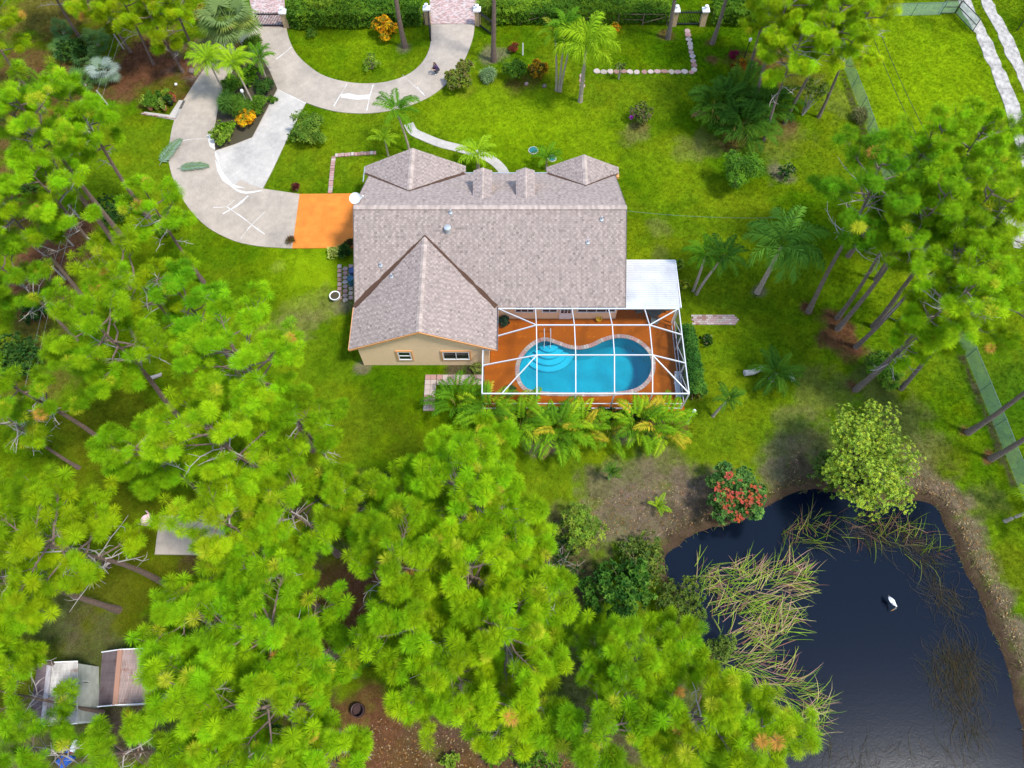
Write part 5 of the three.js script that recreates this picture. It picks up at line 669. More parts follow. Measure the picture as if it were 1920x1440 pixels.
const FM = { green: [fm([0.09, 0.24, 0.01]), fm([0.13, 0.3, 0.012])], dark: [fm([0.055, 0.155, 0.014]), fm([0.1, 0.23, 0.016])], lime: [fm([0.34, 0.52, 0.016]), fm([0.27, 0.46, 0.016])], mix: [fm([0.19, 0.36, 0.014]), fm([0.13, 0.28, 0.012]), fm([0.32, 0.36, 0.03])], areca: [fm([0.2, 0.4, 0.012]), fm([0.11, 0.26, 0.012]), fm([0.34, 0.5, 0.016]), fm([0.55, 0.45, 0.03])], silver: [fm([0.36, 0.44, 0.38]), fm([0.24, 0.34, 0.24]), fm([0.16, 0.27, 0.1])], sabal: [fm([0.2, 0.29, 0.09]), fm([0.15, 0.24, 0.06]), fm([0.24, 0.3, 0.06])], grey: [fm([0.15, 0.34, 0.035]), fm([0.11, 0.27, 0.025])], brown: [fm([0.4, 0.24, 0.12])], low: [fm([0.09, 0.2, 0.05]), fm([0.13, 0.25, 0.06])], yellow: [fm([0.5, 0.46, 0.04])] };
function palm(o, label, group) { // o = { px, h, lean, n, fr, fm, trunk, s, up }
  const p = G(o.px[0], o.px[1]); seed(Math.round(p.x * 311 + p.z * 733 + o.h * 10)); const t = thing(o.name ?? 'palm_tree', label, o.cat ?? 'palm tree', [p.x, o.base ?? 0, p.z], 0, group), lean = o.lean ?? [0, 0], top = V(lean[0], o.h, lean[1]), rad = o.rad ?? 0.13;
  if (o.h > 0.25) { const m = new MB(), pts = [], rs = []; for (let i = 0; i <= 12; i++) { const k = i / 12; pts.push(V(lean[0] * k ** 1.5, o.h * k - 0.05, lean[1] * k ** 1.5)); rs.push(rad * (1.25 - 0.5 * k) * (i % 2 ? 1 : 0.94) * (i === 0 ? 1.25 : 1)); } m.tube(pts, rs, 9); m.build('trunk', o.trunkM ?? M.palmTrunk, t); }
  if (o.shaft) new MB().tube([top.clone().add(V(0, -0.5, 0)), top.clone().add(V(0, 0, 0)), top.clone().add(V(0, 0.5, 0))], [rad * 0.8, rad * 0.9, 0.03], 8).build('crownshaft', o.shaftM ?? std([0.2, 0.3, 0.06], 0.5), t);
  const G_ = FR[o.fr], Mm = FM[o.fm];
  for (let i = 0; i < o.n; i++) { const old = i / o.n, f = obj('frond', G_[Math.floor(rnd() * G_.length)], Mm[Math.floor(Math.pow(rnd(), 1.4) * Mm.length)], t), tilt = (o.up ?? 0.5) * (1 - old * 1.7) + rr(-0.15, 0.15); f.position.copy(top).add(V(0, (o.shaft ? 0.3 : 0) + 0.05 * (1 - old), 0)); f.rotation.set(rr(-0.2, 0.2), i * 2.39996 + rr(-0.25, 0.25), tilt, 'YZX'); f.scale.setScalar((o.s ?? 1) * rr(0.85, 1.1)); }
  return t;
}
function areca(o, label, group) { // clump of many arching fronds on thin canes
  const p = G(o.px[0], o.px[1]); seed(Math.round(p.x * 97 + p.z * 389)); const t = thing('areca_palm', label, 'palm clump', [p.x, 0, p.z], 0, group), st = new MB(), r = o.r ?? 0.7, Mm = FM[o.fm ?? 'areca'];
  for (let i = 0; i < o.n; i++) { const a = i * 2.39996, q = Math.sqrt((i + 0.5) / o.n) * r, h = (o.h ?? 1.3) * rr(0.5, 1.15), b = V(Math.cos(a) * q, 0, Math.sin(a) * q), top = V(b.x * 1.35, h, b.z * 1.35); if (i % 2 === 0) st.tube([b, top], [0.035, 0.025], 5, false); const f = obj('frond', FR.areca[Math.floor(rnd() * 3)], Mm[Math.floor(Math.pow(rnd(), 2.2) * Mm.length)], t); f.position.copy(top); f.rotation.set(rr(-0.3, 0.3), -a + rr(-0.5, 0.5), 0.5 - 0.75 * q / r + rr(-0.25, 0.2), 'YZX'); f.scale.setScalar((o.s ?? 1) * rr(0.75, 1.1)); }
  if (o.deadN) for (let i = 0; i < o.deadN; i++) { const f = obj('dry_frond', FR.areca[i % 3], FM.brown[0], t), a = rr(0, 6.28); f.position.set(Math.cos(a) * r, 0.6, Math.sin(a) * r); f.rotation.set(0, -a, -0.6, 'YZX'); f.scale.setScalar(0.7 * (o.s ?? 1)); }
  st.build('cane', std([0.4, 0.36, 0.08], 0.7), t); return t;
}

// ---------------------------------------------------------------- the pines
const YEL = [1.18, 1.06, 0.9], LIME = [1.05, 1.05, 1], MID = [0.85, 0.95, 1], DEEP = [0.6, 0.82, 1.2], DIM = [0.75, 0.82, 0.9];
for (const [o, label] of [
  [{ b: [88, 208], h: 12, low: 0.5, n: 22, r: 4.1, tone: YEL, dead: 9 }, 'yellow-green pine in the top left corner with bare grey twigs on its trunk'],
  [{ b: [152, 68], h: 9.5, low: 0.4, n: 20, r: 3.4, tone: YEL }, 'thin-trunked pine at the top edge right of the corner pine'],
  [{ b: [245, 96], h: 9, low: 0.38, n: 20, r: 3.3, tone: YEL }, 'small pine at the top edge above the dark green shrubs'],
  [{ b: [291, 119], h: 9, low: 0.42, n: 20, r: 2.9, tone: YEL, low: 0.4 }, 'pine with a straight brown trunk above the pine straw, left of two'],
  [{ b: [341, 133], h: 9.5, r: 2.5, tone: YEL, low: 0.25, n: 22 }, 'pine with a tall narrow crown reaching down over brown pine straw'],
  [{ b: [377, 116], h: 9.5, r: 2.8, low: 0.42, n: 20, tone: YEL }, 'pine with a reddish trunk nearest the fan palm by the left gate'],
  [{ c: [60, 262], h: 14, r: 3.1, tone: LIME }, 'bright pine on the left edge below the corner pine'],
  [{ c: [150, 225], h: 13, r: 2.6, tone: LIME }, 'pine crown just below the silver-blue fan palm'],
  [{ b: [240, 458], h: 15.5, r: 3.6, tone: LIME, low: 0.6, dead: 8 }, 'large pine with a bare leaning trunk standing in the lawn left of the driveway'],
  [{ c: [100, 372], h: 13, r: 2.8, tone: LIME }, 'round pine crown beside the dirt strip at the left woods'],
  [{ c: [22, 420], h: 12, r: 2.6, tone: YEL }, 'yellowish pine cut by the left edge above a dark lower crown'],
  [{ c: [285, 390], h: 11, r: 2.6, tone: LIME, fill: 0.4, n: 14 }, 'sparse pine hanging over the left rim of the loop driveway'],
  [{ c: [28, 530], h: 9.5, r: 2.7, tone: DIM }, 'dim green low pine on the left edge over dark bushes'],
  [{ c: [262, 520], h: 13, r: 3.4, tone: YEL, fill: 0.3, n: 15, dead: 12 }, 'thin yellowish pine showing its grey branches on the left lawn'],
  [{ c: [200, 650], h: 15, r: 3.7, tone: [1.15, 1.1, 0.95], low: 0.6, n: 20 }, 'very bright round pine on the left lawn with tightly packed tufts'],
  [{ c: [355, 580], h: 12, r: 2.5, tone: DEEP, fill: 0.6 }, 'bluish green pine crown between the bright round pine and the house'],
  [{ b: [590, 840], h: 15, r: 3.9, tone: LIME, low: 0.6, n: 20, lean: [-1.0, -0.6] }, 'big pine whose crown comes nearest the left corner of the house'],
  [{ c: [285, 855], h: 12, r: 2.7, tone: MID, fill: 0.6 }, 'medium pine at the right rim of the open grass at the left'],
  [{ c: [430, 835], h: 15.5, r: 3.7, tone: LIME, n: 20 }, 'tall light green pine above the concrete slab'],
  [{ c: [575, 800], h: 11.5, r: 2.5, tone: MID }, 'lower green pine at the left rim of the shaded back lawn'],
  [{ c: [430, 980], h: 14.5, r: 3.0, tone: LIME }, 'pine spreading over the right half of the concrete slab'],
  [{ c: [545, 950], h: 13.5, r: 3.2, tone: LIME }, 'pine with loose round tufts below the shaded back lawn'],
  [{ c: [650, 925], h: 12, r: 2.5, tone: MID, fill: 0.5 }, 'sparse green pine in the gap below the back lawn'],
  [{ b: [345, 1106], h: 15.5, r: 3.5, tone: YEL, lean: [-0.4, 0.3], low: 0.62, dead: 12 }, 'long-trunked pine leaning over the left lawn beside the slab'],
  [{ c: [10, 1075], h: 14, r: 3.2, tone: YEL }, 'yellow-green pine on the left edge above the sheds'],
  [{ c: [15, 980], h: 13, r: 2.8, tone: LIME, dead: 9 }, 'pine cut by the left edge beside the long-trunked pine'],
  [{ c: [-30, 1225], h: 11, r: 2.7, tone: MID }, 'pine on the left edge beside the white shed'],
  [{ c: [850, 872], h: 12.5, r: 2.8, tone: LIME, dead: 5 }, 'pine with one yellow tuft just below the paver path'],
  [{ c: [925, 850], h: 11, r: 2.1, tone: LIME }, 'small pine crown touching the palms at the left end of the pool'],
  [{ c: [900, 945], h: 14, r: 3.4, tone: LIME, n: 20 }, 'dense pine below the pool palms, right rim of the pine wood'],
  [{ c: [965, 1010], h: 13.5, r: 3.0, tone: LIME }, 'pine at the right rim of the wood beside the bamboo'],
  [{ c: [750, 980], h: 12, r: 2.6, tone: MID }, 'pine with three large round clumps in the middle of the wood'],
  [{ c: [735, 1075], h: 15, r: 3.3, tone: LIME, n: 19 }, 'tall pale-tipped pine above the brown gap in the wood'],
  [{ c: [885, 1090], h: 14.5, r: 3.3, tone: LIME }, 'pine with star-like tufts at the centre bottom of the wood'],
  [{ c: [500, 1075], h: 13, r: 3.0, tone: MID }, 'pine below the slab with a bluish shaded side'],
  [{ c: [395, 1165], h: 13, r: 2.9, tone: MID }, 'pine at the right rim of the dark grass clearing above the sheds'],
  [{ c: [520, 1180], h: 14.5, r: 3.5, tone: LIME, n: 19 }, 'broad pine in the lower left wood, left of the brown gap'],
  [{ c: [400, 1295], h: 14.5, r: 3.2, tone: LIME, n: 18 }, 'bright pine hiding the right edge of the brown shed'],
  [{ c: [500, 1320], h: 15, r: 3.4, tone: LIME, n: 19 }, 'broad bright pine at the bottom, between brown shed and round drum'],
  [{ c: [595, 1235], h: 12, r: 2.3, tone: MID }, 'smaller pine left of the straw-floored gap'],
  [{ c: [785, 1195], h: 14.5, r: 2.9, tone: LIME }, 'high pine with big shaggy tufts right of the straw-floored gap'],
  [{ c: [850, 1270], h: 13.5, r: 3.1, tone: YEL }, 'yellowish pine above the brown clearing at the bottom'],
  [{ c: [955, 1200], h: 14, r: 3.3, tone: LIME }, 'pine in the lower wood left of the dark broadleaf thicket'],
  [{ c: [980, 1310], h: 13, r: 2.9, tone: YEL }, 'pine over the right part of the brown clearing'],
  [{ c: [1030, 1110], h: 12.5, r: 2.3, tone: LIME }, 'narrow pine touching the dark broadleaf thicket'],
  [{ c: [1180, 1245], h: 12.5, r: 3.0, tone: MID, dead: 8 }, 'darker green pine directly below the broadleaf thicket'],
  [{ c: [1280, 1235], h: 11, r: 2.2, tone: MID }, 'small dark green pine at the left rim of the reeds'],
  [{ c: [1140, 1370], h: 14, r: 3.4, tone: MID, dead: 9 }, 'wide pine with grey limbs at the bottom edge left of the pond'],
  [{ c: [1300, 1330], h: 14, r: 3.4, tone: LIME, dead: 8 }, 'wide bright pine at the bottom edge beside the reeds'],
  [{ c: [1420, 1390], h: 13, r: 2.9, tone: LIME }, 'pine crown overhanging the pond at the bottom edge'],
  [{ c: [100, 1415], h: 9, r: 2.2, tone: DIM }, 'low dim pine in the bottom left corner'],
  [{ c: [245, 1405], h: 9.5, r: 2.0, tone: MID, fill: 0.5 }, 'low pine at the bottom edge below the brown shed'],
  [{ b: [190, 1330], h: 8.5, r: 2.6, tone: MID, fill: 0.15, n: 8, dead: 4, lean: [-1.3, -0.6] }, 'thin young pine spreading a few tufts over the white shed'],
  [{ c: [420, 1430], h: 13, r: 2.7, tone: LIME }, 'pine cut by the bottom edge left of the middle'],
  [{ c: [600, 1410], h: 12, r: 2.5, tone: LIME }, 'pine cut by the bottom edge beside the straw clearing'],
  [{ c: [25, 800], h: 9, r: 2.2, tone: DIM, fill: 0.4, dead: 16 }, 'scraggly dim pine with many grey twigs on the left edge'],
  [{ b: [240, 860], h: 14, r: 0.01 + 2.2, tone: MID, fill: 0.4 }, 'slender pine beside the open grass below the bright round pine'],
  // top edge and the right side
  [{ b: [758, 86], h: 17, r: 2.6, low: 0.75 }, 'single bare trunk standing in the lawn inside the driveway loop'],
  [{ b: [928, 112], h: 17, r: 2.6, low: 0.75 }, 'straight bare trunk rising beside the middle gateway shrubs'],
  [{ b: [1250, 70], h: 17, r: 2.6, low: 0.75, dark: 1 }, 'thick leaning trunk at the left pillar of the small gate'],
  [{ b: [1336, 80], h: 16, r: 2.3, low: 0.75, dark: 1 }, 'thin dark leaning trunk right of the small gate'],
  [{ b: [1404, 126], h: 11.5, r: 3.4, low: 0.36, n: 24, dark: 1, tone: YEL }, 'pine at the top edge leaning over the lamp post'],
  [{ b: [1428, 136], h: 11.5, r: 4.0, low: 0.34, n: 24, dark: 1, tone: YEL, dead: 9, lean: [1.2, 0.6] }, 'yellow-green pine of the upper right grove with its trunk by the bromeliads'],
  [{ c: [1560, 35], h: 13, r: 3.9, n: 22, dark: 1, tone: YEL, dead: 8 }, 'yellow-green pine at the top edge above the end of the right fence'],
  [{ c: [1480, 15], h: 13, r: 3.3, dark: 1, tone: YEL }, 'yellow-green pine at the top edge in the middle of the upper right grove'],
  [{ c: [1620, 40], h: 12, r: 2.8, dark: 1, tone: YEL, low: 0.4 }, 'right-hand pine of the upper right grove beside the field fence'],
  [{ c: [1500, 95], h: 11.5, r: 3.2, dark: 1, tone: YEL, fill: 0.7 }, 'sparse low pine left of the end of the right fence'],
  [{ b: [1515, 582], h: 15.5, r: 3.7, low: 0.58, dark: 1, tone: DEEP, lean: [-1.2, -0.8], dead: 9 }, 'dark blue-green pine with a single trunk on the right lawn'],
  [{ b: [1572, 594], h: 14, r: 2.9, low: 0.6, dark: 1, tone: MID, dead: 10, lean: [-0.7, -0.6] }, 'pine on the straw patch, upper one of a pair of close trunks'],
  [{ b: [1573, 614], h: 15.5, r: 3.2, low: 0.62, dark: 1, tone: MID, dead: 8 }, 'pine on the straw patch, lower one of a pair of close trunks'],
  [{ b: [1634, 610], h: 16, r: 3.2, low: 0.64, dark: 1, tone: LIME, dead: 7 }, 'pine whose long dark trunk crosses the right chain link fence'],
  [{ b: [1605, 648], h: 14, r: 3.1, low: 0.5, dark: 1, tone: MID, lean: [0.8, 0.5] }, 'pine with a short visible trunk at the lower end of the straw patch'],
  [{ b: [1606, 728], h: 15, r: 3.2, low: 0.55, dark: 1, tone: LIME }, 'pine with the long bare trunk lowest on the right lawn'],
  [{ c: [1720, 290], h: 14, r: 3.5, dark: 1, tone: MID, dead: 9 }, 'pine over the right fence at the upper rim of the right grove'],
  [{ c: [1815, 290], h: 14.5, r: 3.9, dark: 1, tone: [0.95, 0.98, 0.95], dead: 8 }, 'wide pine at the top of the right grove over the green field'],
  [{ c: [1900, 310], h: 13, r: 3.1, dark: 1, tone: MID }, 'pine on the right edge beside the gravel track'],
  [{ c: [1850, 430], h: 14, r: 3.6, dark: 1, tone: YEL, dead: 8 }, 'yellowish pine in front of the gravel clearing'],
  [{ c: [1850, 580], h: 13.5, r: 3.7, dark: 1, tone: LIME }, 'pine at the right rim of the grove above the dark green field'],
  [{ c: [1700, 640], h: 9, r: 2.0, dark: 1, tone: LIME }, 'low pine at the bottom left of the right grove'],
  [{ c: [1760, 200 + 170], h: 12, r: 2.6, dark: 1, tone: LIME, dead: 9 }, 'inner pine of the right grove with black forked limbs'],
  [{ b: [1815, 808], h: 16, r: 2.8, low: 0.7, dark: 1 }, 'bare grey trunk crossing the right fence, upper one of two'],
  [{ b: [1855, 857], h: 16, r: 2.8, low: 0.7, dark: 1 }, 'bare grey trunk crossing the right fence, lower one of two'],
]) pine(o, label);

// ---------------------------------------------------------------- palms
palm({ px: [1088, 190], h: 5.6, n: 20, fr: 'queen', fm: 'lime', s: 1.0, rad: 0.16, up: 0.45 }, 'tall yellow-green queen palm with drooping fronds on the front lawn');
palm({ px: [1043, 170], h: 5.2, lean: [-0.35, -0.2], n: 9, fr: 'small', fm: 'mix', s: 0.95, rad: 0.09, up: 0.6, shaft: 1 }, 'left stem of the white-stemmed palm trio on the front lawn', 'white-stemmed palm trio');
palm({ px: [1048, 171], h: 5.9, lean: [0.15, -0.3], n: 10, fr: 'small', fm: 'green', s: 1.05, rad: 0.09, up: 0.6, shaft: 1 }, 'middle stem of the white-stemmed palm trio on the front lawn', 'white-stemmed palm trio');
palm({ px: [1051, 172], h: 4.6, lean: [0.5, 0], n: 10, fr: 'small', fm: 'green', s: 1.05, rad: 0.09, up: 0.6, shaft: 1 }, 'right stem of the white-stemmed palm trio on the front lawn', 'white-stemmed palm trio');
palm({ px: [768, 284], h: 3.7, lean: [-0.5, -0.4], n: 12, fr: 'coco', fm: 'green', s: 0.8, rad: 0.09, up: 0.4, shaft: 1 }, 'feathery green palm at the left front corner of the house roof');
palm({ px: [728, 292], h: 1.8, n: 7, fr: 'small', fm: 'lime', s: 0.9, rad: 0.07, up: 0.2 }, 'short yellow-green palm against the left front roof edge');
palm({ px: [897, 322], h: 2.0, n: 15, fr: 'small', fm: 'lime', s: 1.15, rad: 0.14, up: 0.4 }, 'spiky yellow-green palm left of the dormers by the front walk');
palm({ px: [1024, 318], h: 1.3, n: 10, fr: 'small', fm: 'green', s: 0.85, rad: 0.08, up: 0.4 }, 'small green palm peeping over the roof edge beside the teal lids');
palm({ px: [452, 100], h: 3.2, n: 26, fr: 'fan', fm: 'sabal', s: 1.5, rad: 0.3, up: 0.7, trunkM: std([0.42, 0.2, 0.08], 0.95, { map: rep(T.bark, 0.4), bumpMap: rep(T.bark, 0.4), bumpScale: 0.06 }) }, 'big grey-green fan palm with a shaggy orange trunk by the left gate');
palm({ px: [424, 182], h: 3.2, lean: [-0.3, -0.4], n: 22, fr: 'coco', fm: 'lime', s: 0.72, rad: 0.08, up: 0.55, shaft: 1 }, 'lime green palm over the left arm of the driveway, left one on the island');
palm({ px: [480, 206], h: 4.2, lean: [-0.4, -0.3], n: 20, fr: 'coco', fm: 'lime', s: 0.72, rad: 0.08, up: 0.5, shaft: 1 }, 'lime green palm in the middle of the driveway island');
palm({ px: [500, 150], h: 2.2, n: 12, fr: 'coco', fm: 'green', s: 0.65, rad: 0.08, up: 0.6 }, 'low green palm at the upper tip of the driveway island');
palm({ px: [1300, 545], h: 3.6, lean: [0.1, -0.5], n: 13, fr: 'coco', fm: 'green', s: 0.7, rad: 0.1, up: 0.35, shaft: 1 }, 'left palm of a pair sharing one foot right of the patio roof');
palm({ px: [1306, 551], h: 3.8, lean: [1.0, -0.5], n: 14, fr: 'coco', fm: 'dark', s: 0.72, rad: 0.1, up: 0.35, shaft: 1 }, 'right palm of a pair sharing one foot, leaning away from the patio roof');
palm({ px: [1420, 548], h: 5.2, lean: [0.1, -0.3], n: 16, fr: 'queen', fm: 'grey', s: 1.15, rad: 0.17, up: 0.35 }, 'large soft-leaved queen palm right of the palm pair');
palm({ px: [1446, 712], h: 1.1, n: 14, fr: 'coco', fm: 'dark', s: 0.8, rad: 0.16, up: 0.5 }, 'short dark coconut palm between two pale fallen boots');
palm({ px: [1337, 780], h: 1.9, lean: [0.5, -0.3], n: 9, fr: 'small', fm: 'dark', s: 0.75, rad: 0.09, up: 0.35, shaft: 1 }, 'thin dark palm beside the white lamp post behind the pool');
palm({ px: [1141, 898], h: 1.2, n: 8, fr: 'tiny', fm: 'dark', s: 0.85, rad: 0.08, up: 0.35 }, 'tiny dark palm alone on the lawn below the pool');
palm({ px: [1233, 950], h: 0.2, n: 6, fr: 'tiny', fm: 'lime', s: 0.95, up: 0.55 }, 'tiny yellow-green palm seedling on the bare bank by the pond');
palm({ px: [1885, 977], h: 2.2, lean: [1.2, -0.4], n: 10, fr: 'coco', fm: 'lime', s: 0.8, rad: 0.1, up: 0.3 }, 'lime green palm leaning out at the right edge beside the fence');
palm({ px: [205, 150], h: 0.9, n: 16, fr: 'silver', fm: 'silver', s: 1.0, rad: 0.14, up: 0.7 }, 'silver-blue fan palm in the upper left woods');
palm({ px: [88, 168], h: 0.4, n: 10, fr: 'coco', fm: 'mix', s: 0.85, up: 0.55 }, 'broad feather palm on the ground beside the corner pine trunk');
palm({ px: [20, 395], h: 1, n: 9, fr: 'coco', fm: 'dark', s: 0.9, up: 0.4 }, 'dark feather palm on the left edge between two pine trunks');
for (const [u, v, s, l] of [[165, 118, 1.1, 'grey-green palmetto left of the silver fan palm'], [125, 100, 1.1, 'grey-green palmetto below the top left pines'], [185, 85, 1.1, 'green palmetto nearest the top edge in the upper left woods'], [160, 160, 1.1, 'palmetto directly below the silver fan palm'], [120, 62, 0.9, 'pale palmetto under the dead reddish shrub']]) palm({ px: [u, v], h: 0.3, n: 14, fr: 'low', fm: 'low', s: s * 1.35, up: 0.8, name: 'palmetto', cat: 'palmetto' }, l);
palm({ px: [425, 205], h: 0.7, n: 3, fr: 'low', fm: 'dark', s: 0.8, up: 0.6, name: 'palmetto', cat: 'palmetto' }, 'small dark palmetto hidden at the foot of the island palms');
{ // fallen fronds on the drive
  for (const [u, v, r, l, s] of [[333, 318, 0.12, 'dry grey-green palm frond lying across the left arm of the driveway', 0.95], [300, 312, 1.2, 'grey-green palm frond lying on the left kerb of the driveway', 1.15]]) { const p = G(u, v), t = thing('fallen_frond', l, 'palm frond', [p.x, 0.12, p.z], r); for (let k = 0; k < 2; k++) { const f = obj('frond', FR.coco[k], FM.silver[1 + k], t); f.scale.set(s * 1.1, 0.3, s); f.rotation.y = k * 0.08; } }
}
// areca clumps behind the pool and by the right grove
let k = 0;
for (const [u, v, n, s, h, fmv, l] of [
  [862, 762, 18, 0.78, 1.3, 'green', 'dark green areca clump at the left end of the pool cage'], [918, 788, 21, 0.85, 1.5, 'areca', 'areca clump in front of the left pool corner'], [975, 805, 22, 0.87, 1.5, 'areca', 'tall areca clump with a yellow side, left of the pool middle'], [1042, 822, 26, 0.87, 1.6, 'areca', 'large areca clump with dead grey fronds below the pool middle'], [1084, 816, 19, 0.78, 1.3, 'areca', 'areca clump with hanging yellow tips right of the largest clump'],
  [1138, 818, 14, 0.69, 0.8, 'areca', 'low bright areca clump in the gap of the palm row'], [1196, 810, 22, 0.85, 1.6, 'areca', 'areca clump hiding the right end of the pool edge'], [1236, 813, 21, 0.81, 1.4, 'areca', 'last areca clump at the right end of the palm row'],
]) areca({ px: [u, v], n, s, h, r: 0.65, fm: fmv, deadN: [0, 0, 1, 3, 1, 0, 1, 1][k++] }, l, 'areca clumps along the back of the pool cage');
for (const [u, v, n, l] of [[1345, 225, 36, 'dark areca clump at the left of the big group on the right front lawn'], [1385, 262, 38, 'dark areca clump at the front of the big group on the right front lawn'], [1425, 225, 36, 'dark areca clump at the right of the big group on the right front lawn'], [1385, 200, 34, 'dark areca clump at the back of the big group on the right front lawn']]) areca({ px: [u, v], n, s: 0.95, h: 1.7, r: 0.9, fm: 'dark', deadN: 1 }, l, 'dark areca group on the right front lawn');

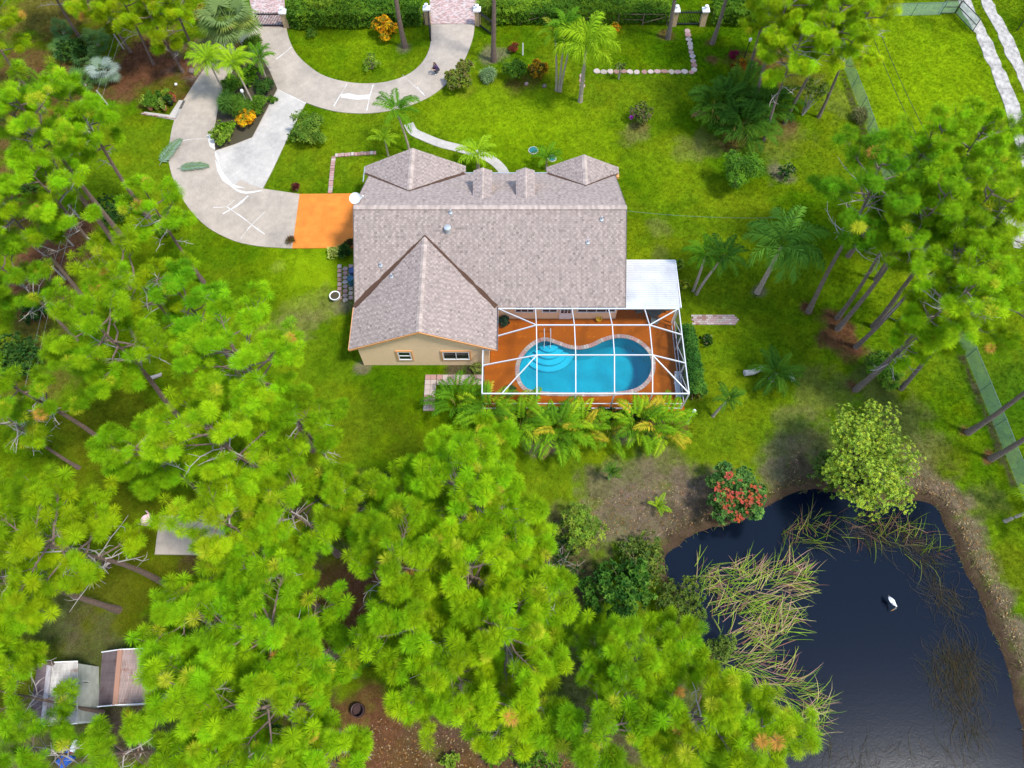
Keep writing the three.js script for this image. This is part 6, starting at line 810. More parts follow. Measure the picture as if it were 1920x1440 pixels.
// ---------------------------------------------------------------- shrubs and broad-leaved trees
const GREEN = [[0.07, 0.17, 0.015], [0.1, 0.22, 0.018], [0.14, 0.27, 0.02]], DARKG = [[0.025, 0.08, 0.015], [0.04, 0.11, 0.018], [0.07, 0.15, 0.02]], LIMEG = [[0.2, 0.33, 0.03], [0.26, 0.38, 0.04], [0.14, 0.26, 0.02]], CROTON = [[0.75, 0.42, 0.01], [0.8, 0.5, 0.015], [0.6, 0.25, 0.01], [0.25, 0.26, 0.02]], OLIVE = [[0.13, 0.19, 0.03], [0.18, 0.24, 0.04], [0.1, 0.15, 0.03]], RUST = [[0.3, 0.06, 0.02], [0.2, 0.03, 0.03], [0.12, 0.1, 0.02]];
for (const [o, label] of [
  [{ px: [722, 68], rx: 1.25, ry: 1.1, n: 420, cl: 'mid', cols: CROTON, s: 0.9 }, 'bright golden croton against the hedge inside the driveway loop'],
  [{ px: [462, 232], rx: 0.95, ry: 0.7, n: 260, cl: 'mid', cols: CROTON, s: 0.85 }, 'golden croton on the right side of the driveway island'],
  [{ px: [1008, 143], rx: 0.95, ry: 0.9, n: 300, cl: 'mid', cols: [[0.55, 0.3, 0.01], [0.3, 0.16, 0.02], [0.1, 0.12, 0.02], [0.45, 0.3, 0.02]] }, 'orange and dark croton right of the round green bush'],
  [{ px: [1150, 62], rx: 0.6, ry: 0.55, n: 130, cl: 'mid', cols: CROTON, s: 0.85 }, 'small orange croton against the front hedge behind the queen palm'],
  [{ px: [1385, 132], rx: 0.75, ry: 0.6, n: 170, cl: 'mid', cols: [[0.6, 0.3, 0.01], [0.3, 0.1, 0.02], [0.1, 0.13, 0.02]] }, 'orange croton below the lamp post at the right grove'],
  [{ px: [966, 145], rx: 1.15, ry: 1.0, n: 420, cl: 'small', cols: GREEN, s: 1.2 }, 'round green bush with a white pillar at its back'],
  [{ px: [963, 95], rx: 0.4, ry: 0.35, n: 80, cl: 'long', cols: RUST, s: 0.8 }, 'small dark red shrub behind the round green bush'],
  [{ px: [1374, 107], rx: 0.35, ry: 0.3, n: 60, cl: 'long', cols: [[0.25, 0.02, 0.05], [0.15, 0.02, 0.04]], s: 0.8 }, 'purple-red bromeliads at the foot of the dark lamp post'],
  [{ px: [862, 160], rx: 1.4, ry: 1.25, n: 520, cl: 'mid', cols: [[0.14, 0.2, 0.03], [0.2, 0.26, 0.03], [0.22, 0.2, 0.06], [0.28, 0.3, 0.04]] }, 'large olive green bush at the right bend of the driveway'],
  [{ px: [915, 148], rx: 0.5, ry: 0.45, n: 90, cl: 'strap', cols: [[0.2, 0.32, 0.12], [0.28, 0.38, 0.2]] }, 'small pale variegated plant right of the large olive bush'],
  [{ px: [584, 262], rx: 1.6, ry: 1.2, n: 330, cl: 'long', cols: [[0.14, 0.26, 0.03], [0.1, 0.21, 0.02], [0.22, 0.33, 0.04]], s: 1.0, lumps: 11, trunk: 0.05 }, 'loose branching green shrub at the fork of the driveway'],
  [{ px: [698, 128], rx: 0.9, ry: 0.7, n: 80, cl: 'small', cols: LIMEG, lumps: 8 }, 'thin wispy shrub in the middle of the driveway loop lawn'],
  [{ px: [585, 68], rx: 0.55, ry: 0.4, n: 70, cl: 'small', cols: GREEN }, 'small low green shrub at the top of the driveway loop lawn'],
  [{ px: [1202, 228], rx: 1.15, ry: 1.0, n: 420, cl: 'small', cols: [[0.13, 0.2, 0.03], [0.2, 0.22, 0.06], [0.2, 0.13, 0.1], [0.1, 0.17, 0.02]], s: 0.95 }, 'rounded bougainvillea bush standing alone on the front lawn'],
  [{ px: [1378, 350], rx: 1.5, ry: 1.3, y: 2.0, n: 430, cl: 'long', cols: [[0.11, 0.26, 0.02], [0.16, 0.33, 0.02], [0.08, 0.2, 0.02]], trunk: 0.06, lumps: 9, name: 'mango_tree', cat: 'tree' }, 'young bright green mango tree below the dark areca group'],
  [{ px: [1160, 148], rx: 0.5, ry: 0.6, y: 1.3, n: 30, cl: 'small', cols: OLIVE, trunk: 0.03, lumps: 6, stemM: M.deadwood }, 'nearly bare grey sapling standing over the stone row'],
  [{ px: [1470, 330], rx: 0.8, ry: 0.6, n: 90, cl: 'small', cols: DARKG, lumps: 7, stemM: M.deadwood }, 'thin dark twiggy shrub on the pale soil left of the right grove'],
  [{ px: [1608, 223], rx: 0.55, ry: 0.4, n: 60, cl: 'strap', cols: [[0.2, 0.22, 0.07], [0.12, 0.14, 0.05], [0.3, 0.25, 0.12]] }, 'dry grass tussock at the foot of the right fence'],
  [{ px: [1505, 215], rx: 1.3, ry: 1.2, y: 2.4, n: 170, cl: 'small', cols: [[0.2, 0.3, 0.03], [0.16, 0.25, 0.03]], trunk: 0.07, lumps: 9, name: 'slender_tree', cat: 'tree', stemM: M.deadwood }, 'thin tree with sparse yellowish leaves right of the dark areca group'],
  [{ px: [1650, 695], rx: 1.5, ry: 0.9, n: 300, cl: 'long', cols: [[0.12, 0.28, 0.02], [0.2, 0.36, 0.03], [0.08, 0.2, 0.02]], s: 0.95 }, 'bright green shrub under the lowest long pine trunk at the right'],
  [{ px: [1630, 858], gh: 4.4, rx: 2.7, rz: 3.7, ry: 2.2, y: 4.4, n: 4200, cl: 'small', cols: [[0.33, 0.47, 0.05], [0.42, 0.56, 0.07], [0.24, 0.38, 0.04], [0.46, 0.54, 0.05]], s: 0.8, trunk: 0.14, lumps: 46, name: 'pond_tree', cat: 'tree', stemM: M.bark }, 'pale yellow-green tree leaning over the top of the pond'],
  [{ px: [1550, 905], rx: 1.9, ry: 1.2, y: 2.0, n: 380, cl: 'small', cols: [[0.09, 0.17, 0.03], [0.13, 0.22, 0.03]], s: 1.3, trunk: 0.08, lumps: 12, name: 'pond_tree', cat: 'tree', stemM: M.bark }, 'darker low tree left of the pale tree on the pond bank'],
  [{ px: [1085, 1000], rx: 1.6, ry: 1.5, y: 1.4, n: 260, cl: 'long', cols: [[0.2, 0.33, 0.03], [0.28, 0.36, 0.04], [0.13, 0.25, 0.03]], lumps: 12, s: 0.9 }, 'feathery yellow-green bamboo shrub below the small palm'],
  [{ px: [1195, 1055], rx: 1.8, ry: 1.1, n: 480, cl: 'small', cols: [[0.13, 0.2, 0.03], [0.2, 0.27, 0.04], [0.09, 0.16, 0.03]], s: 1.15, lumps: 12 }, 'olive green bush on the left bank of the pond'],
  [{ px: [1150, 1120], rx: 2.2, ry: 1.8, y: 2.1, n: 700, cl: 'big', cols: [[0.04, 0.13, 0.015], [0.07, 0.18, 0.02], [0.12, 0.25, 0.03], [0.03, 0.1, 0.015]], s: 0.75, lumps: 14 }, 'glossy dark green thicket between the pines and the pond'],
  [{ px: [1265, 1140], rx: 1.8, ry: 1.2, y: 1.4, n: 500, cl: 'small', cols: [[0.09, 0.16, 0.025], [0.16, 0.22, 0.03], [0.12, 0.18, 0.03]], s: 1.2, lumps: 12 }, 'fine-leaved dark bush hanging over the reeds'],
  [{ px: [1345, 1215], rx: 0.8, ry: 0.9, n: 180, cl: 'small', cols: [[0.12, 0.2, 0.03], [0.18, 0.26, 0.04]], s: 1.1 }, 'narrow green bush standing in the reed bed'],
  [{ px: [1055, 1050], rx: 1.5, ry: 1.0, n: 110, cl: 'small', cols: DARKG, lumps: 10, stemM: M.deadwood }, 'grey twiggy bush left of the olive pond bush'],
  [{ px: [710, 925], rx: 1.4, ry: 0.8, n: 260, cl: 'mid', cols: DARKG, s: 0.9 }, 'dark green undergrowth bush at the lower end of the back lawn'],
  [{ px: [700, 1210], rx: 1.3, ry: 0.8, n: 240, cl: 'big', cols: DARKG, s: 0.7 }, 'dark leafy bush in the straw-floored gap of the wood'],
  [{ px: [870, 1180], rx: 1.4, ry: 0.8, n: 220, cl: 'mid', cols: DARKG }, 'dark undergrowth bush between the central pines'],
  [{ px: [1010, 1410], rx: 1.6, ry: 0.6, n: 260, cl: 'mid', cols: GREEN, s: 0.8 }, 'green ground shrub at the right end of the straw clearing'],
  [{ px: [930, 1395], rx: 1.0, ry: 0.5, n: 150, cl: 'mid', cols: GREEN, s: 0.8 }, 'small green ground shrub in the straw clearing'],
  [{ px: [845, 1425], rx: 0.5, ry: 0.45, n: 60, cl: 'mid', cols: LIMEG, s: 0.8 }, 'little lime sapling at the bottom edge of the straw clearing'],
  [{ px: [520, 1400], rx: 1.2, ry: 0.8, n: 200, cl: 'big', cols: DARKG, s: 0.7 }, 'dark bush at the bottom edge between the bottom pines'],
  [{ px: [45, 690], rx: 2.0, ry: 1.2, n: 520, cl: 'big', cols: DARKG, s: 0.7, lumps: 11 }, 'dark glossy thicket on the left edge beside the bright round pine'],
  [{ px: [75, 580], rx: 1.3, ry: 0.8, n: 240, cl: 'mid', cols: DARKG }, 'dark bush under the dim pine on the left edge'],
  [{ px: [228, 405], rx: 1.5, ry: 1.0, n: 260, cl: 'mid', cols: DARKG }, 'dark bush in the shade beside the big leaning trunk'],
  [{ px: [325, 425], rx: 1.3, ry: 0.9, n: 240, cl: 'long', cols: GREEN, s: 0.8 }, 'green bush beside the outer kerb of the loop driveway'],
  [{ px: [145, 105], rx: 1.5, ry: 0.9, n: 260, cl: 'mid', cols: DARKG }, 'dark bush among the palmettos in the upper left woods'],
  [{ px: [60, 350], rx: 1.5, ry: 1.1, n: 260, cl: 'mid', cols: DARKG }, 'dark undergrowth below the left edge pines'],
  [{ px: [436, 215], rx: 0.75, ry: 1.0, y: 1.1, n: 40, cl: 'spike', cols: [[0.09, 0.2, 0.03], [0.13, 0.26, 0.04]], s: 1.0, lumps: 5 }, 'spiky dark green dracaena on the left of the driveway island'],
  [{ px: [420, 262], rx: 1.0, ry: 0.6, n: 200, cl: 'mid', cols: LIMEG, s: 0.85 }, 'yellow-green shrub at the lower point of the driveway island'],
  [{ px: [440, 172], rx: 0.9, ry: 0.8, n: 170, cl: 'long', cols: GREEN, s: 0.9 }, 'green leafy shrub at the foot of the left island palm'],
  [{ px: [470, 150], rx: 1.0, ry: 0.8, n: 190, cl: 'mid', cols: [[0.08, 0.2, 0.012], [0.14, 0.29, 0.015]], s: 0.9 }, 'green shrub in the middle of the driveway island'],
  [{ px: [497, 172], rx: 0.8, ry: 0.7, n: 150, cl: 'long', cols: DARKG, s: 0.9 }, 'dark green shrub at the right side of the driveway island'],
  [{ px: [452, 215], rx: 0.8, ry: 0.9, y: 1.0, n: 40, cl: 'spike', cols: [[0.1, 0.22, 0.02], [0.15, 0.3, 0.03]], lumps: 5 }, 'second spiky dracaena, behind the golden croton on the island'],
  [{ px: [428, 248], rx: 0.8, ry: 0.6, n: 140, cl: 'mid', cols: [[0.12, 0.26, 0.012], [0.2, 0.36, 0.02]], s: 0.85 }, 'green shrub on the left rim of the driveway island'],
  [{ px: [487, 205], rx: 0.8, ry: 0.6, n: 140, cl: 'long', cols: GREEN, s: 0.85 }, 'green shrub on the right rim of the driveway island above the golden croton'],
  [{ px: [445, 122], rx: 0.8, ry: 0.6, n: 120, cl: 'mid', cols: GREEN, s: 0.8 }, 'green shrub at the foot of the shaggy fan palm'],
  [{ px: [480, 96], rx: 0.8, ry: 0.9, n: 170, cl: 'long', cols: [[0.1, 0.2, 0.02], [0.16, 0.28, 0.02]], s: 0.9 }, 'dark green bush right of the shaggy fan palm trunk'],
  [{ px: [385, 40], rx: 0.8, ry: 1.0, n: 160, cl: 'mid', cols: [[0.3, 0.34, 0.03], [0.4, 0.36, 0.04]], s: 0.85 }, 'yellowish bush behind the shaggy fan palm'],
  [{ px: [512, 190], rx: 0.01 + 0.4, ry: 0.3, n: 50, cl: 'small', cols: GREEN }, 'tiny weed patch at the upper tip of the diagonal driveway'],
  [{ px: [630, 478], rx: 0.5, ry: 0.45, n: 60, cl: 'big', cols: [[0.42, 0.5, 0.1], [0.5, 0.55, 0.14]], s: 0.7 }, 'pale lime shrub below the orange apron by the house'],
  [{ px: [648, 478], rx: 0.5, ry: 0.5, n: 110, cl: 'mid', cols: DARKG }, 'dark green shrub between the pale lime shrub and the air conditioner'],
  [{ px: [656, 463], rx: 0.4, ry: 0.5, n: 80, cl: 'long', cols: [[0.05, 0.07, 0.015], [0.12, 0.05, 0.02], [0.06, 0.1, 0.02]], s: 0.7 }, 'dark bronze cordyline at the corner of the orange apron'],
  [{ px: [547, 453], rx: 0.2, ry: 0.2, n: 16, cl: 'strap', cols: [[0.15, 0.05, 0.04], [0.1, 0.12, 0.03]], s: 0.7 }, 'small bronze plant at the lower left corner of the orange apron'],
  [{ px: [558, 358], rx: 0.25, ry: 0.55, n: 34, cl: 'long', cols: [[0.16, 0.03, 0.03], [0.09, 0.02, 0.02]], s: 0.7 }, 'dark red upright cordyline at the upper left corner of the orange apron'],
  [{ px: [893, 692], rx: 0.35, ry: 0.3, n: 50, cl: 'mid', cols: [[0.3, 0.35, 0.08], [0.2, 0.27, 0.05]], s: 0.7 }, 'small pale green plant at the foot of the gable wall'],
  [{ px: [945, 606], rx: 0.42, ry: 0.4, base: 0.07, n: 90, cl: 'mid', cols: [[0.02, 0.06, 0.03], [0.03, 0.08, 0.035]], s: 0.8 }, 'dark potted plant in the back left corner of the pool deck'],
  [{ px: [955, 735], rx: 0.4, ry: 0.4, base: 0.07, n: 60, cl: 'mid', cols: DARKG, s: 0.7 }, 'dark plant on the deck at the left end of the pool'],
  [{ px: [1250, 530], rx: 0.01 + 0.5, ry: 0.35, n: 60, cl: 'big', cols: [[0.42, 0.45, 0.03], [0.25, 0.35, 0.03]], s: 0.55, at: null }, 'yellow-leaved plant at the lower right corner of the patio roof'],
  [{ px: [1272, 500], rx: 0.4, ry: 0.35, n: 40, cl: 'big', cols: [[0.25, 0.35, 0.03], [0.16, 0.3, 0.03]], s: 0.55 }, 'yellow-green plant beside the right edge of the patio roof'],
  [{ px: [1325, 640], rx: 0.5, ry: 0.3, n: 60, cl: 'small', cols: DARKG }, 'small dark weed right of the hedge along the pool cage'],
]) { if (o.px && label.startsWith('yellow-leaved')) o.px = [1280, 537]; delete o.at; bush(o, label); }
// flowering shrub by the pond
{
  const t = bush({ px: [1365, 940], rx: 2.0, rz: 2.0, ry: 1.5, y: 1.5, n: 900, cl: 'small', cols: [[0.09, 0.22, 0.04], [0.13, 0.28, 0.06], [0.06, 0.16, 0.035], [0.18, 0.33, 0.06]], s: 1.35, trunk: 0.07, lumps: 16, name: 'flowering_shrub' }, 'round shrub covered in orange-red flower heads on the pond bank'), fl = []; seed(91);
  const g = clusterGeo(9, 0.13, 0.07, 1.2, 0); for (let i = 0; i < 150; i++) { const c = [[-0.3, 2.5, 0.3], [-1.0, 2.2, 0.5], [0.2, 2.5, 0.6], [1.1, 2.3, 0.1], [-0.6, 2.1, 1.0], [-0.4, 2.7, -0.7], [0.8, 1.9, 1.1], [0.1, 1.6, 1.5], [1.1, 2.2, 0.6], [-1.1, 2.2, -0.2]][i % 10]; fl.push([place(V(c[0] + rr(-0.5, 0.5), c[1] + rr(-0.05, 0.25), c[2] + rr(-0.35, 0.35)), V(rr(-0.4, 0.4), 1, rr(0, 0.6)), rr(0, 6), rr(0.8, 1.3)), C(rr(0.5, 0.7), rr(0.12, 0.2), rr(0.06, 0.11))]); }
  copies('flower', g, leafM, fl, t, 'stuff');
  const b = scene.children.find((o) => o.userData.label?.startsWith('rounded bougainvillea')); if (b) copies('flower', g, leafM, [...Array(9)].map(() => [place(V(-1.0 + rr(-0.15, 0.15), 0.75 + rr(-0.15, 0.15), 0.3 + rr(-0.1, 0.1)), V(-0.5, 1, 0.4), rr(0, 6), 0.9), C(0.4, 0.05, 0.45)]), b, 'stuff');
}
// potted plants on the pad beside the driveway
{
  const pad = thing('paver_pad', 'small concrete pad with a brick kerb beside the left arm of the driveway', 'paving'); obj('slab', plate(GP([[336, 188], [349, 189], [331, 226], [266, 214], [272, 210], [318, 216]]), -0.04, 0.05), M.concretePale, pad); const a = G(266, 214), b = G(330, 224); for (let i = 0; i < 16; i++) { const p = a.clone().lerp(b, (i + 0.5) / 16); new MB().box(p.x, 0.06, p.z, 0.2, 0.12, 0.1).build('brick', M.stone[(i * 7) % 5], pad); }
  const cols = [[[0.26, 0.36, 0.04]], GREEN, GREEN, [[0.3, 0.36, 0.03], [0.12, 0.25, 0.02]], DARKG, GREEN, [[0.2, 0.3, 0.04]], GREEN, [[0.14, 0.24, 0.02], [0.35, 0.1, 0.04]]];
  [[274, 199, 'pale lime leaves, at the left end of the pot group'], [288, 194, 'rising green leaves, second from the left in the pot group'], [302, 190, 'green leaves, at the back of the pot group'], [316, 186, 'yellow-tipped leaves, back right of the pot group'], [322, 197, 'dark leaves in a black pot, at the right end of the pot group'], [296, 204, 'green leaves, front left of the pot group'], [310, 206, 'light green leaves, at the front of the pot group'], [284, 206, 'green leaves beside the brick kerb of the pot pad'], [328, 190, 'reddish leaves in a terracotta pot by the driveway edge']].forEach(([u, v, l], i) => { const t = bush({ px: [u, v], base: 0.02, rx: 0.42, ry: 0.45, y: 0.65, n: 46, cl: i % 2 ? 'long' : 'mid', cols: cols[i], s: 0.75, lumps: 4, name: 'potted_plant', cat: 'potted plant' }, 'plant with ' + l, 'potted plants by the driveway'); new MB().lathe([[0.001, 0], [0.15, 0], [0.21, 0.3], [0.23, 0.3], [0.23, 0.35], [0.19, 0.35], [0.001, 0.31]], 0, 0, 0, 12).build('pot', i === 4 || i === 1 ? M.black : M.terracotta, t); });
  const w = G(330, 159), s = thing('landscape_stone', 'small white stone lying on the grass above the potted plants', 'stone', [w.x, 0, w.z]); new MB().slab([V(-0.13, 0, -0.08), V(0.1, 0, -0.12), V(0.15, 0, 0.06), V(-0.05, 0, 0.12)], 0, 0.14, 0.05).build('stone', M.white, s);
  for (const [u, v, l] of [[1382, 536 - 380, 'rough pinkish boulder at the edge of the shrub bed']].slice(0, 0)) log(l);
  for (const [u, v, r, l] of [[987, 158, 0.2, 'rounded pinkish rock below the round green bush'], [1021, 162, 0.22, 'dark brown rock below the orange croton'], [361, 135, 0.35, 'dark stump in the pine straw left of the driveway']]) { const p = G(u, v), t = thing('landscape_stone', l, 'rock', [p.x, 0, p.z]); seed(u); const pts = []; for (let i = 0; i < 9; i++) pts.push(V(Math.cos(i * 0.698) * r * rr(0.8, 1.1), 0, Math.sin(i * 0.698) * r * rr(0.7, 1))); new MB().slab(pts, -0.05, r * 0.9, r * 0.4).build('stone', r === 0.2 ? M.stone[0] : M.barkDark, t); }
}
// hedges
function hedge(label, a, b, w, h, n, cols, cl = 'mid', s = 0.9) { const t = thing('hedge', label, 'hedge', [0, 0, 0]), list = [], L = a.distanceTo(b), d = V(0, 0, 0).subVectors(b, a).normalize(), side = V(-d.z, 0, d.x), st = new MB(); seed(Math.round(L * 100 + h * 31)); for (let i = 0; i < n; i++) { const q = rnd() * L, k = fbm(q * 0.6, L, 501, 3), e = rnd() < 0.55, o = e ? rr(-1, 1) : (rnd() < 0.75 ? 1 : -1) * rr(0.8, 1.1), y = e ? h * (0.75 + 0.5 * k) * (1 - 0.25 * o * o) + rr(-0.2, 0.1) : rr(0.1, h * (0.7 + 0.4 * k)), c = cols[Math.floor(clamp(fbm(q * 0.35, o + L, 503, 3) * 1.6 - 0.3 + rr(-0.2, 0.2)) * 0.999 * cols.length)], f = rr(0.72, 1.28); list.push([place(a.clone().addScaledVector(d, q).addScaledVector(side, o * w / 2 * (0.8 + 0.5 * k)).add(V(0, y, 0)), V(rr(-0.5, 0.5), 0.9, rr(-0.2, 0.7)), rr(0, 6.28), rr(0.75, 1.2) * s), C(c[0] * f, c[1] * f, c[2] * f)]); } for (let q = 0.3; q < L; q += 0.7) { const p = a.clone().addScaledVector(d, q); st.tube([p, p.clone().add(V(rr(-0.2, 0.2), h * 0.7, rr(-0.2, 0.2)))], [0.03, 0.012], 4, false); } st.build('stem', M.stem, t); copies('foliage', CL[cl], leafM, list, t, 'stuff'); }
hedge('tall leafy hedge between the two brick drives', G(548, 32), G(792, 30), 3.0, 1.7, 3600, [...GREEN, [0.2, 0.34, 0.02], [0.3, 0.42, 0.03]]);
hedge('leafy hedge between the middle drive and the small gate', G(926, 33), G(1250, 33), 1.9, 1.5, 3800, [...GREEN, [0.2, 0.34, 0.02]]);
hedge('hedge piece right of the small gate', G(1330, 33), G(1480, 34), 2.2, 1.6, 1500, GREEN);
hedge('clipped dark green hedge along the right side of the pool cage', V(12.5, 0, -25.9), V(12.55, 0, -20.6), 1.0, 1.5, 1500, [[0.04, 0.13, 0.02], [0.07, 0.19, 0.025], [0.12, 0.27, 0.03]], 'small', 1.3);
hedge('low dark shrubs at the foot of the screen cage behind the palms', V(-1, 0, -19.6), V(10.5, 0, -19.5), 0.6, 0.5, 500, DARKG, 'small', 1.1);
{ const p = G(915, 20); bush({ at: V(p.x, 0, p.z), rx: 0.9, ry: 0.9, n: 120, cl: 'strap', cols: LIMEG, s: 1.1 }, 'light green strappy bush right behind the middle gate pillar'); }

// ---------------------------------------------------------------- reeds, water weed, bird, person, grass
function bladeGeo(L, w, bend) { const P = [], N = 4; let a = V(0, 0, 0), ang = 0.25; const row = []; for (let i = 0; i <= N; i++) { const ww = w / 2 * (1 - (i / N) ** 2 * 0.9); row.push([a.clone().add(V(0, 0, ww)), a.clone().add(V(0, 0, -ww))]); a = a.clone().add(V(Math.sin(ang) * L / N, Math.cos(ang) * L / N, 0)); ang += bend / N * (0.5 + i * 0.5); } for (let i = 0; i < N; i++) { bladeTri(P, row[i][0], row[i + 1][0], row[i][1]); bladeTri(P, row[i][1], row[i + 1][0], row[i + 1][1]); } return bg(P); }
function scatterIn(poly, n, fn) { const P = GP(poly, 0), xs = P.map((p) => p.x), zs = P.map((p) => p.z), x0 = Math.min(...xs), x1 = Math.max(...xs), z0 = Math.min(...zs), z1 = Math.max(...zs), out = []; for (let i = 0, g = 0; i < n && g < n * 12; g++) { const x = rr(x0, x1), z = rr(z0, z1); if (!inPoly(x, z, P)) continue; const r = fn(x, z); if (r) { out.push(r); i++; } } return out; }
seed(61);
const reedCols = [[0.32, 0.48, 0.04], [0.46, 0.52, 0.08], [0.2, 0.38, 0.03], [0.55, 0.33, 0.24], [0.36, 0.17, 0.12], [0.55, 0.46, 0.2]], reedG = bladeGeo(1.9, 0.036, 1.5);
const reedMat = leafMat([1, 1, 1], 0.6, 0.25);
const reeds = (label, poly, n, dir, spread, dim = 1) => { const list = scatterIn(poly, n, (x, z) => { const cl = vnoise(x * 1.1, z * 1.1, 601); if (rnd() > 0.25 + cl) return null; const h = dir + (vnoise(x * 0.7, z * 0.7, 603) - 0.5) * 3 + rr(-spread, spread), c = reedCols[Math.floor(Math.pow(rnd(), 1.3) * 6)], f = rr(0.6, 1.15) * dim, e = new THREE.Euler(rr(-0.25, 0.25), h, rr(-1.35, -0.35), 'YXZ'), s = rr(0.55, 1.25); return [new THREE.Matrix4().compose(V(x, POND_Y - 0.1, z), new THREE.Quaternion().setFromEuler(e), V(s, s, s)), C(c[0] * f, c[1] * f, c[2] * f)]; }); tag(copies('reeds', reedG, reedMat, list, scene, 'stuff'), label, 'reeds'); };
reeds('green and straw-coloured reeds bent over the left side of the pond', [[1300, 1060], [1400, 1050], [1490, 1060], [1525, 1080], [1500, 1110], [1470, 1150], [1480, 1200], [1440, 1230], [1500, 1280], [1540, 1310], [1560, 1370], [1520, 1390], [1400, 1300], [1330, 1230], [1350, 1180], [1310, 1120]], 1250, 0.15, 0.95);
reeds('thin brown reeds standing in the dark water below the pond tree', [[1480, 970], [1560, 960], [1650, 960], [1720, 985], [1770, 1030], [1760, 1060], [1690, 1030], [1600, 1000], [1530, 1020], [1490, 1060], [1450, 1010]], 230, 0.2, 1.6, 0.45);
{
  const g = bladeGeo(1.7, 0.03, 1.6), cols = [[0.3, 0.22, 0.09], [0.36, 0.25, 0.12], [0.2, 0.2, 0.07]];
  const weed = (label, poly, n) => tag(copies('water_weed', g, std([1, 1, 1], 0.9, { side: THREE.DoubleSide }), scatterIn(poly, n, (x, z) => { if (rnd() > 1.5 * vnoise(x * 1.6, z * 1.6, 611) - 0.1) return null; const c = cols[Math.floor(rnd() * 3)], f = rr(0.7, 1.2), s = rr(0.6, 1.3); return [new THREE.Matrix4().compose(V(x, POND_Y + 0.05, z), new THREE.Quaternion().setFromEuler(new THREE.Euler(0, rr(0, 6.28), -1.56 + rr(-0.02, 0.02), 'YXZ')).multiply(new THREE.Quaternion().setFromAxisAngle(V(0, 1, 0), rnd() < 0.5 ? 1.57 : -1.57)), V(s, s, s)), C(c[0] * f, c[1] * f, c[2] * f)]; }), scene, 'stuff'), label, 'water weed');
  weed('large patch of tan water weed along the right side of the pond', [[1745, 1215], [1790, 1215], [1845, 1225], [1850, 1260], [1845, 1330], [1842, 1380], [1815, 1385], [1785, 1330], [1765, 1300], [1740, 1290], [1770, 1270]], 560);
  weed('upper patch of tan water weed near the right pond bank', [[1742, 1082], [1775, 1085], [1800, 1115], [1820, 1145], [1810, 1185], [1795, 1160], [1770, 1140], [1745, 1110]], 130);
  weed('brown water weed along the bottom edge of the pond', [[1550, 1390], [1640, 1405], [1740, 1410], [1820, 1400], [1830, 1445], [1560, 1450]], 110);
  weed('floating brown litter below the pond tree', [[1600, 985], [1700, 985], [1775, 1035], [1770, 1062], [1690, 1035], [1610, 1010]], 230);
  const litter = bladeGeo(0.16, 0.06, 0.8); seed(71);
  for (const [lab, poly, n] of [['brown fallen leaves on the bare pond bank', [[1130, 930], [1220, 900], [1310, 910], [1400, 960], [1500, 840], [1500, 930], [1420, 950], [1330, 985], [1260, 1005], [1100, 1000], [1080, 940]], 900], ['brown fallen leaves along the right bank of the pond', [[1690, 880], [1790, 910], [1860, 1040], [1905, 1160], [1925, 1260], [1885, 1250], [1840, 1140], [1800, 1040], [1760, 950], [1700, 935]], 800], ['pine litter and leaves on the straw clearing at the bottom', [[690, 1350], [800, 1330], [1000, 1360], [1080, 1440], [700, 1440]], 900]]) tag(copies('leaf_litter', litter, leafMat([1, 1, 1], 0.8, 0.1), scatterIn(poly, n, (x, z) => { if (polyDist(x, z, pond) < 0.25) return null; const c = [[0.2, 0.13, 0.07], [0.4, 0.3, 0.16], [0.14, 0.09, 0.05], [0.34, 0.17, 0.05], [0.16, 0.13, 0.06]][Math.floor(rnd() * 5)]; return [new THREE.Matrix4().compose(V(x, 0.02, z), new THREE.Quaternion().setFromEuler(new THREE.Euler(0, rr(0, 6.28), -1.4, 'YXZ')), V(1, 1, 1).multiplyScalar(rr(0.4, 0.95))), C(...c)]; }), scene, 'stuff'), lab, 'leaf litter');
}
{ // ragged grass and litter at the water's edge
  const g = bladeGeo(0.42, 0.03, 1.3), list = []; seed(73);
  for (let i = 0; i < 2600; i++) { const k = Math.floor(rnd() * pond.length), a = pond[k], b = pond[(k + 1) % pond.length], t = rnd(), x = a.x + (b.x - a.x) * t + rr(-0.5, 0.5), z = a.z + (b.z - a.z) * t + rr(-0.5, 0.5), d = polyDist(x, z, pond); if (d < -0.35 || d > 0.75 || vnoise(x * 0.9, z * 0.9, 621) < 0.3) continue; const c = [[0.13, 0.18, 0.03], [0.2, 0.22, 0.05], [0.25, 0.18, 0.09], [0.14, 0.1, 0.05]][Math.floor(rnd() * 4)], f = rr(0.7, 1.3), s = rr(0.4, 1.1); list.push([new THREE.Matrix4().compose(V(x, d < 0.1 ? POND_Y - 0.02 : GROUND.at(x, z)[3] - 0.02, z), new THREE.Quaternion().setFromEuler(new THREE.Euler(rr(-0.4, 0.4), rr(0, 6.28), rr(-1.2, -0.1), 'YXZ')), V(s, s, s)), C(c[0] * f, c[1] * f, c[2] * f)]); }
  tag(copies('bank_grass', g, reedMat, list, scene, 'stuff'), 'ragged brown-green grass along the water line of the pond', 'grass');
}
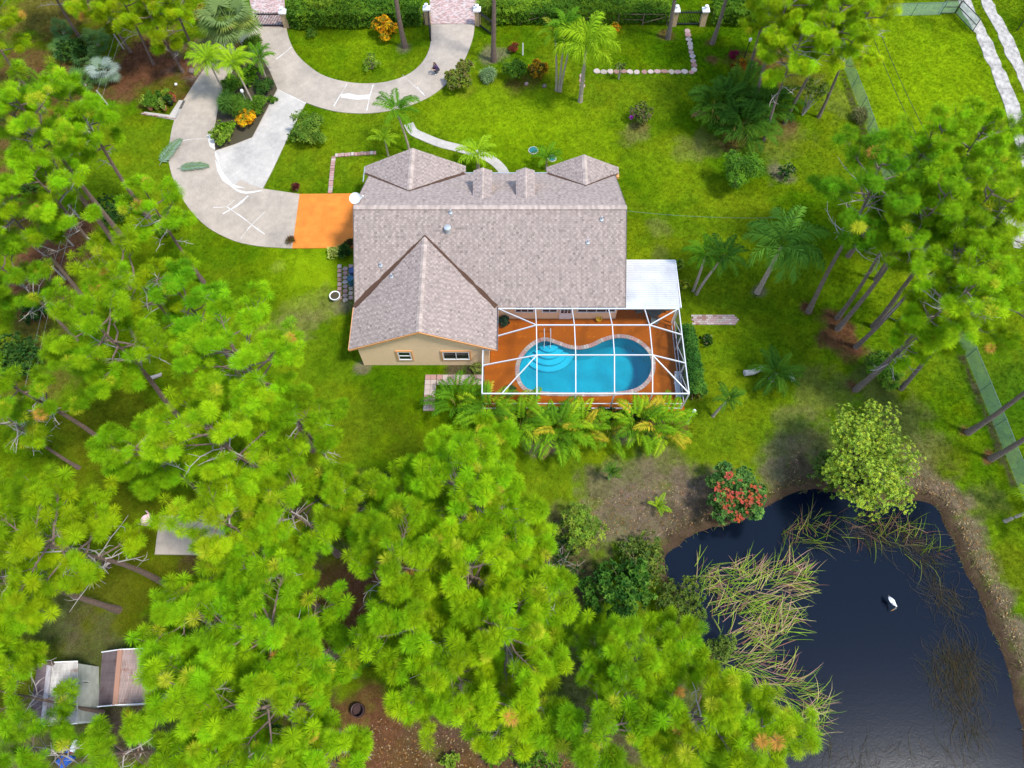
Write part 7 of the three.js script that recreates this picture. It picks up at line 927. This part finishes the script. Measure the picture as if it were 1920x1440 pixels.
// smooth bodies from joints: signed distances to tapered capsules, joined and meshed
function flesh(bones, lo, hi, cell, blend, paint) {
  const size = Math.max(hi.x - lo.x, hi.y - lo.y, hi.z - lo.z), n = Math.ceil(size / cell), mc = new MarchingCubes(n, new THREE.MeshStandardMaterial(), false, false, 60000), c = lo.clone().add(hi).multiplyScalar(0.5); mc.isolation = 0;
  const dist = (p, [a, b, ra, rb]) => { const ab = V(0, 0, 0).subVectors(b, a), t = clamp(V(0, 0, 0).subVectors(p, a).dot(ab) / Math.max(ab.lengthSq(), 1e-9)); return p.distanceTo(a.clone().addScaledVector(ab, t)) - (ra + (rb - ra) * t); };
  for (let z = 0; z < n; z++) for (let y = 0; y < n; y++) for (let x = 0; x < n; x++) { const p = V((x / n * 2 - 1) * size / 2 + c.x, (y / n * 2 - 1) * size / 2 + c.y, (z / n * 2 - 1) * size / 2 + c.z); let s = 0; for (const b of bones) s += Math.exp(-dist(p, b) / blend); mc.field[z * n * n + y * n + x] = blend * Math.log(s + 1e-30); }
  mc.update(); const k = mc.count, g = new THREE.BufferGeometry(), P = new Float32Array(k * 3), N = mc.normalArray.slice(0, k * 3); for (let i = 0; i < k; i++) { P[i * 3] = mc.positionArray[i * 3] * size / 2 + c.x; P[i * 3 + 1] = mc.positionArray[i * 3 + 1] * size / 2 + c.y; P[i * 3 + 2] = mc.positionArray[i * 3 + 2] * size / 2 + c.z; }
  g.setAttribute('position', new THREE.BufferAttribute(P, 3)); g.setAttribute('normal', new THREE.BufferAttribute(N, 3)); g.setAttribute('uv', new THREE.BufferAttribute(new Float32Array(k * 2), 2));
  if (paint) { const col = new Float32Array(k * 3); for (let i = 0; i < k; i++) { const p = V(P[i * 3], P[i * 3 + 1], P[i * 3 + 2]); let best = 1e9, w = 0; bones.forEach((b, j) => { const d = dist(p, b); if (d < best) { best = d; w = j; } }); col.set(paint[w], i * 3); } g.setAttribute('color', new THREE.BufferAttribute(col, 3)); }
  return g;
}
{ // wood stork wading: body axis runs from tail to neck, bill lowered to the left
  const p = G(1671, 1128), t = thing('wading_bird', 'white long-billed wading bird standing in the dark pond', 'bird', [p.x, POND_Y, p.z], 0); t.scale.setScalar(0.82); const W = [0.82, 0.82, 0.8], GR = [0.2, 0.17, 0.15];
  const b = [[V(-0.1, 0.5, -0.3), V(0, 0.56, -0.05), 0.06, 0.16], [V(0, 0.56, -0.05), V(0.1, 0.6, 0.2), 0.165, 0.12], [V(0.1, 0.6, 0.2), V(0.17, 0.68, 0.36), 0.075, 0.045], [V(0.17, 0.68, 0.36), V(0.14, 0.56, 0.5), 0.042, 0.036], [V(0.14, 0.56, 0.5), V(0.06, 0.5, 0.55), 0.05, 0.04]];
  obj('body', flesh(b, V(-0.45, 0.2, -0.6), V(0.45, 0.95, 0.75), 0.028, 0.02, [W, W, W, GR, GR]), std([1, 1, 1], 0.8, { vertexColors: true }), t);
  new MB().tube([V(0.07, 0.5, 0.55), V(-0.03, 0.42, 0.61), V(-0.13, 0.3, 0.66)], [0.034, 0.024, 0.008], 8).build('bill', std([0.6, 0.3, 0.1], 0.6), t);
  new MB().slab([V(-0.06, 0, -0.32), V(-0.16, 0, -0.28), V(-0.2, 0, -0.44), V(-0.12, 0, -0.47)], 0.49, 0.53, 0.012).build('tail', M.black, t);
  for (const s of [-1, 1]) { new MB().tube(spline([V(0.02 + s * 0.1, 0.62, 0.14), V(-0.02 + s * 0.155, 0.6, -0.05), V(-0.1 + s * 0.1, 0.53, -0.3)], 6), [0.02, 0.045, 0.055, 0.05, 0.04, 0.025, 0.01], 7).build('wing', M.white, t); const m = new MB().tube([V(s * 0.06, 0.46, 0), V(s * 0.07, 0.1, -0.03), V(s * 0.065, -0.25, 0.02)], [0.022, 0.013, 0.012], 6).build('leg', M.black, t); }
  obj('eye', new THREE.SphereGeometry(0.008, 8, 6), M.black, t).position.set(0.17, 0.6, 0.52);
}
{ // person crouching on the drive by the olive bush, looking down at what they hold
  const p = G(820, 138), t = thing('person', 'person in a dark purple shirt crouching on the driveway beside the olive bush', 'person', [p.x, 0.05, p.z], -1.1), SK = [0.45, 0.28, 0.2], SH = [0.06, 0.03, 0.1], PT = [0.03, 0.03, 0.04], SO = [0.5, 0.5, 0.5];
  const bones = [], paint = [], add = (a, b, ra, rb, c) => { bones.push([V(...a), V(...b), ra, rb]); paint.push(c); };
  add([0, 0.34, -0.12], [0, 0.52, -0.05], 0.15, 0.13, PT); add([0, 0.55, -0.04], [0, 0.8, 0.08], 0.13, 0.15, SH); add([-0.14, 0.84, 0.1], [0.14, 0.84, 0.1], 0.07, 0.07, SH); add([0, 0.86, 0.12], [0, 0.98, 0.17], 0.052, 0.05, SK); add([0, 1.04, 0.2], [0, 1.1, 0.2], 0.085, 0.1, SK); add([0, 1.0, 0.265], [0, 1.02, 0.26], 0.04, 0.045, SK); add([0, 1.05, 0.3], [0, 1.035, 0.315], 0.016, 0.016, SK);
  for (const s of [-1, 1]) { add([s * 0.1, 0.36, -0.1], [s * 0.17, 0.55, 0.32], 0.095, 0.07, PT); add([s * 0.17, 0.55, 0.32], [s * 0.14, 0.12, 0.1], 0.065, 0.045, PT); add([s * 0.14, 0.06, 0.06], [s * 0.16, 0.04, 0.28], 0.045, 0.04, SO); add([s * 0.19, 0.83, 0.1], [s * 0.26, 0.6, 0.2], 0.055, 0.045, SH); add([s * 0.26, 0.6, 0.2], [s * 0.1, 0.62, 0.42], 0.042, 0.03, SK); add([s * 0.1, 0.62, 0.42], [s * 0.075, 0.63, 0.47], 0.032, 0.03, SK); for (let f = 0; f < 4; f++) add([s * (0.075 + 0.0), 0.6 + f * 0.018, 0.47], [s * 0.045, 0.6 + f * 0.018, 0.535 - f * 0.008], 0.009, 0.008, SK); add([s * 0.085, 0.66, 0.46], [s * 0.04, 0.675, 0.49], 0.01, 0.009, SK); add([s * 0.095, 1.07, 0.2], [s * 0.1, 1.09, 0.2], 0.018, 0.018, SK); }
  obj('body', flesh(bones, V(-0.5, -0.05, -0.45), V(0.5, 1.3, 0.65), 0.02, 0.012, paint), std([1, 1, 1], 0.8, { vertexColors: true }), t);
  obj('hair', flesh([[V(0, 1.12, 0.175), V(0, 1.07, 0.14), 0.105, 0.1], [V(0, 1.05, 0.12), V(0, 0.88, 0.03), 0.075, 0.04]], V(-0.2, 0.8, -0.1), V(0.2, 1.3, 0.35), 0.02, 0.015), std([0.09, 0.045, 0.025], 0.6), t);
  for (const s of [-1, 1]) obj('eye', new THREE.SphereGeometry(0.011, 8, 6), M.black, t).position.set(s * 0.034, 1.07, 0.292);
  new MB().box(0, 1.0, 0.302, 0.045, 0.008, 0.012).build('mouth', std([0.35, 0.12, 0.1], 0.6), t);
  const c = thing('remote_controller', 'small dark remote controller held in the crouching person\'s hands', 'controller', [p.x, 0.05, p.z], -1.1); new MB().box(0, 0.62, 0.5, 0.11, 0.07, 0.035).build('body', M.black, c); for (const s of [-1, 1]) new MB().tube([V(s * 0.03, 0.62, 0.52), V(s * 0.03, 0.62, 0.545)], 0.007, 6).build('stick', M.galv, c);
}

{ // short grass over the lawns
  const P = []; seed(81); for (let i = 0; i < 7; i++) { const a = i * 2.4, q = rr(0.02, 0.09), o = V(Math.cos(a) * q, 0, Math.sin(a) * q), d = V(Math.cos(a + rr(-1, 1)) * rr(0.02, 0.06), rr(0.05, 0.085), Math.sin(a + rr(-1, 1)) * rr(0.02, 0.06)), s = V(-Math.sin(a), 0, Math.cos(a)).multiplyScalar(0.013); bladeTri(P, o.clone().add(s), o.clone().add(d), o.clone().sub(s)); }
  const g = bg(P), N = 330000, m = new THREE.InstancedMesh(g, leafMat([1, 1, 1], 0.7, 0.3), N), M4 = new THREE.Matrix4(), q4 = new THREE.Quaternion(), eu = new THREE.Euler(), pv = V(0, 0, 0), sv = V(0, 0, 0), col = new THREE.Color(), cen = (pts) => { const b = new THREE.Box2(); pts.forEach((p) => b.expandByPoint(new THREE.Vector2(p.x, p.z))); return [pts, b]; };
  const keep = [GROUND.drive, island, ...GROUND.paths].map(cen), box = [[-11.2, 8, -39.3, -23.2], [-2.1, 12, -30.8, -19.7], [-16.6, -10.6, -36, -30.2]];
  let i = 0, cam = camera.position; const fw = V(0, 0, -1).applyEuler(camera.rotation), tanY = Math.tan(camera.fov * Math.PI / 360) * 1.03, tanX = tanY * 4 / 3, upv = V(0, 1, 0).applyEuler(camera.rotation);
  for (let guard = 0; i < N && guard < N * 4; guard++) {
    const x = rr(-52, 52), z = rr(-66, 4), dy = -cam.y, dz = z, dep = dy * fw.y + dz * fw.z; if (Math.abs(x) > dep * tanX + 1 || Math.abs(dy * upv.y + dz * upv.z) > dep * tanY + 1) continue;
    if (box.some((b) => x > b[0] && x < b[1] && z > b[2] && z < b[3])) continue; if (keep.some(([pts, b]) => x > b.min.x && x < b.max.x && z > b.min.y && z < b.max.y && inPoly(x, z, pts))) continue; if (x > 8 && z > -18 && polyDist(x, z, pond) < 0.15) continue;
    const c = GROUND.at(x, z), green = c[1] / (c[0] + 1e-3); if (green < 1.0 && rnd() < 0.3) continue;
    const f = rr(0.84, 1.18), dry = rnd() < 0.04; eu.set(rr(-0.2, 0.2), rr(0, 6.28), rr(-0.2, 0.2)); const s = rr(0.7, 1.3); m.setMatrixAt(i, M4.compose(pv.set(x, -0.01 + c[3], z), q4.setFromEuler(eu), sv.set(s, s * rr(0.8, 1.2), s))); m.setColorAt(i, col.setRGB(Math.min(1, (c[0] * 1.15 + (dry ? 0.12 : 0)) * f), Math.min(1, (c[1] * 1.15 + (dry ? 0.05 : 0)) * f), c[2] * f)); i++;
  }
  m.count = i; m.name = numbered('grass'); m.castShadow = m.receiveShadow = true; scene.add(m); tag(m, 'short green grass covering the lawns', 'grass', null, 'stuff');
}
renderer.render(scene, camera);
